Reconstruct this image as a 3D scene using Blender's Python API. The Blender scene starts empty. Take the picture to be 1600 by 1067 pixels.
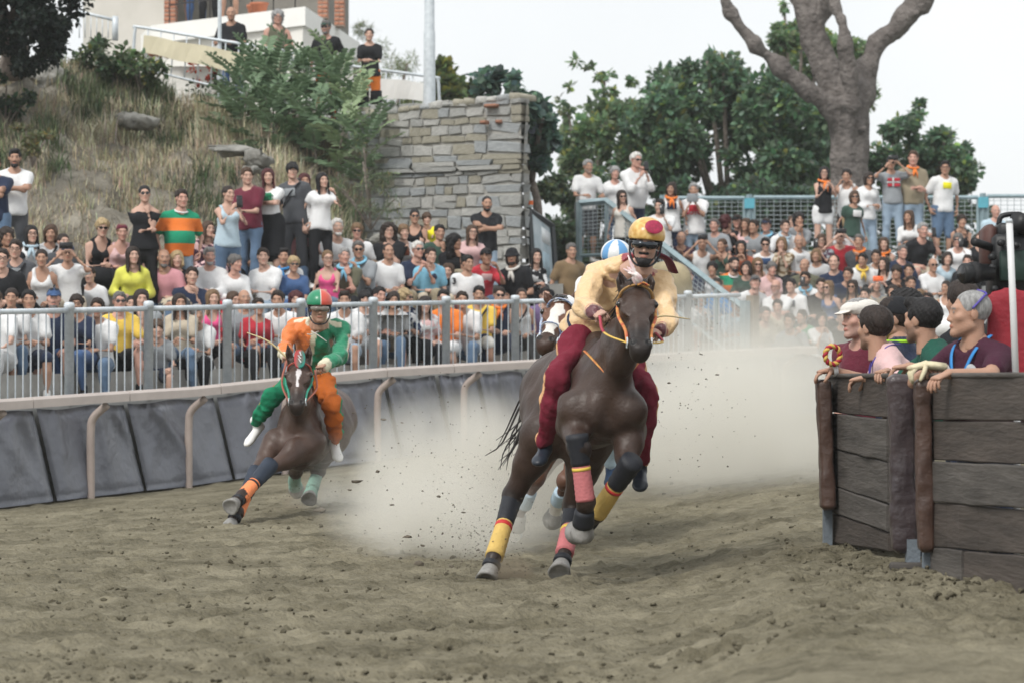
import bpy, math, random
import numpy as np
from mathutils import Matrix, Vector
# ------------------------------------------------------------------ camera, sky, sun, exposure
scene = bpy.context.scene
COL = scene.collection
F_PX, CAM_H = 4800.0, 1.2
PITCH = math.atan(56.5 / F_PX)
cam_data = bpy.data.cameras.new("camera")
cam_data.sensor_width = 36.0
cam_data.lens = 36.0 * F_PX / 1600.0
cam_data.clip_start, cam_data.clip_end = 0.5, 2000.0
cam_data.dof.use_dof = True
cam_data.dof.focus_distance = 20.5
cam_data.dof.aperture_fstop = 4.5
camera = bpy.data.objects.new("camera", cam_data)
camera.location = (0, 0, CAM_H)
camera.rotation_euler = (math.radians(90) + PITCH, 0, 0)
COL.objects.link(camera)
scene.camera = camera
SUN_EL, SUN_AZ = math.radians(48), math.radians(215)     # behind and left of the camera
world = bpy.data.worlds.new("World")
scene.world = world
world.use_nodes = True
wn, wl = world.node_tree.nodes, world.node_tree.links
wn.clear()
sky = wn.new("ShaderNodeTexSky")
sky.sky_type = 'NISHITA'
sky.sun_disc = False
sky.sun_elevation, sky.sun_rotation = SUN_EL, SUN_AZ
sky.air_density, sky.dust_density, sky.ozone_density = 1.0, 4.0, 1.0
hsv = wn.new("ShaderNodeHueSaturation")
hsv.inputs['Saturation'].default_value = 0.35
veil = wn.new("ShaderNodeMixRGB")
veil.inputs[0].default_value = 0.8
veil.inputs[2].default_value = (6.9, 7.3, 7.55, 1)       # an even white cloud layer
cz = wn.new("ShaderNodeTexNoise")                      # soft unevenness of the cloud layer
cz.inputs['Scale'].default_value, cz.inputs['Detail'].default_value = 2.2, 5.0
cr = wn.new("ShaderNodeValToRGB")
cr.color_ramp.elements[0].position, cr.color_ramp.elements[1].position = 0.35, 0.65
cr.color_ramp.elements[0].color, cr.color_ramp.elements[1].color = (6.3, 6.5, 6.65, 1), (8.5, 8.6, 8.5, 1)
wl.new(cz.outputs['Fac'], cr.inputs[0])
wl.new(cr.outputs[0], veil.inputs[2])
bg = wn.new("ShaderNodeBackground")
bg.inputs['Strength'].default_value = 0.105
wo = wn.new("ShaderNodeOutputWorld")
wl.new(sky.outputs[0], hsv.inputs['Color'])
wl.new(hsv.outputs[0], veil.inputs[1])
wl.new(veil.outputs[0], bg.inputs[0])
wl.new(bg.outputs[0], wo.inputs[0])
sun_data = bpy.data.lights.new("sun", 'SUN')
sun_data.energy = 1.5
sun_data.angle = math.radians(14)
sun_data.color = (1.0, 0.96, 0.9)
sun = bpy.data.objects.new("sun", sun_data)
COL.objects.link(sun)
_sd = Vector((math.sin(SUN_AZ) * math.cos(SUN_EL), math.cos(SUN_AZ) * math.cos(SUN_EL), math.sin(SUN_EL)))
sun.rotation_euler = _sd.to_track_quat('Z', 'Y').to_euler()
scene.view_settings.view_transform = 'Standard'
scene.view_settings.look = 'None'
scene.view_settings.gamma = 1.0
scene.view_settings.exposure = 0.62
scene.view_settings.use_curve_mapping = False
cy = scene.cycles
cy.use_denoising = True
cy.max_bounces, cy.diffuse_bounces, cy.glossy_bounces = 6, 3, 2
cy.transparent_max_bounces, cy.transmission_bounces, cy.volume_bounces = 6, 2, 4
cy.volume_step_rate, cy.volume_max_steps = 1.0, 128
cy.caustics_reflective = cy.caustics_refractive = False
# ------------------------------------------------------------------ helpers
random.seed(7)
RNG = np.random.default_rng(11)
CP, SP = math.cos(PITCH), math.sin(PITCH)
def P(px, py, D):
 """A point of the place at distance D that stands at photo pixel (px, py)."""
 xc, yc = (px - 800.0) / F_PX * D, (533.5 - py) / F_PX * D
 return np.array((xc, D * CP - yc * SP, CAM_H + D * SP + yc * CP))
def zat(py, D):
 return P(800, py, D)[2]
def unit(v):
 v = np.asarray(v, float)
 return v / (np.linalg.norm(v) + 1e-12)
def lerp(a, b, t):
 return a + (b - a) * t
def smooth(a, b, x):
 t = np.clip((x - a) / (b - a), 0, 1)
 return t * t * (3 - 2 * t)
def rotz(a):
 c, s = math.cos(a), math.sin(a)
 return np.array(((c, -s, 0), (s, c, 0), (0, 0, 1.0)))
def rotx(a):
 c, s = math.cos(a), math.sin(a)
 return np.array(((1.0, 0, 0), (0, c, -s), (0, s, c)))
def roty(a):
 c, s = math.cos(a), math.sin(a)
 return np.array(((c, 0, s), (0, 1.0, 0), (-s, 0, c)))
def mat4(R=None, t=(0, 0, 0), s=1.0):
 m = np.eye(4)
 m[:3, :3] = (np.eye(3) if R is None else np.asarray(R)) * s
 m[:3, 3] = t
 return Matrix(m.tolist())
def mesh_np(name, V, faces, mats=None, cols=None, smooth_=True, midx=None):
 """A mesh from numpy arrays; faces: an (n,k) array or a list of such arrays."""
 if isinstance(faces, np.ndarray):
  faces = [faces]
 faces = [np.asarray(f, dtype=np.int32) for f in faces if len(f)]
 me = bpy.data.meshes.new(name)
 V = np.asarray(V, dtype=np.float32)
 me.vertices.add(len(V))
 me.vertices.foreach_set('co', V.ravel())
 nl = sum(f.size for f in faces)
 npol = sum(len(f) for f in faces)
 me.loops.add(nl)
 me.polygons.add(npol)
 me.loops.foreach_set('vertex_index', np.concatenate([f.ravel() for f in faces]))
 tot = np.concatenate([np.full(len(f), f.shape[1], np.int32) for f in faces])
 st = np.concatenate([[0], np.cumsum(tot)[:-1]]).astype(np.int32)
 me.polygons.foreach_set('loop_start', st)
 me.polygons.foreach_set('use_smooth', np.full(npol, bool(smooth_)))
 if mats is not None:
  for m in (mats if isinstance(mats, (list, tuple)) else [mats]):
   me.materials.append(m)
 if midx is not None:
  me.polygons.foreach_set('material_index', np.asarray(midx, np.int32))
 if cols is not None:
  cols = np.asarray(cols, np.float32)
  if cols.shape[1] == 3:
   cols = np.concatenate([cols, np.ones((len(cols), 1), np.float32)], 1)
  at = me.color_attributes.new('tint', 'FLOAT_COLOR', 'POINT')
  at.data.foreach_set('color', cols.ravel())
 me.update(calc_edges=True)
 me.validate()
 return me
def put(name, me, parent=None, loc=None, rz=0.0, matrix=None, **props):
 o = bpy.data.objects.new(name, me)
 COL.objects.link(o)
 if parent is not None:
  o.parent = parent
 if matrix is not None:
  o.matrix_local = matrix
 elif loc is not None:
  o.location = [float(c) for c in loc]
  o.rotation_euler = (0, 0, rz)
 for k, v in props.items():
  o[k] = v
 return o
def thing(name, label, cat, loc=(0, 0, 0), rz=0.0, group=None):
 o = put(name, None, None, loc, rz, label=label, category=cat)
 if group:
  o['group'] = group
 return o
# ------------------------------------------------------------------ materials
def nodes_of(m):
 m.use_nodes = True
 nt = m.node_tree
 b = nt.nodes.get('Principled BSDF')
 if b is None:
  b = nt.nodes.new('ShaderNodeBsdfPrincipled')
  out = nt.nodes.new('ShaderNodeOutputMaterial')
  nt.links.new(b.outputs[0], out.inputs[0])
 return nt, b
MATS = {}
def mat(key, rgb, rough=0.8, var=0.12, scale=6.0, bump=0.0, bscale=60.0, metal=0.0, rgb2=None, attr=False,
  sheen=0.0, coords='Object', spec=0.35, detail=4.0, trans=0.0, bdist=0.02, sat=None):
 """Principled material whose colour is mottled by noise; attr=True multiplies by the mesh's own tint."""
 if key in MATS:
  return MATS[key]
 m = bpy.data.materials.new(key)
 nt, b = nodes_of(m)
 N, L = nt.nodes, nt.links
 tc = N.new('ShaderNodeTexCoord')
 nz = N.new('ShaderNodeTexNoise')
 nz.inputs['Scale'].default_value = scale
 nz.inputs['Detail'].default_value = detail
 nz.inputs['Roughness'].default_value = 0.65
 L.new(tc.outputs[coords], nz.inputs['Vector'])
 ramp = N.new('ShaderNodeValToRGB')
 ramp.color_ramp.elements[0].position, ramp.color_ramp.elements[1].position = 0.3, 0.7
 a = np.array(rgb)
 lo, hi = (a * (1 - var), np.minimum(a * (1 + var), 0.95)) if rgb2 is None else (a, np.array(rgb2))
 ramp.color_ramp.elements[0].color = (*lo, 1)
 ramp.color_ramp.elements[1].color = (*hi, 1)
 L.new(nz.outputs['Fac'], ramp.inputs[0])
 c = ramp.outputs[0]
 if attr:
  at = N.new('ShaderNodeAttribute')
  at.attribute_name = 'tint'
  mx = N.new('ShaderNodeMixRGB')
  mx.blend_type = 'MULTIPLY'
  mx.inputs[0].default_value = 1.0
  L.new(c, mx.inputs[1])
  L.new(at.outputs['Color'], mx.inputs[2])
  c = mx.outputs[0]
 L.new(c, b.inputs['Base Color'])
 b.inputs['Roughness'].default_value = rough
 b.inputs['Metallic'].default_value = metal
 b.inputs['Specular IOR Level'].default_value = spec
 if sheen:
  b.inputs['Sheen Weight'].default_value = sheen
 if trans:
  b.inputs['Subsurface Weight'].default_value = trans
 if bump:
  bz = N.new('ShaderNodeTexNoise')
  bz.inputs['Scale'].default_value = bscale
  bz.inputs['Detail'].default_value = 5.0
  L.new(tc.outputs[coords], bz.inputs['Vector'])
  bp = N.new('ShaderNodeBump')
  bp.inputs['Strength'].default_value = bump
  bp.inputs['Distance'].default_value = bdist
  L.new(bz.outputs['Fac'], bp.inputs['Height'])
  L.new(bp.outputs[0], b.inputs['Normal'])
 MATS[key] = m
 return m
def tint_mat(key, rough=0.7, spec=0.3, bump=0.15, bscale=90.0, sheen=0.0, bdist=0.01, trans=0.0):
 return mat(key, (0.93, 0.93, 0.93), rough, 0.06, 9.0, bump, bscale, attr=True, spec=spec, sheen=sheen, bdist=bdist, trans=trans)
# ------------------------------------------------------------------ shapes
def box_np(c, s, R=None):
 """8 verts, 6 quads of a box: centre c, full size s."""
 v = np.array([(x, y, z) for x in (-.5, .5) for y in (-.5, .5) for z in (-.5, .5)]) * np.asarray(s)
 if R is not None:
  v = v @ np.asarray(R).T
 f = np.array([(0, 1, 3, 2), (4, 6, 7, 5), (0, 4, 5, 1), (2, 3, 7, 6), (0, 2, 6, 4), (1, 5, 7, 3)])
 return v + np.asarray(c), f
def hexa(p8):
 """A box from its 8 corners in box_np order."""
 return np.array(p8), box_np((0, 0, 0), (1, 1, 1))[1]
def join_np(parts):
 V, Fs, n = [], {}, 0
 for v, f in parts:
  V.append(v)
  for g in (f if isinstance(f, list) else [f]):
   Fs.setdefault(g.shape[1], []).append(g + n)
  n += len(v)
 return np.concatenate(V), [np.concatenate(g) for g in Fs.values()]
def tube_np(pts, rad, n=8, caps=True, flat=1.0, up=None):
 """A swept tube through pts with radius per point; flat squashes the section along its second axis."""
 pts = np.asarray(pts, float)
 m = len(pts)
 rad = np.full(m, rad) if np.isscalar(rad) else np.asarray(rad, float)
 tan = np.gradient(pts, axis=0)
 tan /= np.linalg.norm(tan, axis=1)[:, None] + 1e-9
 ref = np.array((0, 0, 1.0)) if up is None else np.asarray(up, float)
 if abs(tan[0] @ ref) > 0.95 and up is None:
  ref = np.array((0, 1.0, 0))
 V = []
 u = None
 for i in range(m):
  r_ = ref if u is None or up is not None else u
  u = r_ - tan[i] * (r_ @ tan[i])
  u /= np.linalg.norm(u) + 1e-9
  w = np.cross(tan[i], u)
  a = np.arange(n) * 2 * math.pi / n
  V.append(pts[i] + rad[i] * (np.outer(np.cos(a), u) * flat + np.outer(np.sin(a), w)))
 V = np.concatenate(V)
 i0 = np.arange(m - 1)[:, None] * n
 j = np.arange(n)[None, :]
 F4 = np.stack([i0 + j, i0 + (j + 1) % n, i0 + n + (j + 1) % n, i0 + n + j], -1).reshape(-1, 4)
 Fs = [F4]
 if caps:
  V = np.concatenate([V, pts[:1], pts[-1:]])
  k = len(V)
  jj = np.arange(n)
  a = np.stack([np.full(n, k - 2), (jj + 1) % n, jj], -1)
  b = np.stack([np.full(n, k - 1), (m - 1) * n + jj, (m - 1) * n + (jj + 1) % n], -1)
  Fs.append(np.concatenate([a, b]))
 return V, Fs
def lathe_np(prof, n=16):
 """prof: list of (r, z)."""
 prof = np.asarray(prof, float)
 a = np.arange(n) * 2 * math.pi / n
 V = np.stack([np.outer(prof[:, 0], np.cos(a)), np.outer(prof[:, 0], np.sin(a)), np.repeat(prof[:, 1][:, None], n, 1)], -1).reshape(-1, 3)
 i0 = np.arange(len(prof) - 1)[:, None] * n
 j = np.arange(n)[None, :]
 return V, np.stack([i0 + j, i0 + (j + 1) % n, i0 + n + (j + 1) % n, i0 + n + j], -1).reshape(-1, 4)
def bez(pts, n=12):
 """Catmull-Rom through pts."""
 p = np.asarray(pts, float)
 p = np.concatenate([[2 * p[0] - p[1]], p, [2 * p[-1] - p[-2]]])
 out = []
 for i in range(1, len(p) - 2):
  t = np.linspace(0, 1, n, endpoint=False)[:, None]
  a, b, c, d = p[i - 1], p[i], p[i + 1], p[i + 2]
  out.append(0.5 * ((2 * b) + (c - a) * t + (2 * a - 5 * b + 4 * c - d) * t ** 2 + (3 * b - a - 3 * c + d) * t ** 3))
 out.append(p[-2][None])
 return np.concatenate(out)
# ------------------------------------------------------------------ distance fields and surface nets
BIG = 0.25
class Field:
 def __init__(self, lo, hi, h):
  self.lo, self.h = np.asarray(lo, float), h
  self.n = np.ceil((np.asarray(hi) - self.lo) / h).astype(int) + 1
  self.d = np.full(self.n, BIG, np.float32)
 def sub(self, lo, hi):
  i0 = np.clip(np.floor((np.asarray(lo) - self.lo) / self.h).astype(int), 0, self.n)
  i1 = np.clip(np.ceil((np.asarray(hi) - self.lo) / self.h).astype(int) + 1, 0, self.n)
  if (i1 <= i0).any():
   return None
  ax = [(self.lo[k] + self.h * np.arange(i0[k], i1[k])).astype(np.float32) for k in range(3)]
  return tuple(slice(i0[k], i1[k]) for k in range(3)), ax[0][:, None, None], ax[1][None, :, None], ax[2][None, None, :]
 def _mix(self, sl, d, k, mode):
  a = self.d[sl]
  if mode == 'add':
   if k > 0:
    h = np.clip(0.5 + 0.5 * (a - d) / k, 0, 1)
    self.d[sl] = a + (d - a) * h - k * h * (1 - h)
   else:
    self.d[sl] = np.minimum(a, d)
  else:
   d = -d
   if k > 0:
    h = np.clip(0.5 + 0.5 * (d - a) / k, 0, 1)
    self.d[sl] = a + (d - a) * h + k * h * (1 - h)
   else:
    self.d[sl] = np.maximum(a, d)
 def cone(self, a, b, ra, rb=None, k=0.03, mode='add'):
  a, b = np.asarray(a, float), np.asarray(b, float)
  rb = ra if rb is None else rb
  m = max(ra, rb) + k + 3 * self.h
  s = self.sub(np.minimum(a, b) - m, np.maximum(a, b) + m)
  if s is None:
   return
  sl, X, Y, Z = s
  ab = b - a
  L = max(ab @ ab, 1e-9)
  px, py, pz = X - a[0], Y - a[1], Z - a[2]
  t = np.clip((px * ab[0] + py * ab[1] + pz * ab[2]) / L, 0, 1)
  d = np.sqrt((px - t * ab[0]) ** 2 + (py - t * ab[1]) ** 2 + (pz - t * ab[2]) ** 2) - (ra + (rb - ra) * t)
  self._mix(sl, d.astype(np.float32), k, mode)
 def ell(self, c, r, R=None, k=0.03, mode='add'):
  c, r = np.asarray(c, float), np.asarray(r, float)
  m = (r.max() if R is not None else r) + k + 3 * self.h
  s = self.sub(c - m, c + m)
  if s is None:
   return
  sl, X, Y, Z = s
  px, py, pz = X - c[0], Y - c[1], Z - c[2]
  if R is not None:
   R = np.asarray(R)
   px, py, pz = [px * R[0, i] + py * R[1, i] + pz * R[2, i] for i in range(3)]
  q = np.sqrt((px / r[0]) ** 2 + (py / r[1]) ** 2 + (pz / r[2]) ** 2) + 1e-6
  g = np.sqrt((px / r[0] ** 2) ** 2 + (py / r[1] ** 2) ** 2 + (pz / r[2] ** 2) ** 2) + 1e-6
  self._mix(sl, (q * (q - 1) / g).astype(np.float32), k, mode)
 def econe(self, a, b, u, ra, rb, k=0.03, mode='add'):
  """Cone of elliptic section: ra=(along u, across u) at a, rb at b, rounded ends."""
  a, b = np.asarray(a, float), np.asarray(b, float)
  ab = b - a
  L = np.linalg.norm(ab) + 1e-9
  ax = ab / L
  u = np.asarray(u, float)
  u = unit(u - ax * (u @ ax))
  w = np.cross(ax, u)
  m = max(*ra, *rb) + k + 3 * self.h
  s = self.sub(np.minimum(a, b) - m, np.maximum(a, b) + m)
  if s is None:
   return
  sl, X, Y, Z = s
  px, py, pz = X - a[0], Y - a[1], Z - a[2]
  h = px * ax[0] + py * ax[1] + pz * ax[2]
  t = np.clip(h / L, 0, 1)
  e = h - t * L
  qu = px * u[0] + py * u[1] + pz * u[2]
  qw = px * w[0] + py * w[1] + pz * w[2]
  ru = ra[0] + (rb[0] - ra[0]) * t
  rw = ra[1] + (rb[1] - ra[1]) * t
  re = np.minimum(ru, rw)
  q = np.sqrt((qu / ru) ** 2 + (qw / rw) ** 2 + (e / re) ** 2) + 1e-6
  g = np.sqrt((qu / ru ** 2) ** 2 + (qw / rw ** 2) ** 2 + (e / re ** 2) ** 2) + 1e-6
  self._mix(sl, (q * (q - 1) / g).astype(np.float32), k, mode)
 def plane(self, p, n):
  """Cut away the side n points to."""
  n = unit(n)
  ax = [(self.lo[k] + self.h * np.arange(self.n[k])).astype(np.float32) for k in range(3)]
  d = (ax[0][:, None, None] - p[0]) * n[0] + (ax[1][None, :, None] - p[1]) * n[1] + (ax[2][None, None, :] - p[2]) * n[2]
  self.d = np.maximum(self.d, d.astype(np.float32))
 def noise(self, amp, freq, seed=0, aniso=(1, 1, 1)):
  r = np.random.default_rng(seed)
  q_ = getattr(self, 'fineness', 1.0)
  amp, freq = amp * q_, freq / q_
  ax = [(self.lo[k] + self.h * np.arange(self.n[k])).astype(np.float32) for k in range(3)]
  X, Y, Z = ax[0][:, None, None] * aniso[0], ax[1][None, :, None] * aniso[1], ax[2][None, None, :] * aniso[2]
  for i in range(3):
   v = unit(r.normal(size=3)) * freq * (1 + 0.5 * i)
   v2 = unit(r.normal(size=3)) * freq * 0.7
   ph = r.uniform(0, 6.28, 2)
   self.d += np.float32(amp / (1 + 0.4 * i)) * np.sin(v[0] * X + v[1] * Y + v[2] * Z + ph[0] + 1.3 * np.sin(v2[0] * X + v2[1] * Y + v2[2] * Z + ph[1])).astype(np.float32)
 def sample(self, V):
  q = (np.asarray(V) - self.lo) / self.h
  i = np.clip(np.floor(q).astype(int), 0, self.n - 2)
  f = np.clip(q - i, 0, 1)
  out = 0
  for dx in (0, 1):
   for dy in (0, 1):
    for dz in (0, 1):
     w = (f[:, 0] if dx else 1 - f[:, 0]) * (f[:, 1] if dy else 1 - f[:, 1]) * (f[:, 2] if dz else 1 - f[:, 2])
     out = out + w * self.d[i[:, 0] + dx, i[:, 1] + dy, i[:, 2] + dz]
  return out
 def mesh(self, relax=1):
  """Surface nets: (verts, quads)."""
  d = self.d.copy()
  for ax in range(3):
   for e in (0, -1):
    sl = [slice(None)] * 3
    sl[ax] = e
    d[tuple(sl)] = np.maximum(d[tuple(sl)], self.h * .5)
  ins = d < 0
  nx, ny, nz = d.shape
  cnt = np.zeros((nx - 1, ny - 1, nz - 1), np.int8)
  for dx in (0, 1):
   for dy in (0, 1):
    for dz in (0, 1):
     cnt += ins[dx:nx - 1 + dx, dy:ny - 1 + dy, dz:nz - 1 + dz]
  act = (cnt > 0) & (cnt < 8)
  ii = np.argwhere(act)
  if not len(ii):
   return np.zeros((0, 3)), np.zeros((0, 4), int)
  idx = np.full(act.shape, -1, np.int64)
  idx[act] = np.arange(len(ii))
  acc = np.zeros((len(ii), 3))
  num = np.zeros(len(ii))
  corners = [(x, y, z) for x in (0, 1) for y in (0, 1) for z in (0, 1)]
  val = {c: d[ii[:, 0] + c[0], ii[:, 1] + c[1], ii[:, 2] + c[2]] for c in corners}
  for c in corners:
   for ax in range(3):
    if c[ax] == 0:
     e = list(c)
     e[ax] = 1
     va, vb = val[c], val[tuple(e)]
     m = (va < 0) != (vb < 0)
     t = np.where(m, va / np.where(m, va - vb, 1), 0)
     p = np.tile(np.array(c, float), (len(ii), 1))
     p[:, ax] = t
     acc += np.where(m[:, None], p, 0)
     num += m
  V = self.lo + self.h * (ii + acc / num[:, None])
  Q = []
  for ax in range(3):
   o1, o2 = (ax + 1) % 3, (ax + 2) % 3
   sa, sb = [slice(None)] * 3, [slice(None)] * 3
   sa[ax], sb[ax] = slice(0, -1), slice(1, None)
   A, B = ins[tuple(sa)], ins[tuple(sb)]
   for flip, M in ((False, A & ~B), (True, ~A & B)):
    e = np.argwhere(M)
    e = e[(e[:, o1] > 0) & (e[:, o2] > 0) & (e[:, o1] < d.shape[o1] - 1) & (e[:, o2] < d.shape[o2] - 1)]
    if not len(e):
     continue
    q = []
    for da, db in ((0, 0), (-1, 0), (-1, -1), (0, -1)):
     c = e.copy()
     c[:, o1] += da
     c[:, o2] += db
     q.append(idx[c[:, 0], c[:, 1], c[:, 2]])
    q = np.stack(q, 1)
    Q.append(q[:, ::-1] if flip else q)
  Q = np.concatenate(Q)
  Q = Q[(Q >= 0).all(1)]
  for _ in range(relax):
   s, n = np.zeros_like(V), np.zeros(len(V))
   for a, b in ((0, 1), (1, 2), (2, 3), (3, 0)):
    np.add.at(s, Q[:, a], V[Q[:, b]])
    np.add.at(n, Q[:, a], 1)
   V = V * 0.5 + 0.5 * s / np.maximum(n, 1)[:, None]
  return V, Q
def sdf_mesh(name, lo, hi, h, build, mats, relax=1, colf=None):
 f = Field(lo, hi, h)
 build(f)
 V, Q = f.mesh(relax)
 return mesh_np(name, V, Q, mats, None if colf is None else colf(V))
def box_mesh(name, c, s, m, R=None):
 return mesh_np(name, *box_np(c, s, R), m, smooth_=False)
def bevel_box_np(c, s, b, R=None):
 """A box with chamfered edges: 24 verts."""
 s = np.asarray(s) / 2.0
 V, key = [], {}
 for x in (-1, 1):
  for y in (-1, 1):
   for z in (-1, 1):
    for ax in range(3):
     v = np.array((x, y, z)) * (s - b)
     v[ax] = (x, y, z)[ax] * s[ax]
     key[(x, y, z, ax)] = len(V)
     V.append(v)
 Q, T = [], []
 for ax in range(3):
  o1, o2 = (ax + 1) % 3, (ax + 2) % 3
  for sg in (-1, 1):
   q = []
   for a1, a2 in ((-1, -1), (1, -1), (1, 1), (-1, 1)):
    c_ = [0, 0, 0]
    c_[ax], c_[o1], c_[o2] = sg, a1, a2
    q.append(key[(*c_, ax)])
   Q.append(q if sg > 0 else q[::-1])
  for s1 in (-1, 1):
   for s2 in (-1, 1):
    def kk(sa, face):
     c_ = [0, 0, 0]
     c_[ax], c_[o1], c_[o2] = sa, s1, s2
     return key[(*c_, face)]
    q = [kk(-1, o1), kk(1, o1), kk(1, o2), kk(-1, o2)]
    Q.append(q if s1 * s2 < 0 else q[::-1])
 for x in (-1, 1):
  for y in (-1, 1):
   for z in (-1, 1):
    t = [key[(x, y, z, a)] for a in range(3)]
    T.append(t if x * y * z > 0 else t[::-1])
 V = np.array(V)
 if R is not None:
  V = V @ np.asarray(R).T
 return V + np.asarray(c), [np.array(Q), np.array(T)]
# ------------------------------------------------------------------ layout of the place
_FX = np.array([-600, -200, 0, 300, 600, 900, 1250, 1800])
_FD = np.array([27.0, 28.8, 30.2, 33.2, 36.0, 39.0, 42.0, 44.0])
_FZ = np.array([-.1, -.1, -.08, .03, .24, .38, .55, .6])
def Df(px):
 return np.interp(px, _FX, _FD)
def zf(px):
 return np.interp(px, _FX, _FZ)
def curve_at(px, off=0.0, z=0.0):
 """The point on the fence curve at the bearing px, off metres further away, at height z."""
 D = Df(px) + off
 p = P(px, 590, D)
 p[2] = z
 return p
PALE = (0.55, 0.55, 0.52)
# ---- track of dirt: one sheet out to the horizon
def axis(dense0, dense1, step, far):
 a = list(np.arange(dense0, dense1 + 1e-6, step))
 g, lo, hi = step, [], []
 x = dense0
 while x > -far:
  g *= 1.35
  x -= g
  lo.append(x)
 x, g = dense1, step
 while x < far:
  g *= 1.35
  x += g
  hi.append(x)
 return np.array(lo[::-1] + a + hi)
# the wooden barrier's foot, as a polyline in plan (far to near)
BAR = [P(1281, 590, 18.2)[:2], P(1388, 590, 16.6)[:2], P(1462, 590, 15.7)[:2], P(1606, 590, 14.1)[:2], P(1900, 590, 11.5)[:2]]
def seg_dist(X, Y, a, b):
 ab = np.asarray(b) - a
 t = np.clip(((X - a[0]) * ab[0] + (Y - a[1]) * ab[1]) / (ab @ ab), 0, 1)
 return np.hypot(X - a[0] - t * ab[0], Y - a[1] - t * ab[1])
def vnoise(X, Y, f, seed):
 r = np.random.default_rng(seed)
 tab = r.random((256, 256)).astype(np.float32)
 x, y = X * f, Y * f
 xi, yi = np.floor(x).astype(int), np.floor(y).astype(int)
 u, v = x - xi, y - yi
 u, v = u * u * (3 - 2 * u), v * v * (3 - 2 * v)
 g = lambda a, b: tab[a % 256, b % 256]
 return (g(xi, yi) * (1 - u) + g(xi + 1, yi) * u) * (1 - v) + (g(xi, yi + 1) * (1 - u) + g(xi + 1, yi + 1) * u) * v - 0.5
def ground_z(X, Y, fine=True):
 X, Y = np.asarray(X, float), np.asarray(Y, float)
 px = np.clip(800 + X / np.maximum(Y, 4.0) * F_PX, -600, 1800)
 z = zf(px) * smooth(17.5, 1.0, (Y - 17.5) / np.maximum(Df(px) - 17.5, 1) * -16.5 + 17.5)
 bd = np.min([seg_dist(X, Y, BAR[i], BAR[i + 1]) for i in range(4)], axis=0)
 z = z + 0.19 * smooth(960, 1300, np.where(Y > 5, 800 + X / np.maximum(Y, 4.0) * F_PX, 0)) * (Y > 5) + 0.03 * np.exp(-(bd / 0.22) ** 2)
 if fine:
  near = np.exp(-((Y - 14) / 22) ** 2) * (Y > 5)
  z = z + near * (0.010 * vnoise(X, Y, 0.8, 3) + 0.012 * vnoise(X, Y, 2.3, 4) + 0.018 * np.maximum(vnoise(X, Y, 6.0, 5), -.1)
      + 0.10 * np.maximum(vnoise(X, Y, 11.0, 6), 0) ** 1.5 - .02 * np.maximum(vnoise(X, Y, 4.0, 8), .1) + .03 * vnoise(X, Y, 16.0, 12))
  z = z - 0.035 * near * np.exp(-((np.sin(X * 1.1 + 0.25 * Y * 0 + 2.2 * vnoise(X, Y, .5, 9)) * .0 + (Y - 15.0 - .12 * X)) / 0.22) ** 2)
 return z
gx, gy = axis(-5.6, 6.2, 0.040, 280), axis(11.4, 29.5, 0.052, 280)
GX, GY = np.meshgrid(gx, gy, indexing='ij')
GZ = ground_z(GX, GY)
_pr = np.random.default_rng(31)                           # hoof prints with a thrown-up rim
for _ in range(420):
 cy0 = 12.2 + 13 * _pr.random() ** 1.3
 cx0 = (_pr.random() - .5) * cy0 * .34
 i0, i1 = np.searchsorted(gx, (cx0 - .3, cx0 + .3))
 j0, j1 = np.searchsorted(gy, (cy0 - .3, cy0 + .3))
 d_ = np.hypot((GX[i0:i1, j0:j1] - cx0) / .8, GY[i0:i1, j0:j1] - cy0 + .0) / _pr.uniform(.07, .10)
 GZ[i0:i1, j0:j1] += _pr.uniform(.4, 1.0) * (-.034 * np.exp(-d_ ** 2) + .020 * np.exp(-((d_ - 1.5) / .5) ** 2) * (GY[i0:i1, j0:j1] > cy0 - .02))
nX, nY = GX.shape
gi = (np.arange(nX - 1)[:, None] * nY + np.arange(nY - 1)[None, :]).ravel()
m_dirt = mat('track_dirt', (0.082, 0.073, 0.048), 0.95, rgb2=(0.232, 0.210, 0.150), scale=1.3, bump=0.9, bscale=34, spec=0.12, detail=12, bdist=0.03)
_n = m_dirt.node_tree.nodes
for q_ in _n:
 if q_.type == 'TEX_NOISE' and q_.inputs['Scale'].default_value < 2:
  q_.inputs['Roughness'].default_value = .84
 if q_.type == 'VALTORGB':
  q_.color_ramp.elements[0].position, q_.color_ramp.elements[1].position = .38, .62
ground_me = mesh_np('ground', np.stack([GX, GY, GZ], -1).reshape(-1, 3), np.stack([gi, gi + nY, gi + nY + 1, gi + 1], -1), m_dirt)
put('ground', ground_me, kind='structure', label='churned beige dirt of the race track')
def rock_np(seed, n=1):
 r = np.random.default_rng(seed)
 V = np.array([(0, 0, 1), (0, 0, -1)] + [(math.cos(a) * c, math.sin(a) * c, z) for z, c, o in ((.45, .9, 0), (-.45, .9, .6)) for a in np.arange(5) * 2 * math.pi / 5 + o], float)
 V *= r.uniform(0.6, 1.25, (len(V), 1)) * np.array((1, r.uniform(.6, 1), r.uniform(.45, .8)))
 T = []
 for i in range(5):
  j = (i + 1) % 5
  T += [(0, 2 + i, 2 + j), (2 + i, 7 + i, 2 + j), (2 + j, 7 + i, 7 + j), (1, 7 + j, 7 + i)]
 return V, np.array(T)
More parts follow.
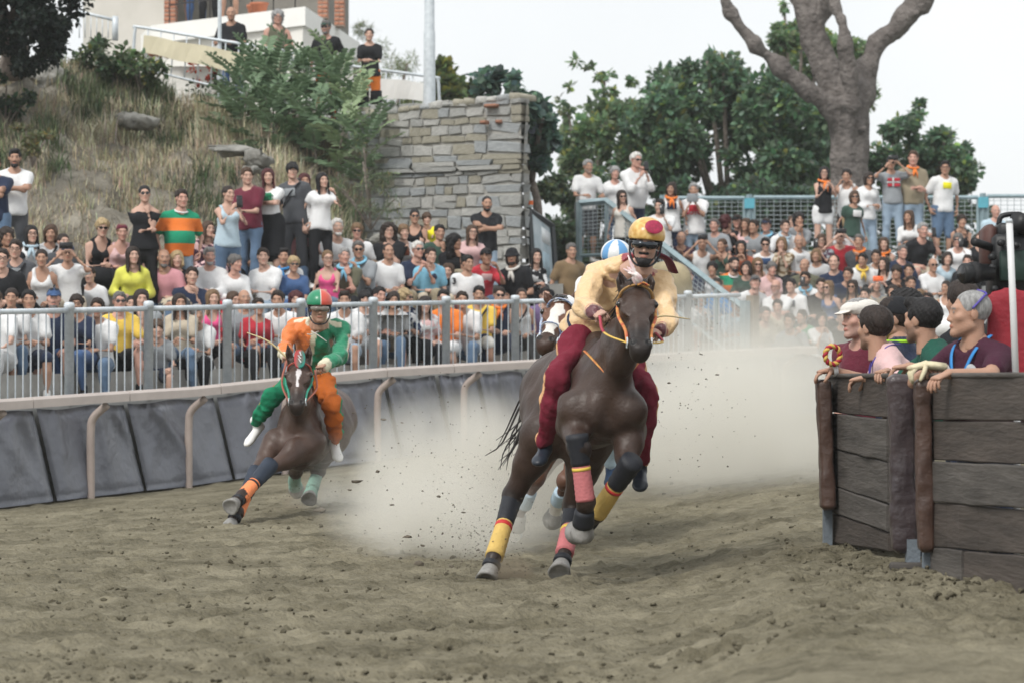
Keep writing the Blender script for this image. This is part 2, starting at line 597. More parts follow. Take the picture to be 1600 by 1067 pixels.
# clods lying on the track, far too many to count
ROCKS = [rock_np(i) for i in range(12)]
m_clod = mat('clod', (0.05, 0.044, 0.03), 0.95, rgb2=(0.16, 0.145, 0.104), scale=3.0, spec=0.1)
def scatter_rocks(pts, sizes, seed=5):
 r = np.random.default_rng(seed)
 parts = []
 for p, s in zip(pts, sizes):
  V, T = ROCKS[r.integers(12)]
  parts.append((V @ rotz(r.uniform(0, 6.28)).T @ rotx(r.uniform(-.4, .4)).T * s + p, T))
 return join_np(parts)
n = 7000
cy_ = 12.0 + 17 * RNG.random(n) ** 1.5
cx_ = (RNG.random(n) - .5) * cy_ * 0.36
keep = vnoise(cx_, cy_, 1.3, 77) + 0.35 * RNG.random(n) > -0.02
cx_, cy_ = cx_[keep], cy_[keep]
cs_ = 0.004 + 0.021 * RNG.random(len(cx_)) ** 4.5
V, Fs = scatter_rocks(np.stack([cx_, cy_, ground_z(cx_, cy_) + cs_ * .2], -1), cs_)
put('dirt_clods', mesh_np('dirt_clods', V, Fs, m_clod, smooth_=False), kind='stuff')
# loose dirt banked along the barrier's foot
bx, by, bs = [], [], []
for i in range(3):
 a, b = BAR[i], BAR[i + 1]
 for _ in range(170):
  t = RNG.random()
  q = a + (b - a) * t + RNG.normal(0, 0.13, 2) + np.array((-0.16, -0.12))
  bx.append(q[0]); by.append(q[1]); bs.append(0.005 + 0.019 * RNG.random() ** 3)
bx, by, bs = map(np.array, (bx, by, bs))
V, Fs = scatter_rocks(np.stack([bx, by, ground_z(bx, by) + bs * .2], -1), bs, 6)
put('bank_clods', mesh_np('bank_clods', V, Fs, m_clod, smooth_=False), kind='stuff')
# ------------------------------------------------------------------ stone terraces under the left crowd
m_stone = mat('terrace_stone', (0.24, 0.235, 0.22), 0.9, rgb2=(0.42, 0.41, 0.385), scale=2.2, bump=0.5, bscale=25)
m_conc = mat('concrete', (0.30, 0.30, 0.29), 0.9, rgb2=(0.42, 0.42, 0.40), scale=1.5, bump=0.3, bscale=30)
ROWH = [475, 412, 362]                                   # head heights of the three seated rows in the photograph
def row_off(px, r):
 return 1.25 + r * np.interp(px, (0, 500, 900), (2.0, 1.35, 1.2))
def row_seat(px, r):
 D = Df(px) + row_off(px, r)
 return CAM_H + (590 - ROWH[r]) / F_PX * D - 0.73
def strip(name, pxs, lo, hi, z0, z1, m, kind='structure', parent=None):
 """A curved block along the fence: from off lo to off hi, bottom z0 to top z1 (functions of px)."""
 V = []
 for px in pxs:
  for off, zz in ((lo, z0), (lo, z1), (hi, z1), (hi, z0)):
   V.append(curve_at(px, off(px) if callable(off) else off, zz(px) if callable(zz) else zz))
 V = np.array(V)
 k = len(pxs)
 F = [(i * 4 + a, i * 4 + (a + 1) % 4, i * 4 + 4 + (a + 1) % 4, i * 4 + 4 + a) for i in range(k - 1) for a in range(4)]
 F += [(0, 1, 2, 3), (k * 4 - 1, k * 4 - 2, k * 4 - 3, k * 4 - 4)]
 o = put(name, mesh_np(name, V, np.array(F), m, smooth_=False), parent)
 if kind:
  o['kind'] = kind
 return o
PXL = list(range(-260, 920, 60))
strip('base_wall', list(range(-260, 1300, 60)), 0.12, 0.75, lambda p: zf(p) - .3, lambda p: zf(p) + .98, m_conc)
strip('terrace_floor', PXL, 0.75, lambda p: row_off(p, 0) - .22, -1.0, lambda p: row_seat(p, 0) - .45, m_stone)
for r in range(3):
 nxt = (lambda p, r=r: row_off(p, r + 1) - .22) if r < 2 else (lambda p: row_off(p, 2) + 1.4)
 strip('terrace_step', PXL, lambda p, r=r: row_off(p, r) - .22, nxt, -1.0, lambda p, r=r: row_seat(p, r), m_stone)
# ------------------------------------------------------------------ track rail on bent posts
m_rail = mat('rail_paint', (0.52, 0.46, 0.43), 0.55, 0.08, 3.0, bump=0.05)
m_post = mat('rail_post', (0.36, 0.30, 0.27), 0.55, 0.12, 3.0, bump=0.05)
rail = thing('track_rail', 'pale brown guard rail curving round the dirt track on bent posts', 'rail', curve_at(400, -.7, zf(400)))
rloc = np.array(rail.location)
joints = [-180, -60, 46, 197, 340, 480, 600, 705, 835, 960, 1080, 1175, 1275]
for a, b in zip(joints[:-1], joints[1:]):
 pts = np.array([curve_at(p, -.72, zf(p) + 1.02) for p in np.linspace(a + .6, b - .6, 5)])
 prof = [(-.05, -.05), (-.05, .03), (-.03, .055), (.03, .055), (.05, .03), (.05, -.05)]
 tan = np.gradient(pts, axis=0)
 V = []
 for p, t in zip(pts, tan):
  nrm = unit((t[1], -t[0], 0))
  V += [p + nrm * q[0] + np.array((0, 0, q[1])) for q in prof]
 F = np.array([(i * 6 + j, i * 6 + (j + 1) % 6, i * 6 + 6 + (j + 1) % 6, i * 6 + 6 + j) for i in range(4) for j in range(6)])
 put('rail_section', mesh_np('rail_section', np.array(V) - rloc, [F, np.array([range(6), range(29, 23, -1)])], m_rail, smooth_=False), rail)
for p in (-20, 142, 295, 445, 590, 725, 850, 985, 1120, 1225):
 foot = curve_at(p, -.42, zf(p) - .05)
 top = curve_at(p + 26, -.7, zf(p) + .96)
 mid = foot * .0 + np.array((foot[0], foot[1], zf(p) + .66))
 knee = np.array((foot[0] + (top[0] - foot[0]) * .15, foot[1] + (top[1] - foot[1]) * .15, zf(p) + .82))
 V, F = tube_np(bez([foot, (foot + mid) / 2, mid, knee, top], 6), 0.042, 10)
 put('post', mesh_np('post', V - rloc, F, m_post), rail)
# ------------------------------------------------------------------ padded tarpaulin boards under the fence
m_tarp = mat('tarpaulin', (0.108, 0.116, 0.142), 0.30, rgb2=(0.155, 0.165, 0.196), scale=1.1, bump=0.35, bscale=4, spec=0.5, bdist=0.08, detail=1.0)
tops = [-200, -90, 54, 196, 336, 470, 600, 682, 745, 818, 890, 965, 1040, 1120, 1200, 1285]
PAD_WORDS = ['cut by the left edge of the picture', 'in the left corner of the track', 'second from the left in the row', 'left of the green and orange rider',
             'behind the galloping bay of the green and orange rider', 'just right of the green and orange rider', 'half in dust between the two leading horses',
             'narrow, left of the crimson rider\'s horse', 'beside the hindquarters of the leading horse', 'behind the leading horse', 'behind the crimson rider',
             'right of the crimson rider in dust', 'deep in the dust on the far bend', 'near the far end of the row in dust', 'last of the row at the far bend']
for i, (a, b) in enumerate(zip(tops[:-1], tops[1:])):
 sh = np.interp(a, (0, 600, 1200), (33, 26, 18))
 cx = (a + b) / 2
 base = curve_at(cx, -.3, zf(cx))
 nu, nv = 25, 14
 r = np.random.default_rng(100 + i)
 V = []
 fold = [(r.uniform(.1, .9), r.uniform(-.5, .5), r.uniform(.02, .08), r.uniform(.03, .10)) for _ in range(8)]
 for side in (0, 1):
  for iv in range(nv):
   v = iv / (nv - 1)
   for iu in range(nu):
    u = iu / (nu - 1)
    px = lerp(a, b, u) + sh * (1 - v)
    px = px + (3.0 if u < .5 else -3.0) * (1 - min(1, min(u, 1 - u) * 8))
    edge = min(1, min(u, 1 - u) / .07) ** .5 * min(1, (1 - v) / .08 + .25) ** .5 * min(1, v / .05 + .2) ** .5
    bul = 0.05 + 0.09 * edge
    for f0, sl, am, wd in fold:
     bul += am * math.exp(-((u - f0 - sl * (v - 1)) / wd) ** 2) * min(1, v + .15) * (1 if am > .02 else -1)
    z = zf(px) + 0.02 + 0.92 * v + 0.012 * math.sin(9 * u + i) * v
    off = lerp(-.30, -.02, v) - (bul if side == 0 else -0.03)
    V.append(curve_at(px, off, z) - base)
 V = np.array(V)
 F = []
 for iv in range(nv - 1):
  for iu in range(nu - 1):
   k = iv * nu + iu
   F.append((k, k + 1, k + nu + 1, k + nu))
   k += nu * nv
   F.append((k, k + nu, k + nu + 1, k + 1))
 ring = [iu for iu in range(nu)] + [iv * nu + nu - 1 for iv in range(1, nv)] + [(nv - 1) * nu + iu for iu in range(nu - 2, -1, -1)] + [iv * nu for iv in range(nv - 2, 0, -1)]
 for p_, q_ in zip(ring, ring[1:] + ring[:1]):
  F.append((p_, q_, q_ + nu * nv, p_ + nu * nv))
 put('crash_pad', mesh_np('crash_pad', V, np.array(F), m_tarp), None, base, label='grey tarpaulin crash pad ' + PAD_WORDS[i],
  category='crash pad', group='padded boards along the track fence')
# ------------------------------------------------------------------ galvanised fence above the pads
m_galv = mat('galvanised', (0.46, 0.51, 0.55), 0.40, rgb2=(0.64, 0.69, 0.73), scale=14, metal=0.08, spec=0.5)
fence = thing('metal_fence', 'galvanised steel railing with round posts and thin bars before the seated crowd', 'fence', curve_at(500, .15, zf(500) + 1))
floc = np.array(fence.location)
zt = lambda p: np.interp(p, (0, 800, 1160), (1.845, 2.14, 2.31))
zb = lambda p: zf(p) + 1.0
posts = [-130, -12, 108, 232, 355, 470, 583, 697, 805, 905, 1000, 1075]
post_me = mesh_np('fence_post', *lathe_np([(0, 0), (.050, 0), (.050, .95), (.056, .952), (.056, 1.0), (.044, 1.02), (0, 1.025)], 16), m_galv)
for p in posts:
 b = curve_at(p, .15, zb(p) - .03)
 o = put('post', post_me, fence, b - floc)
 o.scale = (1, 1, (zt(p) + .06 - b[2]) / 1.0)
rails = list(zip(posts[:-1], posts[1:])) + [(1075, 1156)]
bar_me = mesh_np('bar', *lathe_np([(.0075, 0), (.0075, 1)], 6), m_galv)
for a, b in rails:
 pts = [curve_at(p, .15, zt(p)) for p in np.linspace(a, b, 3)]
 V, F = tube_np(np.array(pts) - floc, 0.028, 10)
 put('top_rail', mesh_np('top_rail', V, F, m_galv), fence)
 V, F = tube_np(np.array([curve_at(p, .15, zb(p) + .05) for p in np.linspace(a, b, 3)]) - floc, 0.018, 8)
 put('bottom_rail', mesh_np('bottom_rail', V, F, m_galv), fence)
 for p in np.linspace(a, b, 11)[1:-1] if a > -100 else []:
  lo = curve_at(p, .15, zb(p) + .05)
  o = put('bar', bar_me, fence, lo - floc)
  o.scale = (1, 1, zt(p) - lo[2])
# ------------------------------------------------------------------ right grandstand: concrete rows, stair railing, mesh fence
RS = [(43.0, 1.10, 'y')]
RROW = [525, 478, 440, 405, 373, 347]
def rrow_D(r):
 return 43.2 + .85 * r
def rrow_seat(r):
 return CAM_H + (590 - RROW[r]) / F_PX * rrow_D(r) - 0.73
m_bench = mat('stand_concrete', (0.24, 0.25, 0.25), 0.9, rgb2=(0.36, 0.37, 0.37), scale=1.5, bump=0.3, bscale=30)
xl, xr = P(1058, 590, 44)[0], P(1800, 590, 44)[0]
for r in range(6):
 D0, D1 = rrow_D(r) - .25, (rrow_D(r + 1) - .25 if r < 5 else 47.6)
 z = rrow_seat(r)
 put('stand_step', box_mesh('stand_step', ((xl + xr) / 2, (D0 + D1) / 2, (z - 1) / 2), (xr - xl, D1 - D0, z + 1), m_bench), kind='structure')
zf0 = rrow_seat(0) - .45
put('stand_floor', box_mesh('stand_floor', ((xl + xr) / 2 - .2, 42.6, (zf0 - 1) / 2), (xr - xl, .7, zf0 + 1), m_bench), kind='structure')
Z_BACK = 2.95
put('stand_landing', box_mesh('stand_landing', ((P(880, 590, 48)[0] + xr) / 2, 50.35, (Z_BACK - 1) / 2), (xr - P(880, 590, 48)[0], 5.5, Z_BACK + 1), m_bench), kind='structure')
m_blue = mat('blue_steel', (0.22, 0.30, 0.33), 0.45, rgb2=(0.33, 0.42, 0.45), scale=8, metal=0.25, spec=0.5)
m_teal = mat('teal_strap', (0.10, 0.36, 0.45), 0.5, 0.1)
m_wire = mat('wire', (0.35, 0.40, 0.42), 0.5, 0.1, metal=0.3)
def beam(a, b, w, name, m, parent=None, org=(0, 0, 0), n=4, flat=1.0):
 V, F = tube_np(np.array([a, lerp(np.asarray(a), np.asarray(b), .5), b]) - org, w, n, flat=flat)
 return put(name, mesh_np(name, V, F, m, smooth_=n > 5), parent)
def wire_panel(p00, p10, p11, p01, nu, nv, w, m, parent, org):
 """A welded mesh: thin wires between four corners, one part."""
 parts = []
 p00, p10, p11, p01 = map(np.asarray, (p00, p10, p11, p01))
 for i in range(nu + 1):
  t = i / nu
  parts.append(tube_np([lerp(p00, p10, t), lerp(p01, p11, t)], w, 3, caps=False))
 for i in range(nv + 1):
  t = i / nv
  parts.append(tube_np([lerp(p00, p01, t), lerp(p10, p11, t)], w, 3, caps=False))
 V, F = join_np(parts)
 return put('wire_mesh', mesh_np('wire_mesh', V - org, F, m), parent)
def mesh_fence(px0, px1, D0, D1, ytop, zbot, label, npan):
 a, b = P(px0, ytop, D0), P(px1, ytop, D1)
 root = thing('mesh_fence', label, 'fence', (a[0], a[1], zbot), group='wire mesh fence panels behind the stand')
 org = np.array(root.location)
 for i in range(npan):
  p, q = lerp(a, b, i / npan), lerp(a, b, (i + 1) / npan)
  d = unit(q - p) * .07
  p, q = p + d, q - d
  p0, q0 = p * 1, q * 1
  p0[2] = q0[2] = zbot + .1
  beam(p, q, .035, 'frame', m_blue, root, org)
  beam(p0, q0, .035, 'frame', m_blue, root, org)
  beam(p0, p, .035, 'frame', m_blue, root, org)
  beam(q0, q, .035, 'frame', m_blue, root, org)
  wire_panel(p0, q0, q, p, int(np.linalg.norm(q - p) / .11), 16, .006, m_wire, root, org)
 for i in range(npan + 1):
  p = lerp(a, b, i / npan)
  beam((p[0], p[1], zbot - .02), (p[0], p[1], p[2] + .05), .05, 'post', m_blue, root, org)
  put('clamp', mesh_np('clamp', *box_np(p - org + np.array((0, -.02, -.1)), (.16, .12, .16)), m_teal, smooth_=False), root)
mesh_fence(1035, 1170, 52.3, 52.3, 310, Z_BACK, 'grey blue mesh fence left of the pine trunk, up to the first teal clamp', 1)
mesh_fence(1171, 1535, 52.3, 52.3, 309, Z_BACK, 'grey blue mesh fence behind the people standing under the pine', 2)
mesh_fence(1536, 1760, 52.3, 52.3, 307, Z_BACK, 'grey blue mesh fence right of the boy with the yellow print', 1)
# stair railing coming down at the left end of the stand
st = thing('stair_railing', 'grey blue stair railing with wire infill sloping down beside the crimson rider', 'railing', P(905, 590, 46))
so = np.array(st.location)
A0, A1, A2 = P(905, 318, 47.2), P(948, 314, 47.0), P(1168, 486, 43.3)
B0, B1 = P(905, 400, 47.2), P(948, 398, 47.0)
for a, b, w in ((A0, A1, .05), (A1, A2, .05), (P(905, 316, 47.2), P(905, 430, 47.2), .05), (B0, B1, .03), (B1, P(1150, 560, 43.4), .03),
    (P(1040, 388, 45.4), P(1040, 520, 45.4), .05), (P(1120, 452, 44.0), P(1120, 560, 44.0), .045), (A1, P(948, 420, 47.0), .035)):
 beam(a, b, w, 'rail', m_blue, st, so)
wire_panel(B0, B1, A1, A0, 6, 14, .006, m_wire, st, so)
wire_panel(B1, P(1150, 560, 43.4), A2, A1, 34, 12, .006, m_wire, st, so)
# stairs behind it
for i in range(9):
 t = i / 8
 c = lerp(P(1120, 560, 43.6), P(930, 420, 47.6), t)
 z = lerp(zf0, Z_BACK, t)
 put('stair_step', box_mesh('stair_step', (c[0] - .15, c[1] + .2, (z - 1.2) / 2), (1.5, .52, z + 1.2), m_bench), kind='structure')
m_khaki = mat('khaki_wrap', (0.33, 0.28, 0.18), 0.85, 0.15, 8, bump=0.4, bscale=20)
m_wood = mat('grey_wood', (0.20, 0.16, 0.12), 0.85, rgb2=(0.32, 0.27, 0.21), scale=5, bump=0.4)
pp = thing('padded_post', 'wooden post with a rolled khaki pad on top, right of the crimson rider\'s shoulder', 'post', P(1050, 560, 42.6))
po = np.array(pp.location)
beam(P(1052, 585, 42.6), P(1052, 425, 42.6), .07, 'wood_post', m_wood, pp, po)
put('pad_roll', mesh_np('pad_roll', *[x for x in tube_np(bez([P(1028, 428, 42.9) - po, P(1045, 424, 42.5) - po, P(1062, 432, 42.3) - po, P(1066, 462, 42.35) - po], 6), [.13] + [.15] * 17 + [.12], 12)], m_khaki), pp)
gp = thing('gate_post', 'brown weathered gate post with grey plate at the railing\'s end before the stand', 'post', P(1172, 560, 42.0))
go = np.array(gp.location)
beam(P(1176, 545, 42.0), P(1176, 462, 42.0), .09, 'wood_post', m_wood, gp, go)
beam(P(1164, 548, 41.9), P(1164, 470, 41.9), .07, 'steel_plate', m_blue, gp, go)
# ------------------------------------------------------------------ hillside, platform and wall
def hill_z(px, D):
 """Dirt slope behind the left crowd: rises from the standing row to the platform."""
 foot = np.interp(px, (-200, 300, 550, 600, 640), (38.2, 39.6, 42.4, 45.4, 46.0))
 top = np.interp(px, (-200, 60, 300, 560, 640), (46.5, 47.0, 47.0, 46.2, 46.8))
 ztop = np.interp(px, (-300, 0, 70, 150, 260, 420, 640), (6.3, 6.1, 6.0, 5.75, 5.5, 5.25, 5.15))
 t = np.clip((D - foot) / (top - foot), 0, 1)
 return 1.95 + (ztop - 1.95) * (t ** 0.85)
hp, hd = np.linspace(-320, 640, 110), np.linspace(37.0, 50, 90)
HP, HD = np.meshgrid(hp, hd, indexing='ij')
HX, HY = (HP - 800) / F_PX * HD, HD
HZ = hill_z(HP, HD)
ero = smooth(38.5, 41, HD) * (1 - smooth(46, 48, HD))
HZ = HZ + ero * (0.5 * vnoise(HX, HY, .8, 21) + .3 * vnoise(HX, HY, 2.1, 22) + .16 * vnoise(HX, HZ * 2, 5.0, 23) + .16 * vnoise(HX, HY, 7, 24))
hi = (np.arange(109)[:, None] * 90 + np.arange(89)[None, :]).ravel()
m_hill = mat('hill_earth', (0.10, 0.092, 0.074), 0.95, rgb2=(0.30, 0.28, 0.235), scale=1.6, bump=0.8, bscale=14, spec=0.1, detail=10, bdist=0.06)
put('hillside', mesh_np('hillside', np.stack([HX, HY, HZ], -1).reshape(-1, 3), np.stack([hi, hi + 90, hi + 91, hi + 1], -1), m_hill), kind='structure')
def hill_pt(px, D):
 x, y = (px - 800) / F_PX * D, D
 e = smooth(38.5, 41, D) * (1 - smooth(46, 48, D))
 z0 = hill_z(px, D)
 return np.array((x, y, z0 + e * (0.5 * vnoise(np.array(x), np.array(y), .8, 21) + .3 * vnoise(np.array(x), np.array(y), 2.1, 22) + .16 * vnoise(np.array(x), np.array(z0 * 2), 5.0, 23))))
Z_PLAT = 4.8
put('platform_edge', box_mesh('platform_edge', ((P(545, 590, 45.4)[0] + P(806, 590, 45.4)[0]) / 2, 46.4, 3.4), (2.35, 2.6, 2 * (Z_PLAT - 3.402)), m_conc), kind='structure')
put('platform', box_mesh('platform', (-5.45, 57.0, 2.1), (11.0, 20.5, 2 * (Z_PLAT - 2.1)), m_conc), kind='structure')
put('far_ground', box_mesh('far_ground', (6, 90, 1.0), (90, 75, 3.0), mat('far_grass', (0.10, 0.12, 0.06), 0.95, 0.3)), kind='structure')
# stone retaining wall, every stone its own piece
WL0, WR0 = P(540, 590, 44.9), P(814, 590, 43.4)
wall = thing('stone_wall', 'tall retaining wall of rough grey stones under the lamp post', 'wall', (WR0[0], WR0[1], 1.0))
wo_ = np.array(wall.location)
wu = unit((WR0[0] - WL0[0], WR0[1] - WL0[1], 0))
wn_ = np.array((wu[1], -wu[0], 0))                       # towards the camera
wlen = np.linalg.norm((WR0 - WL0)[:2])
m_mortar = mat('mortar', (0.24, 0.235, 0.215), 0.95, rgb2=(0.40, 0.39, 0.365), scale=4, bump=0.6, bscale=30)
zt_wall = lambda s: 5.17 - .16 * (1 - s / wlen)
core = [np.array(WL0), np.array(WR0)]
dep = np.array((0.04, 6.0, 0))
c8 = []
for base in (WL0, WR0):
 s = 0 if base is WL0 else wlen
 for yy in (0, 1):
  for z in (1.2, zt_wall(s) - .03):
   c8.append(np.array((base[0], base[1], z)) + (dep if yy else np.zeros(3)))
V, F = hexa(c8)
put('core', mesh_np('core', V - wo_, F, m_mortar, smooth_=False), wall)
stone_mats = [mat('stone_%s' % n_, c1, 0.92, rgb2=c2, scale=7, bump=0.7, bscale=26, spec=0.15, bdist=0.03) for n_, c1, c2 in (
 ('grey', (0.27, 0.275, 0.265), (0.44, 0.445, 0.43)), ('blue', (0.26, 0.28, 0.29), (0.41, 0.43, 0.44)),
 ('tan', (0.27, 0.255, 0.205), (0.41, 0.39, 0.325)), ('pale', (0.34, 0.34, 0.325), (0.52, 0.52, 0.495)))]
stone_meshes = []
for i in range(16):
 r = np.random.default_rng(300 + i)
 V, F = bevel_box_np((0, 0, 0), (1, 1, 1), .045)
 V = V * (1 + .12 * r.normal(size=2)[0] * V[:, [2]] * (1, 0, 1)) + .10 * r.normal() * V[:, [0]] * np.array((0, 0, 1)) * V[:, [2]] + r.normal(0, .03, (24, 3)) * (1, .5, 1.6)
 me = mesh_np('stone', V, F, stone_mats[i % 4], smooth_=False)
 stone_meshes.append(me)
r = np.random.default_rng(42)
z = 2.3
brick_m = mat('old_brick', (0.30, 0.15, 0.10), 0.9, 0.2, 8, bump=0.4)
brick_mesh = mesh_np('brick', *bevel_box_np((0, 0, 0), (1, .5, 1), .08), brick_m)
while z < 5.1:
 ledge = 4.13 < z < 4.24
 h = .075 if ledge else r.uniform(.10, .24) * (0.8 if z > 4.25 else 1.0)
 if z < 4.13 < z + h:
  h = 4.14 - z
 if z + h > 5.12:
  h = 5.16 - z
 s = r.uniform(-.1, 0)
 while s < wlen:
  quoin = wlen - s < .75 and z > 2.2
  w = r.uniform(.5, .8) if ledge else (r.uniform(.34, .6) if quoin else r.uniform(.14, .42))
  if s + w > wlen - .1:
   w = wlen - s + .02
  if w > .08:
   hh = h * (r.uniform(.8, 1.0) if not ledge else 1)
   split = h > .19 and r.random() < .35 and not quoin
   for k in range(2 if split else 1):
    hk = h * .5 if split else hh
    c = np.array((WL0[0], WL0[1], 0)) + wu * (s + w / 2) + wn_ * (r.uniform(-.105, -.085) + (.05 if ledge else 0)) + np.array((0, 0, z + hk * (.5 + k)))
    o = put('stone', stone_meshes[r.integers(16)], wall)
    o.matrix_local = mat4(None, c - wo_) @ Matrix.Rotation(math.atan2(wu[1], wu[0]), 4, 'Z') @ Matrix.Rotation(r.normal(0, .06 if not ledge else .0), 4, 'Y') @ Matrix.Diagonal((w * r.uniform(.90, .99), .25, hk * r.uniform(.84, .97), 1))
  s += w
 z += h
for px, py, w in ((768, 166, .2), (757, 192, .1), (781, 191, .09)):
 D = 43.6
 o = put('brick', brick_mesh, wall)
 o.matrix_local = mat4(None, P(px, py, D) - wo_) @ Matrix.Rotation(math.atan2(wu[1], wu[0]), 4, 'Z') @ Matrix.Diagonal((w, .25, .055, 1))
# lumpy coping along the top
cop = []
for i in range(16):
 s = wlen * (i + .5) / 16
 V, F = bevel_box_np((0, 0, 0), (wlen / 16 * r.uniform(.95, 1.05), .5, r.uniform(.06, .11)), .02, rotz(math.atan2(wu[1], wu[0])))
 me = mesh_np('coping_stone', V + r.normal(0, .008, V.shape), F, stone_mats[r.integers(4)])
 c = np.array((WL0[0], WL0[1], zt_wall(s) + .01)) + wu * s - wn_ * .2
 put('coping_stone', me, wall, c - wo_)
# the return face is covered in rough render
rp = []
for i in range(14):
 for j in range(12):
  t, u = i / 13, j / 11
  q = lerp(WR0, WR0 + dep * np.array((1.15, 1, 0)), t)
  rp.append(np.array((q[0] + .05 + .09 * u * 0 + .1 * (1 - u) + .05 * math.sin(5 * t + 7 * u), q[1] - .05 + (.05 if i else -.03), 1.2 + (zt_wall(wlen) - 1.22) * u)))
k = (np.arange(13)[:, None] * 12 + np.arange(11)[None, :]).ravel()
put('rendered_side', mesh_np('rendered_side', np.array(rp) - wo_, np.stack([k, k + 12, k + 13, k + 1], -1), m_mortar), wall)
# ------------------------------------------------------------------ lamp post, barriers and house on the platform
lp = thing('lamp_post', 'thick galvanised lamp post standing behind the stone wall', 'lamp post', P(671, 200, 46.6))
lp.location.z = Z_PLAT
put('pole', mesh_np('pole', *lathe_np([(.10, 0), (.088, 1.2), (.088, 1.62), (.078, 1.66), (.07, 4.5), (.055, 8)], 20), m_galv), lp)
put('base_flange', mesh_np('base_flange', *lathe_np([(0, .0), (.16, 0), (.16, .03), (.1, .05)], 16), m_galv), lp)
put('hook', mesh_np('hook', *tube_np(bez([(.08, 0, .1), (.16, 0, .14), (.18, 0, .4), (.12, 0, .55), (.07, 0, .5)], 5), .012, 6), m_galv), lp)
sp_ = thing('sign_pole', 'thin grey pole rising beside the bald man at the railing', 'pole', (*P(343, 200, 47.0)[:2], 4.9))
put('pole', mesh_np('pole', *lathe_np([(.03, 0), (.03, 4.6)], 10), m_galv), sp_)
put('collar', mesh_np('collar', *lathe_np([(.04, .85), (.045, .87), (.045, .9), (.04, .92)], 10), m_galv), sp_)
m_banner = mat('cream_banner', (0.62, 0.57, 0.42), 0.8, 0.06, 3, bump=0.2, bscale=8)
m_bwhite = mat('white_banner', (0.75, 0.75, 0.73), 0.8, 0.05, 3, bump=0.2, bscale=8)
def crowd_barrier(p0, p1, p2, p3, nbars, label, banner, mb):
 """p0,p1 top left/right, p2,p3 bottom right/left; banner = (low, high) fractions."""
 p0, p1, p2, p3 = map(np.asarray, (p0, p1, p2, p3))
 root = thing('crowd_barrier', label, 'barrier', p3, group='crowd barriers on the platform')
 og = np.array(root.location)
 loop = bez([lerp(p3, p0, .0), lerp(p3, p0, .6), lerp(p3, p0, .93), lerp(p0, p1, .03), lerp(p0, p1, .5), lerp(p0, p1, .97), lerp(p2, p1, .93), lerp(p2, p1, .5), p2], 6)
 put('frame', mesh_np('frame', *tube_np(loop - og, .024, 8), m_galv), root)
 put('lower_rail', mesh_np('lower_rail', *tube_np(np.array([lerp(p3, p0, .12), lerp(p2, p1, .12)]) - og, .018, 6), m_galv), root)
 for i in range(1, nbars):
  t = i / nbars
  put('bar', mesh_np('bar', *tube_np(np.array([lerp(lerp(p3, p0, .12), lerp(p2, p1, .12), t), lerp(p0, p1, t)]) - og, .011, 6), m_galv), root)
 if banner:
  V, n = [], 20
  for i in range(n + 1):
   for b in banner:
    t = .06 + .9 * i / n
    q = lerp(lerp(p3, p0, b), lerp(p2, p1, b), t)
    V.append(q + np.array((0, -.035 + .012 * math.sin(i * 1.3 + b * 4), .01 * math.sin(i * .9))))
  i = np.arange(n) * 2
  b_ = put('banner', mesh_np('banner', np.array(V) - og, np.stack([i, i + 2, i + 3, i + 1], -1), mb, smooth_=False), root)
  sm = b_.modifiers.new('thick', 'SOLIDIFY')
  sm.thickness = .006
crowd_barrier(P(212, 42, 47.4), P(455, 82, 46.6), P(455, 176, 46.6), P(205, 112, 47.4), 12, 'steel crowd barrier with a long cream banner below the bald man', (.46, .84), m_banner)
crowd_barrier(P(462, 92, 47.2), P(684, 122, 47.0), P(688, 176, 47.0), P(458, 170, 47.2), 11, 'steel crowd barrier with a white banner in front of the orange trousers', (.30, .80), m_bwhite)
# short railing by the dark conifer
rl = thing('iron_railing', 'short grey iron railing between the dark conifer and the house', 'railing', P(165, 62, 49))
ro = np.array(rl.location)
beam(P(120, 18, 49), P(180, 32, 49), .025, 'top_rail', m_galv, rl, ro, 8)
beam(P(180, 64, 49), P(180, 26, 49), .05, 'post', m_galv, rl, ro, 10)
for px in range(124, 178, 9):
 beam(P(px, 60, 49), P(px, 20 + (px - 120) * .22, 49), .009, 'bar', m_galv, rl, ro, 6)
# the house
m_cream = mat('cream_render', (0.50, 0.485, 0.44), 0.9, rgb2=(0.62, 0.60, 0.56), scale=.9, bump=0.15, bscale=20)
m_white = mat('white_render', (0.72, 0.71, 0.67), 0.9, 0.05, 1.2, bump=0.12, bscale=20)
m_trim = mat('white_trim', (0.78, 0.78, 0.76), 0.8, 0.04, 2)
m_brick = mat('house_brick', (0.32, 0.13, 0.08), 0.9, rgb2=(0.46, 0.22, 0.14), scale=9, bump=0.4)
m_pot = mat('terracotta', (0.48, 0.17, 0.09), 0.8, 0.15, 6)
hs = thing('house', 'cream house with a white walled balcony terrace and brick pillars', 'house', P(380, 300, 55))
ho = np.array(hs.location)
Cn, Lf, Rt = P(473, 12, 52.0), P(255, 45, 54.8), P(552, 62, 57.5)
zt_ = Cn[2]
def prism(poly, z0, z1, name, m, parent, org):
 k = len(poly)
 V = [(*p[:2], z0) for p in poly] + [(*p[:2], z1) for p in poly]
 F = [np.array([(i, (i + 1) % k, k + (i + 1) % k, k + i) for i in range(k)])]
 F.append(np.array([tuple(range(k - 1, -1, -1)), tuple(range(k, 2 * k))]))
 return put(name, mesh_np(name, np.array(V) - org, F, m, smooth_=False), parent)
back = np.array((-1.5, 6.0))
prism([Cn[:2], Rt[:2], Lf[:2] + back, Lf[:2]], Z_PLAT - .1, zt_ - .32, 'balcony_wall', m_white, hs, ho)
g = 0.12
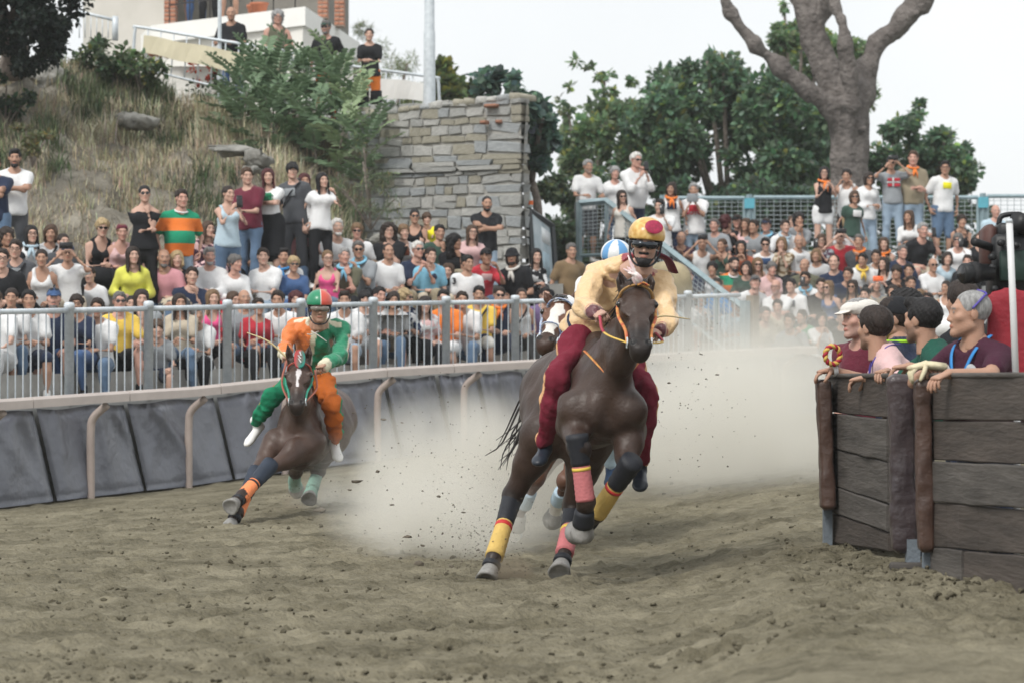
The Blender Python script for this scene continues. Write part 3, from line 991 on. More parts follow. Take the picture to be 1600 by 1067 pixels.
prism([Cn[:2] + np.array((.05, -g)), Rt[:2] + np.array((g, 0)), Lf[:2] + back + np.array((-.2, 0)), Lf[:2] + np.array((-.2, -g))], zt_ - .317, zt_, 'balcony_slab', m_trim, hs, ho)
prism([P(140, 0, 56.5)[:2], P(262, 0, 56.0)[:2], P(262, 0, 62)[:2], P(130, 0, 62)[:2]], Z_PLAT - .5, 11.0, 'wall', m_cream, hs, ho)
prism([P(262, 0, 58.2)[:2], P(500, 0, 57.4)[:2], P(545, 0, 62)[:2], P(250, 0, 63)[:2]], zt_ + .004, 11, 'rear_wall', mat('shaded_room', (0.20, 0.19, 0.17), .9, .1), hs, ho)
for px, D, w in ((267, 55.0, .20), (505, 53.8, .17), (531, 55.0, .17)):
 c = P(px, 0, D)
 pil = put('pillar', box_mesh('pillar', (c[0] - ho[0], c[1] - ho[1], zt_ + 1.3 - ho[2]), (w, .36, 2.59), mat('brick_joint', (0.30, 0.24, 0.2), .95, .1)), hs)
 br = mesh_np('brick', *bevel_box_np((0, 0, 0), (w * .52, .38, .062), .008), m_brick)
 for k in range(14):
  for sx in (-1, 1):
   put('brick', br, pil, (c[0] - ho[0] + sx * w * .25, c[1] - ho[1] + (.006 if (k + sx) % 3 else -.004), zt_ + .05 + k * .075 - ho[2]))
for i in range(3):
 zz = zt_ + .35 + i * .3
 a, b = lerp(Lf, Cn, .05), lerp(Lf, Cn, 1.0)
 a, b = np.array((a[0], a[1] - .05, zz)), np.array((b[0], b[1] - .05, zz))
 beam(a, b, .013, 'balcony_rail', mat('black_iron', (0.03, .03, .032), .5, .1), hs, ho, 6)
for i in range(7):
 a = lerp(Lf, Cn, .05 + .15 * i)
 beam((a[0], a[1] - .05, zt_), (a[0], a[1] - .05, zt_ + 1), .012, 'balcony_upright', MATS['black_iron'], hs, ho, 6)
# roof tiles of the low shed in front of the house
shed = thing('tiled_shed', 'low shed with red clay roof tiles half hidden behind the cream banner', 'shed', P(290, 120, 50.5))
sho = np.array(shed.location)
a, b = P(238, 82, 50.5), P(335, 92, 50.0)
put('wall', mesh_np('wall', *box_np(lerp(a, b, .5) - sho + np.array((.1, .9, -.75)), (1.2, 1.2, 1.2)), m_white, smooth_=False), shed)
tile_me = mesh_np('tile', *tube_np([(0, 0, 0), (0, .3, .05), (0, .9, .16)], [.085, .08, .07], 8), mat('clay_tile', (0.30, 0.15, 0.10), .9, .25, 7))
for i in range(9):
 put('tile', tile_me, shed, lerp(a, b, i / 8) - sho)
# pots and flowers
for px, py, D, s, lab in ((405, 5, 52.9, .55, 'long terracotta planter on the balcony edge'),):
 pt = thing('planter', lab, 'planter', P(px, 17, D))
 pt.location.z = zt_ + .002
 put('trough', mesh_np('trough', *lathe_np([(0, 0), (.16, 0), (.2, .2), (.22, .22), (.22, .26), (.17, .25)], 16), m_pot), pt, matrix=Matrix.Diagonal((.75, .7, .7, 1)))
pt = thing('flower_pot', 'terracotta pot at the left of the balcony behind the bald man\'s head', 'pot', (*P(397, 0, 53.6)[:2], zt_ + .004))
put('pot', mesh_np('pot', *lathe_np([(0, 0), (.08, 0), (.12, .18), (.13, .18), (.13, .23), (.1, .23)], 18), m_pot), pt)
# ------------------------------------------------------------------ foliage
def leaf_shape(kind):
 if kind == 'plane':                                   # lobed leaf, folded along its midrib
  o = [(0, 0), (.30, -.05), (.5, .25), (.28, .42), (.30, .72), (0, 1.0), (-.30, .72), (-.28, .42), (-.5, .25), (-.30, -.05)]
  V = np.array([(x, y, abs(x) * .25) for x, y in o] + [(0, .4, 0)])
  return V, np.array([(10, i, (i + 1) % 10) for i in range(10)])
 if kind == 'oval':
  V = np.array([(0, 0, 0), (.26, .35, .07), (.2, .7, .06), (0, 1, 0), (-.2, .7, .06), (-.26, .35, .07)])
  return V, np.array([(0, 1, 2), (0, 2, 3), (0, 3, 4), (0, 4, 5)])
 V = np.array([(0, 0, 0), (.05, .5, 0), (0, 1, 0), (-.05, .5, 0)])     # needle spray
 return V, np.array([(0, 1, 2), (0, 2, 3)])
def leaves_np(C, S, shape, seed, up=0.4, out=None):
 r = np.random.default_rng(seed)
 n = len(C)
 V0, T0 = leaf_shape(shape)
 V0 = V0 * np.array((1.25, 1, 1)) if shape == 'oval' else V0
 d = r.normal(size=(n, 3))
 if out is not None:
  d = d * .8 + out
 d[:, 2] -= .25
 d /= np.linalg.norm(d, axis=1)[:, None]
 nr = r.normal(size=(n, 3)) * .8 + np.array((0, 0, up * 2))
 nr -= d * (nr * d).sum(1)[:, None]
 nr /= np.linalg.norm(nr, axis=1)[:, None] + 1e-9
 w = np.cross(d, nr)
 V = C[:, None, :] + S[:, None, None] * (V0[None, :, 0, None] * w[:, None, :] + V0[None, :, 1, None] * d[:, None, :] + V0[None, :, 2, None] * nr[:, None, :])
 T = (np.arange(n)[:, None, None] * len(V0) + T0[None]).reshape(-1, 3)
 return V.reshape(-1, 3), T, len(V0)
def leaf_mat(key, c):
 if key in MATS:
  return MATS[key]
 m = mat(key, (0.95, 0.95, 0.95), 0.55, 0.05, 3, attr=True, spec=0.3)
 nt = m.node_tree
 b = nt.nodes['Principled BSDF']
 tr = nt.nodes.new('ShaderNodeBsdfTranslucent')
 mx = nt.nodes.new('ShaderNodeMixShader')
 mx.inputs[0].default_value = 0.4
 at = next(n_ for n_ in nt.nodes if n_.type == 'ATTRIBUTE')
 nt.links.new(at.outputs['Color'], tr.inputs[0])
 out = next(n_ for n_ in nt.nodes if n_.type == 'OUTPUT_MATERIAL')
 nt.links.new(b.outputs[0], mx.inputs[1])
 nt.links.new(tr.outputs[0], mx.inputs[2])
 nt.links.new(mx.outputs[0], out.inputs[0])
 return m
m_leaf = leaf_mat('leaf', None)
m_bark = mat('bark', (0.14, 0.115, 0.10), 0.95, rgb2=(0.27, 0.235, 0.21), scale=5, bump=1.0, bscale=14, spec=.1, bdist=.06)
def crown_me(name, blobs, n, size, shape, tint, seed, jit=.25, shell=.45, yellow=.06):
 """Leaves spread through a set of (centre, radius) clumps, denser near each clump's surface."""
 r = np.random.default_rng(seed)
 c = np.array([b[0] for b in blobs])
 rad = np.array([b[1] for b in blobs])
 w = rad ** 2
 k = r.choice(len(blobs), n, p=w / w.sum())
 d = r.normal(size=(n, 3))
 d /= np.linalg.norm(d, axis=1)[:, None]
 q = c[k] + d * (rad[k] * r.random(n) ** shell)[:, None] * np.array((1, 1, .85))
 # sub clumps so that the surface breaks up
 q += .09 * np.sin(q * 7.0 + k[:, None])
 V, T, lv = leaves_np(q, size * r.uniform(.55, 1.3, n), shape, seed + 1, up=.8, out=d * .9)
 t = np.array(tint)[None] * (1 + jit * r.normal(size=(n, 1))).clip(.35, 1.8) * (1 + .1 * r.normal(size=(n, 3)))
 yl = r.random(n) < yellow
 t[yl] *= np.array((2.0, 1.5, .8))
 kk = (.8 + .4 * r.random(len(blobs)))[k]
 return mesh_np(name, V, T, m_leaf, np.repeat((t * kk[:, None]).clip(0.01, .6), lv, 0), smooth_=False)
def tree(name, label, cat, base, blobs, n, size, shape, tint, seed, trunk_r=.18, group=None, **kw):
 root = thing(name, label, cat, base, group=group)
 og = np.asarray(base, float)
 bl = [(np.asarray(c) - og, r_) for c, r_ in blobs]
 put('crown', crown_me('crown', bl, n, size, shape, tint, seed, **kw), root)
 cc = np.mean([b[0] for b in bl], axis=0)
 fork = np.array((cc[0] * .4, cc[1] * .4, cc[2] * .45))
 put('trunk', mesh_np('trunk', *tube_np(bez([(0, 0, -.2), fork * .5 + np.array((.05, 0, 0)), fork], 5), np.linspace(trunk_r, trunk_r * .7, 11), 9), m_bark), root)
 parts = []
 for c, r_ in bl[::max(1, len(bl) // 9)]:
  mid = lerp(fork, c, .5) + np.array((0, 0, .15))
  pts = bez([fork, mid, c], 4)
  parts.append(tube_np(pts, np.linspace(trunk_r * .5, .03, len(pts)), 6))
 V, F = join_np(parts)
 put('limb', mesh_np('limb', V, F, m_bark), root)
 return root
def blobs_px(lst, D, spread, seed, scale=1.0):
 """(px, py, radius in px) -> clumps; depth jittered by spread."""
 r = np.random.default_rng(seed)
 out = []
 for px, py, rp in lst:
  d = D + r.uniform(-spread, spread)
  out.append((P(px, py, d), rp * D / F_PX * scale))
 return out
def fill_blobs(poly, n, r0, r1, seed):
 """Clump centres filling a polygon in the photograph."""
 r = np.random.default_rng(seed)
 poly = np.array(poly, float)
 lo, hi = poly.min(0), poly.max(0)
 out = []
 while len(out) < n:
  p = r.uniform(lo, hi)
  ins = False
  for (x0, y0), (x1, y1) in zip(poly, np.roll(poly, -1, 0)):
   if (y0 > p[1]) != (y1 > p[1]) and p[0] < (x1 - x0) * (p[1] - y0) / (y1 - y0) + x0:
    ins = not ins
  if ins:
   out.append((p[0], p[1], r.uniform(r0, r1)))
 return out
G1, G2, G3 = (0.13, 0.215, 0.13), (0.19, 0.28, 0.15), (0.08, 0.135, 0.085)
# big leafy plane tree in the middle
pl = [(990, 200), (1020, 170), (1060, 110), (1100, 95), (1150, 110), (1195, 112), (1240, 125), (1285, 150), (1300, 230), (1290, 330), (1200, 350), (1000, 350), (960, 300), (970, 240)]
tree('plane_tree', 'large dense dark green plane tree behind the mesh fence, left of the pine trunk', 'tree', (*P(1140, 590, 62)[:2], 1.2),
     blobs_px(fill_blobs(pl, 80, 18, 38, 1) + [(1085, 108, 14), (1105, 96, 10), (1140, 104, 12), (1075, 130, 16), (1020, 165, 12), (1010, 190, 16)], 62, 2.2, 2), 30000, .16, 'oval', G1, 3, yellow=.05)
tree('plane_tree', 'loose light green tree in front of the white sky, right of the fig', 'tree', (*P(925, 590, 64)[:2], 1.2),
     blobs_px(fill_blobs([(880, 240), (900, 200), (940, 165), (985, 140), (1000, 240), (990, 330), (880, 330)], 26, 12, 26, 4)
              + [(905, 102, 6), (915, 98, 5), (945, 122, 8), (952, 118, 6), (885, 130, 5), (870, 165, 6), (888, 180, 10), (900, 260, 16), (875, 215, 9), (985, 135, 8), (945, 150, 12), (960, 180, 20)], 64, 1.5, 5),
     8500, .15, 'oval', G2, 6, yellow=.08)
tree('oak_tree', 'ragged green tree to the right of the pine trunk', 'tree', (*P(1420, 590, 63)[:2], 1.2),
     blobs_px(fill_blobs([(1360, 240), (1385, 205), (1420, 185), (1450, 200), (1500, 230), (1510, 290), (1440, 330), (1365, 340)], 34, 12, 26, 7)
              + [(1434, 160, 9), (1440, 175, 8), (1430, 190, 12), (1480, 205, 10), (1515, 240, 10), (1500, 260, 14), (1520, 270, 8), (1498, 300, 14), (1490, 315, 10)], 63, 1.5, 8), 10500, .15, 'oval', G1, 9)
tree('pale_tree', 'light green tree seen between the limbs of the pine', 'tree', (*P(1225, 590, 70)[:2], 1.2),
     blobs_px(fill_blobs([(1205, 40), (1225, 30), (1300, 60), (1340, 80), (1345, 180), (1260, 150), (1205, 90)], 22, 12, 24, 10) + [(1225, 8, 7), (1215, 45, 12)], 70, 1.5, 11), 6500, .16, 'oval', G2, 12)
tree('stone_pine', 'rounded yellow green pine behind the woman in orange trousers', 'tree', (*P(600, 590, 75)[:2], 4.0),
     blobs_px(fill_blobs([(535, 45), (560, 40), (600, 70), (640, 85), (660, 115), (655, 160), (540, 160)], 26, 10, 20, 13), 75, 1.5, 14), 5200, .19, 'needle', (0.13, 0.17, 0.055), 15, shell=.35)
tree('roadside_tree', 'sparse pale green tree right of the lamp post', 'tree', (*P(715, 590, 66)[:2], 3.0),
     blobs_px([(695, 108, 12), (700, 128, 10), (692, 140, 14), (720, 140, 8), (735, 132, 8), (710, 150, 14), (690, 155, 12), (740, 150, 10)], 66, .8, 16), 900, .2, 'plane', (0.10, 0.14, 0.05), 17, yellow=.2)
tree('dark_conifer', 'almost black conifer hanging over the hillside in the top left corner', 'tree', (*P(20, 590, 45.2)[:2], 5.9),
     blobs_px(fill_blobs([(-80, -60), (120, -60), (146, 10), (140, 40), (110, 70), (70, 95), (40, 118), (-80, 118)], 60, 16, 30, 18), 43.5, 1.0, 19), 21000, .085, 'oval', (0.020, 0.032, 0.026), 20, trunk_r=.22, shell=.5, yellow=0)
# hedge and bushes low behind the stand and fence
hedge = thing('hedge', 'dark green hedge behind the mesh fence', 'hedge', (*P(1200, 590, 56)[:2], 1.0))
put('foliage', crown_me('foliage', [(np.asarray(c) - np.array(hedge.location), r_) for c, r_ in blobs_px(fill_blobs([(1000, 300), (1320, 300), (1320, 430), (1000, 430)], 40, 22, 34, 22), 57, 1.2, 23)], 11000, .14, 'oval', G3, 24), hedge)
hedge = thing('hedge', 'green shrubbery seen through the mesh fence right of the jeans wearers', 'hedge', (*P(1440, 590, 56)[:2], 1.0))
put('foliage', crown_me('foliage', [(np.asarray(c) - np.array(hedge.location), r_) for c, r_ in blobs_px(fill_blobs([(1340, 320), (1530, 335), (1545, 420), (1340, 430)], 26, 16, 26, 25), 57, 1.2, 26)], 5500, .13, 'oval', (0.07, .115, .07), 27), hedge)
hedge = thing('hedge', 'bushes on the slope between the stone wall and the stair railing', 'hedge', (*P(870, 590, 58)[:2], 1.0))
put('foliage', crown_me('foliage', [(np.asarray(c) - np.array(hedge.location), r_) for c, r_ in blobs_px(fill_blobs([(842, 290), (880, 270), (905, 330), (915, 430), (850, 430)], 24, 12, 22, 28), 54, 2.5, 29)], 7000, .12, 'oval', (0.10, .14, .085), 30), hedge)
# fig tree spilling over the wall's corner
tree('fig_tree', 'blue green fig tree spilling over the corner of the stone wall', 'tree', (*P(838, 590, 45.2)[:2], 3.3),
     blobs_px(fill_blobs([(735, 130), (770, 112), (815, 145), (850, 165), (862, 200), (856, 240), (835, 268), (818, 262), (810, 200), (806, 160), (750, 150)], 34, 8, 15, 31)
              + [(745, 140, 8), (765, 128, 9), (790, 133, 9), (812, 138, 9)], 45.2, .6, 32), 1900, .15, 'plane', (0.11, 0.175, 0.14), 33, trunk_r=.08, yellow=0)
# umbrella pine trunk: one smooth body of trunk and limbs
pine = thing('umbrella_pine', 'thick grey brown pine trunk forking into four bare limbs above the stand', 'tree', (*P(1330, 590, 54)[:2], 2.0))
pg = np.array(pine.location)
q = lambda px, py, D=54.0: P(px, py, D) - pg
def build_pine(f):
 s = 54 / F_PX
 def limb(pts):
  pts = [(q(a, b, 54 + dd), w * s) for a, b, dd, w in pts]
  for (a, wa), (b, wb) in zip(pts[:-1], pts[1:]):
   f.cone(a, b, wa, wb, .12)
 limb([(1330, 420, 0, 36), (1328, 300, 0, 30), (1326, 240, 0, 28), (1328, 190, 0, 29), (1334, 150, 0, 26)])
 limb([(1316, 185, -.1, 20), (1270, 145, -.3, 15), (1220, 108, -.5, 12.5), (1180, 70, -.6, 11), (1140, 22, -.7, 10), (1122, -30, -.8, 10)])
 limb([(1318, 170, .2, 24), (1295, 110, .3, 21), (1275, 60, .4, 20), (1268, 30, .4, 18), (1250, -5, .5, 12), (1238, -40, .5, 11)])
 limb([(1272, 45, .4, 16), (1285, 15, .5, 16), (1296, -40, .5, 15)])
 limb([(1338, 165, -.4, 12), (1328, 120, -.5, 9.5), (1320, 70, -.6, 8.5), (1315, 30, -.4, 8), (1300, -10, 0, 8), (1298, -40, .2, 8)])
 limb([(1345, 150, .2, 22), (1350, 110, .3, 17), (1370, 72, .4, 16), (1412, 30, .4, 15), (1440, 5, .4, 17), (1480, -40, .4, 15)])
 for c, rr in ((q(1349, 203, 53.7), .09), (q(1431, 21, 54.2), .07), (q(1315, 160, 53.6), .08)):
  f.ell(c, (rr, rr, rr), k=.05)
 f.noise(.026, 8, 1, (1, 1, .45)); f.noise(.012, 21, 4, (1, 1, .35))
put('trunk', sdf_mesh('trunk', q(1095, 440) + np.array((0, -1.5, 0)), q(1500, -45) + np.array((0, 1.5, 0)), .05, build_pine,
                      mat('pine_bark', (0.085, 0.075, 0.070), 0.95, rgb2=(0.21, 0.19, 0.178), scale=4.5, bump=1.0, bscale=11, spec=.1, bdist=.09, detail=8)), pine)
# ------------------------------------------------------------------ weeds on the hill
def blades(pts, H, W, tint, seed, name, lean=.9):
 r = np.random.default_rng(seed)
 n = len(pts)
 a = r.uniform(0, 6.28, n)
 dr = np.stack([np.cos(a), np.sin(a), np.zeros(n)], 1)
 ln = r.uniform(0, lean, n)[:, None]
 sd = np.stack([-np.sin(a), np.cos(a), np.zeros(n)], 1) * W
 up = np.array((0, 0, 1.0))
 h = (H * r.uniform(.5, 1.2, n))[:, None]
 p0, p1, p2 = pts, pts + up * h * .55 + dr * h * ln * .4, pts + up * h * (1 - ln * .35) + dr * h * ln
 V = np.stack([p0 - sd, p0 + sd, p1 + sd * .8, p1 - sd * .8, p2], 1).reshape(-1, 3)
 k = np.arange(n)[:, None] * 5
 t = np.array(tint)[None] * r.uniform(.6, 1.35, (n, 1)) * (1 + .08 * r.normal(size=(n, 3)))
 return V, [k + np.array((0, 1, 2, 3)), k + np.array((3, 2, 4))], np.repeat(t.clip(.01, .7), 5, 0)
def tuft_field(spots, per, H, W, tint, seed, spread):
 r = np.random.default_rng(seed)
 pts = []
 for px, D in spots:
  for _ in range(per):
   p = hill_pt(px + r.normal(0, spread), D + r.normal(0, spread * .008))
   p[2] -= .03
   pts.append(p)
 return blades(np.array(pts), H, W, tint, seed + 1, '')
r = np.random.default_rng(8)
m_grass = tint_mat('grass', .8, .2, 0)
dry = [(r.uniform(-40, 620), r.uniform(39.8, 47.3)) for _ in range(520)]
V, F, C = tuft_field(dry, 34, .28, .006, (.44, .395, .275), 50, 9)
put('dry_grass', mesh_np('dry_grass', V, F, m_grass, C, False), kind='stuff')
tall = [(x + r.normal(0, 14), D) for x, D in 3 * ((150, 44.5), (150, 44.5), (185, 44.8), (330, 46.4), (345, 46.2), (325, 46.0), (360, 45.8), (340, 45.2), (430, 44.2), (470, 43.8), (490, 43.4), (450, 43.6), (520, 43), (410, 45), (375, 45.2), (300, 46.2), (260, 45.6))]
V, F, C = tuft_field(tall, 80, .55, .007, (.58, .53, .38), 52, 15)
put('tall_dry_grass', mesh_np('tall_dry_grass', V, F, m_grass, C, False), kind='stuff')
green = [(r.uniform(100, 330), r.uniform(45.0, 47.6)) for _ in range(80)] + [(r.uniform(250, 360), r.uniform(41.5, 44)) for _ in range(10)] + [(r.uniform(500, 620), r.uniform(42.3, 44)) for _ in range(55)] + [(r.uniform(-30, 90), r.uniform(42, 44)) for _ in range(24)]
V, F, C = tuft_field(green, 42,   .38, .009, (.12, .155, .085), 54, 10)
put('green_weeds', mesh_np('green_weeds', V, F, m_grass, C, False), kind='stuff')
# dead brushwood: thin bent twigs
parts = []
for _ in range(1100):
 p = hill_pt(r.uniform(-30, 600), r.uniform(39.8, 46.8))
 d = unit(r.normal(size=3) * np.array((1, .6, .7)) + np.array((0, -.3, .5))) * r.uniform(.15, .5)
 parts.append(tube_np([p, p + d * .5 + r.normal(0, .03, 3), p + d], [.007, .005, .003], 3, caps=False))
V, F = join_np(parts)
put('dead_twigs', mesh_np('dead_twigs', V, F, mat('twig', (.22, .19, .15), .9, .3, 6)), kind='stuff')
def bush(label, poly, D, n, size, shape, tint, seed, nb=14, rr=(9, 17), name='bush', spread=.35, group='bushes on the hillside'):
 bl = blobs_px(fill_blobs(poly, nb, *rr, seed), D, spread, seed + 1)
 c = np.mean([b[0] for b in bl], 0)
 base = np.array((c[0], c[1], min(b[0][2] - b[1] for b in bl)))
 root = thing(name, label, 'bush', base, group=group)
 put('foliage', crown_me('foliage', [(b[0] - base, b[1]) for b in bl], n, size, shape, tint, seed + 2), root)
 parts = [tube_np(bez([(0, 0, -.1), (b[0] - base) * .5, b[0] - base], 3), .012, 5) for b in bl[::2]]
 V, F = join_np(parts)
 put('stem', mesh_np('stem', V, F, m_bark), root)
bush('dark green bush under the dark conifer at the left edge', [(-20, 125), (40, 135), (50, 165), (10, 190), (-20, 185)], 44.0, 700, .09, 'oval', (.07, .115, .07), 60)
bush('leafy green bush below the short iron railing', [(140, 60), (200, 62), (215, 95), (150, 130), (110, 120)], 46.8, 1100, .1, 'oval', (.10, .15, .085), 63)
bush('green bush left of the cream banner barrier', [(190, 90), (235, 80), (250, 120), (205, 130)], 46.6, 700, .1, 'oval', (.12, .18, .09), 66)
bush('grey green weeds spilling down beside the stone wall', [(525, 250), (570, 215), (620, 290), (615, 345), (560, 350), (520, 300)], 42.6, 1800, .10, 'needle', (.17, .21, .13), 69, 18)
bush('low yellowish shrub on the hillside above the man in the white shirt', [(25, 200), (80, 195), (85, 235), (35, 240)], 41.8, 500, .07, 'oval', (.15, .155, .08), 72, 8, (7, 12))
# tree-of-heaven shoots with feather leaves: each leaf a piece
def pinnate_np(L, pairs, w, seed):
 r = np.random.default_rng(seed)
 parts = []
 rach = np.array([(0, L * t, -.32 * L * t * t) for t in np.linspace(0, 1, 7)])
 parts.append(tube_np(rach, np.linspace(.006, .003, 7), 4, caps=False))
 V0, T0 = leaf_shape('oval')
 for i in range(pairs):
  t = .12 + .86 * i / pairs
  c = np.array((0, L * t, -.32 * L * t * t))
  ln = w * (1.0 - .55 * abs(t - .45) - .1 * r.random())
  for sx in (-1, 1):
   R = rotz(-sx * math.radians(68 + r.uniform(-8, 8))) @ rotx(r.uniform(-.35, .1))
   parts.append((V0 * np.array((.72, 1, 1)) @ R.T * ln + c, T0))
 return join_np(parts)
m_frond = mat('frond', (.105, .175, .105), .5, rgb2=(.20, .29, .16), scale=2.0, spec=.4, coords='Object')
m_frond2 = mat('frond_pale', (.20, .28, .15), .5, rgb2=(.30, .38, .22), scale=2.0, spec=.4)
fronds = [mesh_np('frond', *pinnate_np(L, n_, w, 80 + i), m, smooth_=False) for i, (L, n_, w, m) in enumerate(
 ((.7, 10, .19, m_frond), (.85, 12, .2, m_frond), (.6, 9, .17, m_frond2), (.75, 11, .18, m_frond2)))]
SHOOTS = [(372, 138, 'at the left end of the row, below the bald man'), (408, 120, 'below the grey haired man\'s feet'), (440, 118, 'in front of the cream banner\'s end'), (472, 110, 'tallest, reaching the grey vest man\'s waist'),
          (505, 128, 'in front of the man in the green cap'), (532, 128, 'before the bright orange trousers of the capped man'), (558, 165, 'beside the left end of the stone wall'), (452, 165, 'in the thick of the row'),
          (415, 175, 'low in the row over dry grass'), (495, 185, 'low in the middle of the row'), (540, 205, 'hanging over the weeds by the wall'), (385, 165, 'low at the left over pale grass'), (575, 215, 'lowest, against the wall stones')]
for i, (px, py, w) in enumerate(SHOOTS):
 r = np.random.default_rng(700 + i)
 D = np.interp(py, (100, 220), (46.2, 44.2)) + r.uniform(-.2, .2)
 tip = P(px, py - 22, D)
 base = np.array((tip[0] + r.uniform(-.15, .15), tip[1] + .15, tip[2] - r.uniform(1.0, 1.3)))
 sh = thing('ailanthus_shoot', 'feathery leaved green shoot ' + w, 'shrub', base, group='feather leaved shoots below the railing')
 pts = bez([np.zeros(3), (tip - base) * .5 + r.normal(0, .04, 3), tip - base], 8)
 put('stem', mesh_np('stem', *tube_np(pts, np.linspace(.02, .008, len(pts)), 6), m_bark), sh)
 nf = 15
 for k in range(nf):
  t = .25 + .75 * k / nf
  c = pts[min(int(t * (len(pts) - 1)), len(pts) - 1)]
  az = k * 2.4 + r.uniform(-.3, .3)
  el = lerp(.2, 1.05, t) + r.uniform(-.2, .2)
  o = put('frond', fronds[(k + i) % 4] if i in (3, 5, 6, 10, 12) else fronds[k % 2], sh)
  o.matrix_local = Matrix.Translation(Vector(c.tolist())) @ Matrix.Rotation(az, 4, 'Z') @ Matrix.Rotation(el, 4, 'X') @ Matrix.Scale(r.uniform(.75, 1.1), 4)
fl = thing('geranium', 'red geranium flowers behind the barrier bars under the cream banner', 'flowers', P(321, 125, 47.2))
put('blossoms', crown_me('blossoms', [((x, 0, z), .09) for x, z in ((-.13, .12), (.02, .14), (.15, .1), (.08, .02), (-.05, .03))], 260, .05, 'oval', (.55, .075, .04), 90, yellow=0), fl)
put('foliage', crown_me('foliage', [((x, .05, -.08), .12) for x in (-.12, .05, .18)], 200, .07, 'oval', (.05, .09, .04), 92), fl)
# rock ledge and boulders on the slope
m_rock = mat('hill_rock', (0.13, 0.13, 0.118), .95, rgb2=(0.32, 0.315, 0.29), scale=3, bump=.9, bscale=18, bdist=.04)
for i, (px, py, D, sx, sz, lab) in enumerate(((372, 240, 42.6, .62, .10, 'long flat grey rock ledge behind the standing women'), (405, 249, 42.5, .34, .11, 'pale angular rock right of the flat ledge'),
                                              (395, 268, 42.3, .42, .10, 'squat grey rock just behind the woman with dark red hair'), (65, 128, 46.2, .75, .40, 'rough brown boulder mound under the dark conifer'),
                                              (590, 372, 42.4, .45, .25, 'grey boulder below the weeds beside the seated crowd'), (225, 192, 44.6, .7, .14, 'dark rock face half buried in dry grass'))):
 rr = np.random.default_rng(40 + i)
 sx, sz = sx * .62, sz * .8
 def bld(f, sx=sx, sz=sz, rr=rr, i=i):
  for _ in range(4):
   f.ell(rr.normal(0, 1, 3) * np.array((sx * .3, .08, sz * .2)), (sx * rr.uniform(.4, .6), .3, sz * rr.uniform(.5, .8)), k=.05)
  f.noise(.045, 9, i, (1, 1, 2.6)); f.noise(.02, 25, i + 50, (1, 1, 2.2))
 put('rock', sdf_mesh('rock', (-sx * 1.4, -.6, -sz * 1.8), (sx * 1.4, .6, sz * 1.8), .05, bld, m_rock), None, P(px, py, D), label=lab, category='rock', group='rocks on the hillside')
# notice board on the wall's side
nb = thing('notice_board', 'dark framed notice board with torn posters at the wall\'s corner', 'notice board', (*P(845, 590, 44.3)[:2], 2.2))
no = np.array(nb.location)
bA, bB, bC, bD = P(826, 328, 44.2), P(862, 352, 45.6), P(868, 440, 45.6), P(833, 440, 44.2)
m_frame = mat('board_frame', (.05, .055, .06), .5, .1)
for a, b in ((bA, bB), (bB, bC), (bD, bA)):
 beam(a, b, .05, 'frame', m_frame, nb, no)
V, F = hexa([bD + (.02, .05, 0), bA + (.02, .05, 0), bD + (.04, .1, 0), bA + (.04, .1, 0), bC + (-.02, .05, 0), bB + (-.02, .05, 0), bC + (0, .1, 0), bB + (0, .1, 0)])
put('panel', mesh_np('panel', V - no, F, mat('board', (.30, .40, .45), .4, rgb2=(.62, .68, .72), scale=3), smooth_=False), nb)
pa = lambda u, v: lerp(lerp(bA, bB, u), lerp(bD, bC, u), v) + np.array((0, .03, 0))
for u0, v0, u1, v1, c in ((.1, .12, .4, .5, (.55, .06, .12)), (.35, .12, .9, .4, (.75, .78, .80)), (.15, .5, .8, .95, (.42, .55, .62))):
 V = [pa(u0, v0), pa(u1, v0 + .05), pa(u1 - .04, v1), pa(u0 + .03, v1 - .03)]
 o = put('poster', mesh_np('poster', np.array(V) - no, np.array([(0, 1, 2, 3)]), mat('poster_%d' % (u0 * 100), c, .6, .2, 5)), nb)
 sm = o.modifiers.new('t', 'SOLIDIFY'); sm.thickness = .004
bt = thing('bottle', 'small clear bottle with an orange label standing on the notice board', 'bottle', P(829, 325, 44.2))
put('glass', mesh_np('glass', *lathe_np([(0, 0), (.035, 0), (.037, .1), (.03, .15), (.014, .19), (.014, .22), (0, .22)], 12), mat('bottle_plastic', (.6, .68, .7), .15, .05)), bt)
put('wrapper', mesh_np('wrapper', *lathe_np([(.039, .04), (.039, .1)], 12), mat('orange_label', (.75, .16, .04), .5, .1)), bt)
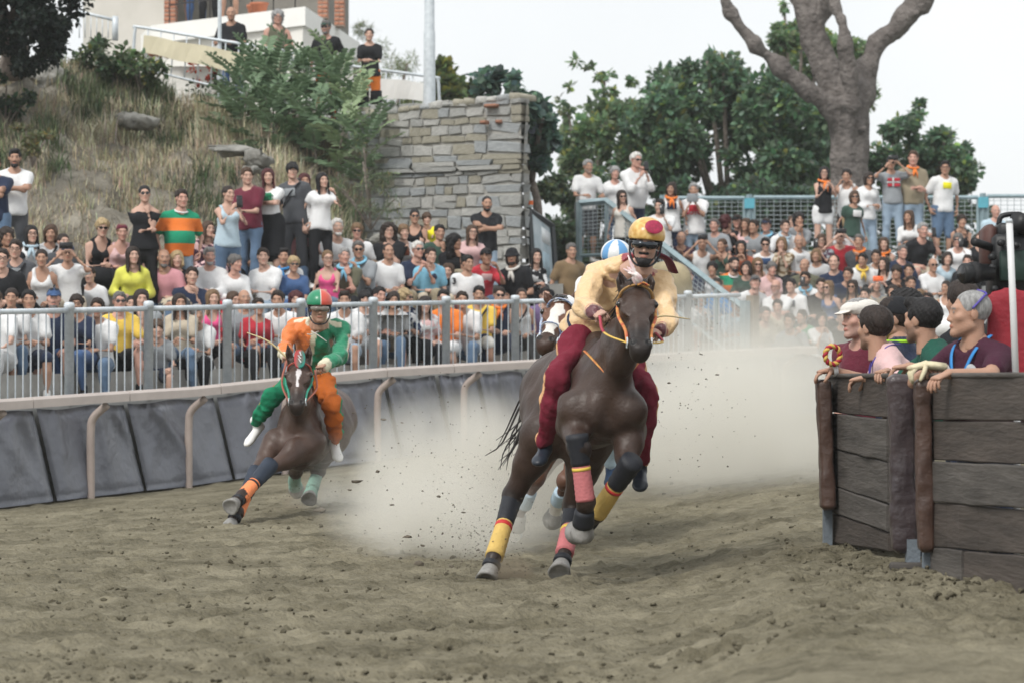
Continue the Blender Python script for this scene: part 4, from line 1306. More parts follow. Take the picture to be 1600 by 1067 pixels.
# ------------------------------------------------------------------ people: heads, hair, hands, bodies
def head_field(h, female=False):
 f = Field((-.105, -.15, -.19), (.105, .14, .15), h)
 w = .95 if female else 1.0
 f.ell((0, .018, .036), (.077 * w, .097, .088), k=.02)
 f.ell((0, -.03, -.025), (.063 * w, .070, .088), k=.03)
 for s in (-1, 1):
  f.cone((s * .045 * w, .0, -.062), (s * .012, -.073, -.097), .020 if female else .025, .018, .03)
  f.ell((s * .046, -.064, -.016), (.02, .02, .016), k=.025)
  f.ell((s * .079 * w, .014, -.002), (.010, .022, .033), rotz(s * .35), k=.006)
 f.cone((-.038, -.078, .034), (.038, -.078, .034), .014, .014, .02)
 f.ell((0, -.083, -.1), (.02, .016, .016), k=.02)
 for s in (-1, 1):
  f.ell((s * .031, -.107, .012), (.020, .016, .012), k=.014, mode='sub')
  f.ell((s * .031, -.080, .012), (.0145, .0145, .0125), k=.004)
 f.cone((0, -.090, .014), (0, -.109, -.026), .009, .0125, .012)
 for s in (-1, 1):
  f.ell((s * .013, -.098, -.031), (.009, .011, .008), k=.006)
 f.ell((0, -.092, -.062), (.025, .014, .012), k=.008)
 f.cone((-.022, -.108, -.062), (.022, -.108, -.062), .0035, .0035, .004, 'sub')
 f.cone((0, .025, -.05), (0, .03, -.19), .054 * w, .056 * w, .02)
 return f
def head_mask(V):
 """r: lips, g: brows and eyes, b: beard area, a: 1."""
 x, y, z = np.abs(V[:, 0]), V[:, 1], V[:, 2]
 m = np.zeros((len(V), 4), np.float32)
 m[:, 3] = 1
 fr = y < -.05
 m[:, 0] = ((x / .026) ** 2 + ((z + .062) / .0115) ** 2 < 1) & (y < -.085)
 brow = (np.abs(z - (.034 - .25 * np.abs(x - .03))) < .0055) & (x > .011) & (x < .051) & fr
 eye = (np.hypot(x - .031, (z - .012) * 1.5) < .0125) & (y < -.06)
 m[:, 1] = np.maximum(brow, eye * .85)
 beard = smooth(-.022, -.045, z - .3 * (y + .03)) * smooth(.02, -.01, y) * smooth(-.135, -.118, z)
 must = (z < -.038) & (y < -.075)
 m[:, 2] = np.maximum(beard, must) * (1 - m[:, 0])
 return m
HEADS = {}
def head_np(kind):
 if kind not in HEADS:
  h = {'m': .0114, 'f': .0114, 'M': .0058}[kind]
  V, Q = head_field(h, kind == 'f').mesh(0 if kind == 'M' else 0)
  HEADS[kind] = (V, Q, head_mask(V))
 return HEADS[kind]
def hair_build(kind):
 def cap(f, gx, gy, gz, grow):
  f.ell((0, .022, .04), (.079 + grow, .098 + grow, .088 + grow), k=0)
 def face(f, low=-.03, r=(.09, .12, .112), y=-.125):
  f.ell((0, y, low), r, k=.01, mode='sub')
  for s in (-1, 1):
   f.ell((s * .085, -.005, -.03), (.03, .035, .05), k=.01, mode='sub')
 def b(f):
  if kind == 'short':
   cap(f, 0, 0, 0, .012); f.ell((0, -.03, .09), (.06, .05, .04), k=.03); face(f, -.028); f.plane((0, 0, -.055), (0, -.25, -1)); f.noise(.006, 75, 1)
  elif kind == 'buzz':
   cap(f, 0, 0, 0, .004); face(f, -.012); f.plane((0, 0, -.05), (0, -.25, -1))
  elif kind == 'quiff':
   cap(f, 0, 0, 0, .010); f.cone((-.03, -.06, .10), (.035, -.06, .105), .032, .034, .02); face(f, -.045); f.plane((0, 0, -.045), (0, -.25, -1)); f.noise(.005, 80, 2)
  elif kind == 'bowl':
   cap(f, 0, 0, 0, .022); f.ell((0, -.04, .05), (.082, .075, .05), k=.02); f.ell((0, -.15, -.05), (.085, .12, .10), k=.01, mode='sub'); f.plane((0, 0, -.045), (0, -.3, -1)); f.noise(.005, 70, 3)
  elif kind == 'fringe':
   cap(f, 0, 0, 0, .006); face(f, -.01); f.plane((0, 0, .045), (0, -.5, 1)); f.plane((0, 0, -.05), (0, -.25, -1))
  elif kind == 'receding':
   cap(f, 0, 0, 0, .008); f.ell((0, -.12, .03), (.075, .12, .112), k=.01, mode='sub')
   for s in (-1, 1):
    f.ell((s * .085, -.005, -.03), (.03, .035, .05), k=.01, mode='sub')
   f.plane((0, 0, -.05), (0, -.25, -1)); f.noise(.003, 90, 4)
  elif kind == 'long':
   cap(f, 0, 0, 0, .016); f.econe((0, .05, .03), (0, .07, -.25), (1, 0, 0), (.09, .065), (.095, .04), .03)
   for s in (-1, 1):
    f.econe((s * .075, -.02, .04), (s * .088, -.03, -.22), (0, 1, 0), (.038, .022), (.032, .02), .03)
   f.ell((0, -.125, -.035), (.068, .12, .115), k=.012, mode='sub'); f.noise(.006, 60, 5, (1, 1, .25))
  elif kind == 'bob':
   cap(f, 0, 0, 0, .018); f.econe((0, .03, .03), (0, .045, -.09), (1, 0, 0), (.094, .075), (.098, .062), .03)
   for s in (-1, 1):
    f.econe((s * .078, -.025, .03), (s * .086, -.035, -.085), (0, 1, 0), (.036, .02), (.03, .018), .03)
   f.ell((0, -.125, -.04), (.066, .115, .115), k=.012, mode='sub'); f.plane((0, 0, -.125), (0, 0, -1)); f.noise(.006, 62, 6, (1, 1, .35))
  elif kind == 'curly':
   f.ell((0, .025, .045), (.112, .12, .108), k=0); f.econe((0, .04, .02), (0, .05, -.08), (1, 0, 0), (.105, .075), (.10, .06), .03)
   f.ell((0, -.13, -.04), (.07, .115, .108), k=.012, mode='sub'); f.plane((0, 0, -.13), (0, 0, -1)); f.noise(.010, 85, 7)
  elif kind == 'longcurly':
   f.ell((0, .025, .04), (.118, .125, .105), k=0); f.econe((0, .04, .02), (0, .06, -.24), (1, 0, 0), (.13, .08), (.14, .06), .04)
   f.ell((0, -.14, -.05), (.068, .12, .13), k=.012, mode='sub'); f.noise(.012, 75, 8)
  elif kind == 'bun':
   cap(f, 0, 0, 0, .008); f.ell((0, .125, .035), (.04, .035, .04), k=.015); face(f, -.03); f.plane((0, 0, -.055), (0, -.25, -1)); f.noise(.003, 90, 9)
  elif kind == 'pony':
   cap(f, 0, 0, 0, .009); f.cone((0, .11, .03), (.02, .135, -.13), .03, .016, .02); face(f, -.03); f.plane((0, .06, -.16), (0, -.25, -1)); f.noise(.004, 80, 10, (1, 1, .4))
  elif kind == 'shortf':
   f.ell((0, .025, .045), (.098, .112, .104), k=0); f.ell((0, -.045, .08), (.07, .05, .045), k=.03); f.ell((0, -.13, -.036), (.07, .12, .105), k=.012, mode='sub')
   f.plane((0, 0, -.07), (0, -.2, -1)); f.noise(.007, 75, 11)
  elif kind == 'beard':
   for s in (-1, 1):
    f.cone((s * .055, .0, -.05), (s * .015, -.075, -.100), .024, .026, .02)
   f.ell((0, -.082, -.1), (.032, .03, .032), k=.02); f.cone((-.025, -.098, -.044), (.025, -.098, -.044), .009, .009, .01)
   f.ell((0, -.115, -.062), (.020, .018, .008), k=.005, mode='sub'); f.ell((0, -.06, .0), (.075, .085, .032), k=.01, mode='sub'); f.noise(.004, 110, 12)
  elif kind == 'cap':
   f.ell((0, .022, .045), (.094, .112, .098), k=0); f.plane((0, 0, .035), (0, -.12, -1)); f.econe((0, -.09, .048), (0, -.155, .040), (1, 0, 0), (.070, .008), (.055, .008), .008)
  elif kind == 'capback':
   f.ell((0, .022, .045), (.094, .112, .098), k=0); f.plane((0, 0, .035), (0, .12, -1)); f.econe((0, .11, .04), (0, .18, .02), (1, 0, 0), (.065, .008), (.05, .008), .008)
  elif kind == 'bucket':
   f.ell((0, .02, .05), (.092, .108, .085), k=0); f.plane((0, 0, .04), (0, 0, -1)); f.econe((0, .015, .05), (0, .015, .015), (1, 0, 0), (.10, .118), (.135, .15), .01); f.plane((0, 0, .008), (0, 0, -1))
  elif kind == 'flatcap':
   f.ell((0, .005, .078), (.099, .130, .052), rotx(.12), k=0); f.ell((0, .026, .052), (.099, .116, .070), k=.02); f.econe((0, -.10, .05), (0, -.15, .035), (1, 0, 0), (.07, .009), (.05, .009), .01); f.plane((0, 0, .03), (0, 0, -1))
  elif kind == 'headband':
   f.ell((0, .02, .05), (.090, .108, .096), k=0); f.plane((0, -.05, .055), (0, -.55, -1)); f.plane((0, -.04, .115), (0, -.2, 1))
  elif kind == 'helmet':
   f.ell((0, .018, .058), (.108, .132, .103), k=0); f.plane((0, 0, .028), (0, -.12, -1))
  elif kind == 'helmet_brim':
   f.ell((0, .018, .058), (.104, .128, .10), k=0); f.plane((0, 0, .03), (0, -.12, 1)); f.plane((0, 0, -.03), (0, -.2, -1)); f.ell((0, -.14, -.03), (.085, .10, .075), k=.008, mode='sub')
 return b
HAIRM = {}
def hair_mesh(kind, m, fine=False):
 key = (kind, m.name, fine)
 if key not in HAIRM:
  base = ('_', kind, fine)
  if base not in HAIRM:
   f = Field((-.165, -.2, -.32), (.165, .2, .18), .006 if fine else .0145)
   f.fineness = .36 if fine else 1.0
   hair_build(kind)(f)
   HAIRM[base] = f.mesh(1)
  nm = {'beard': 'beard', 'cap': 'cap', 'capback': 'cap', 'bucket': 'bucket_hat', 'flatcap': 'flat_cap', 'headband': 'headband', 'helmet': 'helmet_shell', 'helmet_brim': 'helmet_rim'}.get(kind, 'hair')
  HAIRM[key] = mesh_np(nm, *HAIRM[base], m)
 return HAIRM[key]
def hand_np(curl=.5, n=6, spread=.12, thumb=.5):
 """A right hand along +z from the wrist: palm faces -y, thumb on +x. Four fingers of unequal length and a thumb."""
 parts = []
 secs = [(0, .026, .020, 0), (.03, .032, .017, 0), (.06, .040, .015, 0), (.086, .041, .0125, 0), (.094, .036, .008, 0)]
 a = np.arange(8) * math.pi / 4
 V = np.concatenate([np.stack([np.cos(a) * w, np.sin(a) * t + 0.0, np.full(8, z)], 1) for z, w, t, _ in secs])
 i0, j = np.arange(4)[:, None] * 8, np.arange(8)[None, :]
 parts.append((V, [np.stack([i0 + j, i0 + (j + 1) % 8, i0 + 8 + (j + 1) % 8, i0 + 8 + j], -1).reshape(-1, 4), np.array([tuple(range(32, 40))])]))
 for k, (x, L) in enumerate(((.030, .072), (.011, .081), (-.009, .075), (-.028, .060))):
  p = np.array((x, 0, .084))
  ang, pts = 0.0, [p - np.array((0, 0, .015))]
  for s, fr in enumerate((.45, .32, .23)):
   ang += curl * (.9, 1.1, .8)[s] * (1 + .12 * (k - 1))
   pts.append(pts[-1] + L * fr * (1.15 if s == 0 else 1) * np.array((spread * (1.5 - k) * .12, -math.sin(ang), math.cos(ang))))
  r0 = .0092 if k < 3 else .008
  parts.append(tube_np(pts, [r0, r0 * .98, r0 * .9, r0 * .7], n))
 t0 = np.array((.024, -.004, .022))
 d1 = unit((.75, -.45 - .4 * thumb, .65))
 d2 = unit((.35 - .5 * thumb, -.65 - .3 * thumb, .75))
 parts.append(tube_np([t0, t0 + d1 * .034, t0 + d1 * .034 + d2 * .03, t0 + d1 * .034 + d2 * .053], [.013, .0115, .0105, .0075], n))
 return join_np(parts)
def frame_to(z, y_hint):
 """Rotation whose z axis is z and whose y axis is close to y_hint."""
 z = unit(z)
 y = np.asarray(y_hint, float) - z * (np.asarray(y_hint) @ z)
 y = unit(y) if np.linalg.norm(y) > 1e-4 else unit(np.cross(z, (1, 0, 0)))
 return np.stack([np.cross(y, z), y, z], 1)
_SHOE = {}
def shoe_np(h=.012):
 if h not in _SHOE:
  f = Field((-.07, -.24, -.10), (.07, .10, .12), h)
  f.econe((0, .035, -.045), (0, -.13, -.05), (1, 0, 0), (.037, .038), (.046, .030), .02)
  f.ell((0, -.15, -.052), (.044, .05, .026), k=.02)
  f.cone((0, .02, -.03), (0, .025, .03), .042, .045, .02)
  f.plane((0, 0, -.078), (0, 0, -1))
  _SHOE[h] = f.mesh(1)
 return _SHOE[h]
def ik(a, t, l1, l2, pole):
 """Middle joint between a and t (t is pulled in when out of reach)."""
 a, t = np.asarray(a, float), np.asarray(t, float)
 d = t - a
 L = np.linalg.norm(d)
 mx = (l1 + l2) * .995
 if L > mx:
  d, L = d / L * mx, mx
  t = a + d
 x = (l1 * l1 - l2 * l2 + L * L) / (2 * L)
 y = math.sqrt(max(l1 * l1 - x * x, 0))
 u = d / L
 p = np.asarray(pole, float)
 p = unit(p - u * (p @ u))
 return a + u * x + p * y, t
SKIN = {'fair': (.50, .33, .26), 'tan': (.40, .245, .175), 'brown': (.30, .175, .12), 'pink': (.50, .30, .24)}
HAIRC = {'black': (.012, .011, .012), 'dark': (.025, .017, .014), 'brown': (.065, .038, .024), 'red': (.06, .014, .016), 'lightbrown': (.16, .10, .055), 'blond': (.36, .27, .15), 'grey': (.26, .26, .26), 'white': (.58, .57, .55), 'salt': (.12, .115, .112)}
def skin_mat(tone, hair, beard=0.0):
 key = 'skin_%s_%s_%d' % (tone, hair, beard * 100)
 if key in MATS:
  return MATS[key]
 m = bpy.data.materials.new(key)
 nt, b = nodes_of(m)
 N, L = nt.nodes, nt.links
 at = N.new('ShaderNodeAttribute'); at.attribute_name = 'tint'
 sep = N.new('ShaderNodeSeparateColor')
 L.new(at.outputs['Color'], sep.inputs[0])
 tc = N.new('ShaderNodeTexCoord')
 nz = N.new('ShaderNodeTexNoise'); nz.inputs['Scale'].default_value = 14
 L.new(tc.outputs['Object'], nz.inputs['Vector'])
 c = np.array(SKIN[tone])
 base = N.new('ShaderNodeMixRGB')
 base.inputs[1].default_value, base.inputs[2].default_value = (*(c * .9), 1), (*(c * np.array((1.1, 1.02, 1.0))), 1)
 L.new(nz.outputs['Fac'], base.inputs[0])
 prev = base.outputs[0]
 hc = np.array(HAIRC[hair])
 for out, col, fac in (('Blue', c * .35 + hc * .65, beard), ('Red', c * np.array((.85, .55, .55)), .8), ('Green', hc * .6 + c * .1, .9)):
  ml = N.new('ShaderNodeMath'); ml.operation = 'MULTIPLY'; ml.inputs[1].default_value = fac
  L.new(sep.outputs[out], ml.inputs[0])
  mx = N.new('ShaderNodeMixRGB'); mx.inputs[2].default_value = (*col, 1)
  L.new(ml.outputs[0], mx.inputs[0]); L.new(prev, mx.inputs[1])
  prev = mx.outputs[0]
 L.new(prev, b.inputs['Base Color'])
 b.inputs['Roughness'].default_value = .56
 bz = N.new('ShaderNodeTexNoise'); bz.inputs['Scale'].default_value = 90; bz.inputs['Detail'].default_value = 4
 L.new(tc.outputs['Object'], bz.inputs['Vector'])
 bp = N.new('ShaderNodeBump'); bp.inputs['Strength'].default_value = .35; bp.inputs['Distance'].default_value = .006
 L.new(bz.outputs['Fac'], bp.inputs['Height']); L.new(bp.outputs[0], b.inputs['Normal'])
 b.inputs['Specular IOR Level'].default_value = .35
 b.inputs['Subsurface Weight'].default_value = .05
 b.inputs['Subsurface Radius'].default_value = (.012, .005, .003)
 MATS[key] = m
 return m
def hair_mat(c):
 if 'hair_' + c in MATS:
  return MATS['hair_' + c]
 m = mat('hair_' + c, HAIRC[c], .6, .5, 60, bump=.55, bscale=130, spec=.3, bdist=.01)
 nt = m.node_tree
 tc = next(n_ for n_ in nt.nodes if n_.type == 'TEX_COORD')
 mp = nt.nodes.new('ShaderNodeMapping')                # strands run downwards
 mp.inputs['Scale'].default_value = (1, 1, .16)
 for lk in list(nt.links):
  if lk.from_node == tc:
   s_ = lk.to_socket
   nt.links.remove(lk)
   nt.links.new(mp.outputs[0], s_)
 nt.links.new(tc.outputs['Object'], mp.inputs['Vector'])
 return m
CLOTH = {'white': (.68, .69, .70), 'offwhite': (.60, .58, .54), 'black': (.016, .017, .02), 'navy': (.018, .028, .06), 'blue': (.05, .10, .22), 'skyblue': (.22, .50, .68), 'brightblue': (.05, .26, .58), 'lightblue': (.42, .54, .62),
         'denim': (.10, .16, .25), 'palejeans': (.26, .34, .43), 'grey': (.25, .27, .29), 'darkgrey': (.07, .075, .085), 'lightgrey': (.45, .46, .47), 'red': (.42, .03, .045), 'maroon': (.12, .018, .035), 'pink': (.52, .25, .28), 'hotpink': (.70, .09, .25),
         'palepink': (.62, .42, .42), 'yellow': (.72, .50, .09), 'lemon': (.68, .68, .12), 'brightyellow': (.80, .74, .03), 'orange': (.75, .20, .035), 'green': (.03, .22, .11), 'darkgreen': (.035, .07, .055), 'olive': (.11, .11, .075), 'khaki': (.28, .24, .17),
         'brown': (.18, .125, .07), 'beige': (.48, .42, .33), 'purple': (.17, .12, .24), 'rust': (.30, .09, .05), 'plum': (.06, .03, .05)}
def cloth_mat(c):
 """A colour name, or 'a/b' for a blotchy print of two colours, or '=polo' for the green and orange stripes."""
 key = 'cloth_' + c
 if key in MATS:
  return MATS[key]
 if '/' in c:
  a, b2 = c.split('/')
  m = mat(key, CLOTH[a], .85, 0, 13, .25, 40, rgb2=CLOTH[b2], spec=.2, detail=1.5)
  ramp = next(n_ for n_ in m.node_tree.nodes if n_.type == 'VALTORGB')
  ramp.color_ramp.elements[0].position, ramp.color_ramp.elements[1].position = .49, .53
  return m
 if c == '=polo':
  m = mat(key, (.5, .5, .5), .85, 0, 5, .25, 40, spec=.2)
  nt = m.node_tree
  tc = next(n_ for n_ in nt.nodes if n_.type == 'TEX_COORD')
  sx = nt.nodes.new('ShaderNodeSeparateXYZ'); nt.links.new(tc.outputs['Object'], sx.inputs[0])
  ml = nt.nodes.new('ShaderNodeMath'); ml.operation = 'MULTIPLY_ADD'; ml.inputs[1].default_value = 1 / .30; ml.inputs[2].default_value = .233
  nt.links.new(sx.outputs['Z'], ml.inputs[0])
  fr = nt.nodes.new('ShaderNodeMath'); fr.operation = 'FRACT'; nt.links.new(ml.outputs[0], fr.inputs[0])
  gt = nt.nodes.new('ShaderNodeMath'); gt.operation = 'GREATER_THAN'; gt.inputs[1].default_value = .5; nt.links.new(fr.outputs[0], gt.inputs[0])
  mx = nt.nodes.new('ShaderNodeMixRGB'); mx.inputs[1].default_value = (.72, .19, .04, 1); mx.inputs[2].default_value = (.02, .27, .15, 1)
  nt.links.new(gt.outputs[0], mx.inputs[0])
  nt.links.new(mx.outputs[0], nt.nodes['Principled BSDF'].inputs['Base Color'])
  return m
 return mat(key, CLOTH[c], .85, .10, 5, .3, 45, spec=.2, sheen=.15 if c not in ('black',) else 0)
m_lens = mat('dark_lens', (.01, .01, .012), .12, .1, spec=.6)
m_phone = mat('phone_black', (.012, .012, .014), .25, .1, spec=.5)
m_sole = mat('shoe_white', (.72, .72, .71), .6, .06)
_gl = []
def glasses_mesh():
 if not _gl:
  parts = []
  for s in (-1, 1):
   a = np.arange(10) * 2 * math.pi / 10
   o = np.stack([s * .032 + .027 * np.cos(a), np.full(10, -.108) + .02 * np.abs(s * .032 + .027 * np.cos(a)) / .06 * .6, .010 + .019 * np.sin(a) - .003], 1)
   b = o + np.array((0, .006, 0))
   j = np.arange(10)
   parts.append((np.concatenate([o, b]), [np.array([tuple(range(10)), tuple(range(19, 9, -1))]), np.stack([j, (j + 1) % 10, 10 + (j + 1) % 10, 10 + j], 1)]))
   parts.append(tube_np([(s * .058, -.092, .016), (s * .083, -.04, .014), (s * .086, .01, .012)], .0035, 4))
  parts.append(tube_np([(-.012, -.112, .016), (.012, -.112, .016)], .004, 4))
  V, F = join_np(parts)
  _gl.append(mesh_np('sunglasses', V, F, m_lens, smooth_=False))
  _gl.append(None)
  parts = []
  for s in (-1, 1):
   a = np.linspace(0, 2 * math.pi, 11)
   parts.append(tube_np(np.stack([s * .032 + .025 * np.cos(a), np.full(11, -.108), .010 + .018 * np.sin(a)], 1), .0028, 4))
   parts.append(tube_np([(s * .056, -.10, .014), (s * .083, -.04, .014), (s * .086, .01, .012)], .003, 4))
  parts.append(tube_np([(-.01, -.112, .014), (.01, -.112, .014)], .003, 4))
  V, F = join_np(parts)
  _gl[1] = mesh_np('spectacles', V, F, m_lens)
 return _gl
# ---------- skeletons (local: the person faces -y, x to the right in the picture)
def pose(kind='sit', arms='lap', lean=None, sex='m', k=1.0, seed=0):
 r = np.random.default_rng(seed)
 J = {}
 sw = (.172 if sex == 'm' else .150) * k
 if kind == 'sit':
  lean = r.uniform(.08, .38) if lean is None else lean
  pel = np.array((0, .02, .10 * k))
 else:
  lean = r.uniform(-.02, .06) if lean is None else lean
  pel = np.array((0, 0, .93 * k))
 tilt = roty(r.uniform(-.05, .05))
 R = tilt @ rotx(lean)
 J['R'] = R
 up = R @ np.array((0, 0, 1.0))
 J['pel'], J['waist'], J['chest'], J['neck'] = pel, pel + up * .17 * k, pel + up * .33 * k, pel + up * .495 * k
 J['head'] = J['neck'] + (R @ rotx(-lean * .75)) @ np.array((0, -.03, .148 * k))
 for s, n in ((-1, 'l'), (1, 'r')):
  J['sh' + n] = J['neck'] + R @ np.array((s * sw, .0, -.078 * k))
  J['hip' + n] = pel + np.array((s * .088 * k, -.02 if kind == 'sit' else 0, -.01))
  if kind == 'sit':
   sp = r.uniform(.02, .10) + (.04 if sex == 'm' else -.01)
   J['kn' + n] = J['hip' + n] + np.array((s * sp, -.42 * k, r.uniform(-.02, .06)))
   J['an' + n] = J['kn' + n] + np.array((s * r.uniform(-.03, .03), r.uniform(-.06, .12), -.42 * k))
   J['toe' + n] = J['an' + n] + np.array((s * .03, -.2, -.02))
  else:
   dy = r.uniform(-.05, .05)
   J['kn' + n] = J['hip' + n] + np.array((s * .02, -.03 + dy * .5, -.43 * k))
   J['an' + n] = J['kn' + n] + np.array((s * .015, .04 + dy * .5, -.41 * k))
   J['toe' + n] = J['an' + n] + np.array((s * .06, -.19, -.01))
 ch, hd, nk = J['chest'], J['head'], J['neck']
 yw = lambda a: a + r.normal(0, .012, 3)
 T = {}
 if kind == 'sit':
  knee = {n: J['kn' + n] for n in 'lr'}
  lap = {n: np.array(((-1, 1)['lr'.index(n)] * .09, J['kn' + n][1] * .62, J['kn' + n][2] + .085)) for n in 'lr'}
 else:
  lap = {n: J['hip' + n] + np.array(((-1, 1)['lr'.index(n)] * .15, -.04, -.04)) for n in 'lr'}
  knee = lap
 T['l'], T['r'] = lap['l'], lap['r']
 if arms == 'knees':
  T['l'], T['r'] = knee['l'] + np.array((0, .03, .09)), knee['r'] + np.array((0, .03, .09))
 elif arms == 'clasp':
  T['l'] = np.array((-.05, ch[1] - .30, pel[2] + .17 * k)); T['r'] = np.array((.05, ch[1] - .30, pel[2] + .17 * k))
 elif arms == 'cross':
  T['l'] = ch + R @ np.array((.10, -.20, -.04)); T['r'] = ch + R @ np.array((-.10, -.22, -.015))
 elif arms in ('phone', 'tablet'):
  T['l'] = hd + np.array((-.095, -.25, -.12)); T['r'] = hd + np.array((.095, -.25, -.12))
 elif arms == 'phonehigh':
  T['l'] = hd + np.array((-.12, -.20, -.04)); T['r'] = hd + np.array((.12, -.20, -.04))
 elif arms == 'phone1':
  T['r'] = hd + np.array((.05, -.25, -.15))
 elif arms == 'phonechest':
  T['l'] = nk + np.array((-.05, -.27, -.08)); T['r'] = nk + np.array((.06, -.27, -.06))
 elif arms == 'chin':
  T['r'] = hd + np.array((.035, -.09, -.20)); T['l'] = ch + np.array((.06, -.19, -.12))
 elif arms == 'chinlow':
  T['r'] = nk + np.array((.03, -.17, -.10)); T['l'] = ch + np.array((.08, -.20, -.16))
 elif arms == 'mouth':
  T['l'] = hd + np.array((-.03, -.12, -.17)); T['r'] = hd + np.array((.03, -.12, -.17))
 elif arms == 'shout':
  T['l'] = hd + np.array((-.10, -.10, -.14)); T['r'] = hd + np.array((.10, -.10, -.14))
 elif arms == 'clap':
  T['l'] = ch + np.array((-.035, -.30, .03)); T['r'] = ch + np.array((.035, -.30, .05))
 elif arms == 'rail':
  T['l'] = ch + np.array((-.16, -.30, -.17)); T['r'] = ch + np.array((.16, -.30, -.17))
 elif arms == 'bag':
  T['l'] = ch + np.array((.0, -.22, -.14)); T['r'] = ch + np.array((.10, -.20, -.17))
 elif arms == 'up':
  T['l'] = hd + np.array((-.14, -.2, .12)); T['r'] = hd + np.array((.14, -.2, .12))
 for s, n in ((-1, 'l'), (1, 'r')):
  pole = np.array((s * .55, .55, -.8)) if arms not in ('up',) else np.array((s, -.2, -.4))
  if arms == 'cross':
   pole = np.array((s * 1.0, -.25, -.5))
  J['el' + n], J['wr' + n] = ik(J['sh' + n], yw(T[n]), .285 * k, .25 * k, pole)
  fa = unit(J['wr' + n] - J['el' + n])
  J['hd' + n] = fa
  pal = np.array((-s * .5, .2, -1.0))
  if arms in ('phone', 'tablet', 'phonehigh', 'phone1', 'phonechest', 'up') and not (arms == 'phone1' and n == 'l'):
   J['hd' + n] = unit(fa + np.array((-s * .4, .0, .9))); pal = np.array((-s * 1.0, .35, 0))
  elif arms in ('clap', 'mouth', 'shout'):
   J['hd' + n] = unit(fa + np.array((-s * .1, .1, .9))); pal = np.array((-s * 1.0, .15, 0))
  elif arms == 'chin' and n == 'r':
   J['hd' + n] = unit(fa + np.array((-.2, .25, .7))); pal = np.array((-.3, .9, .2))
  elif arms == 'cross':
   pal = np.array((0, .9, -.2))
  elif kind == 'stand' and arms == 'lap':
   pal = np.array((-s, 0, 0))
  J['pal' + n] = pal
 return J
def lohi(J, pad):
 pts = np.array([v for k_, v in J.items() if isinstance(v, np.ndarray) and v.shape == (3,) and k_[:2] in ('pe', 'wa', 'ch', 'ne', 'he', 'sh', 'el', 'wr', 'hi', 'kn', 'an', 'to')])
 return pts.min(0) - pad, pts.max(0) + pad
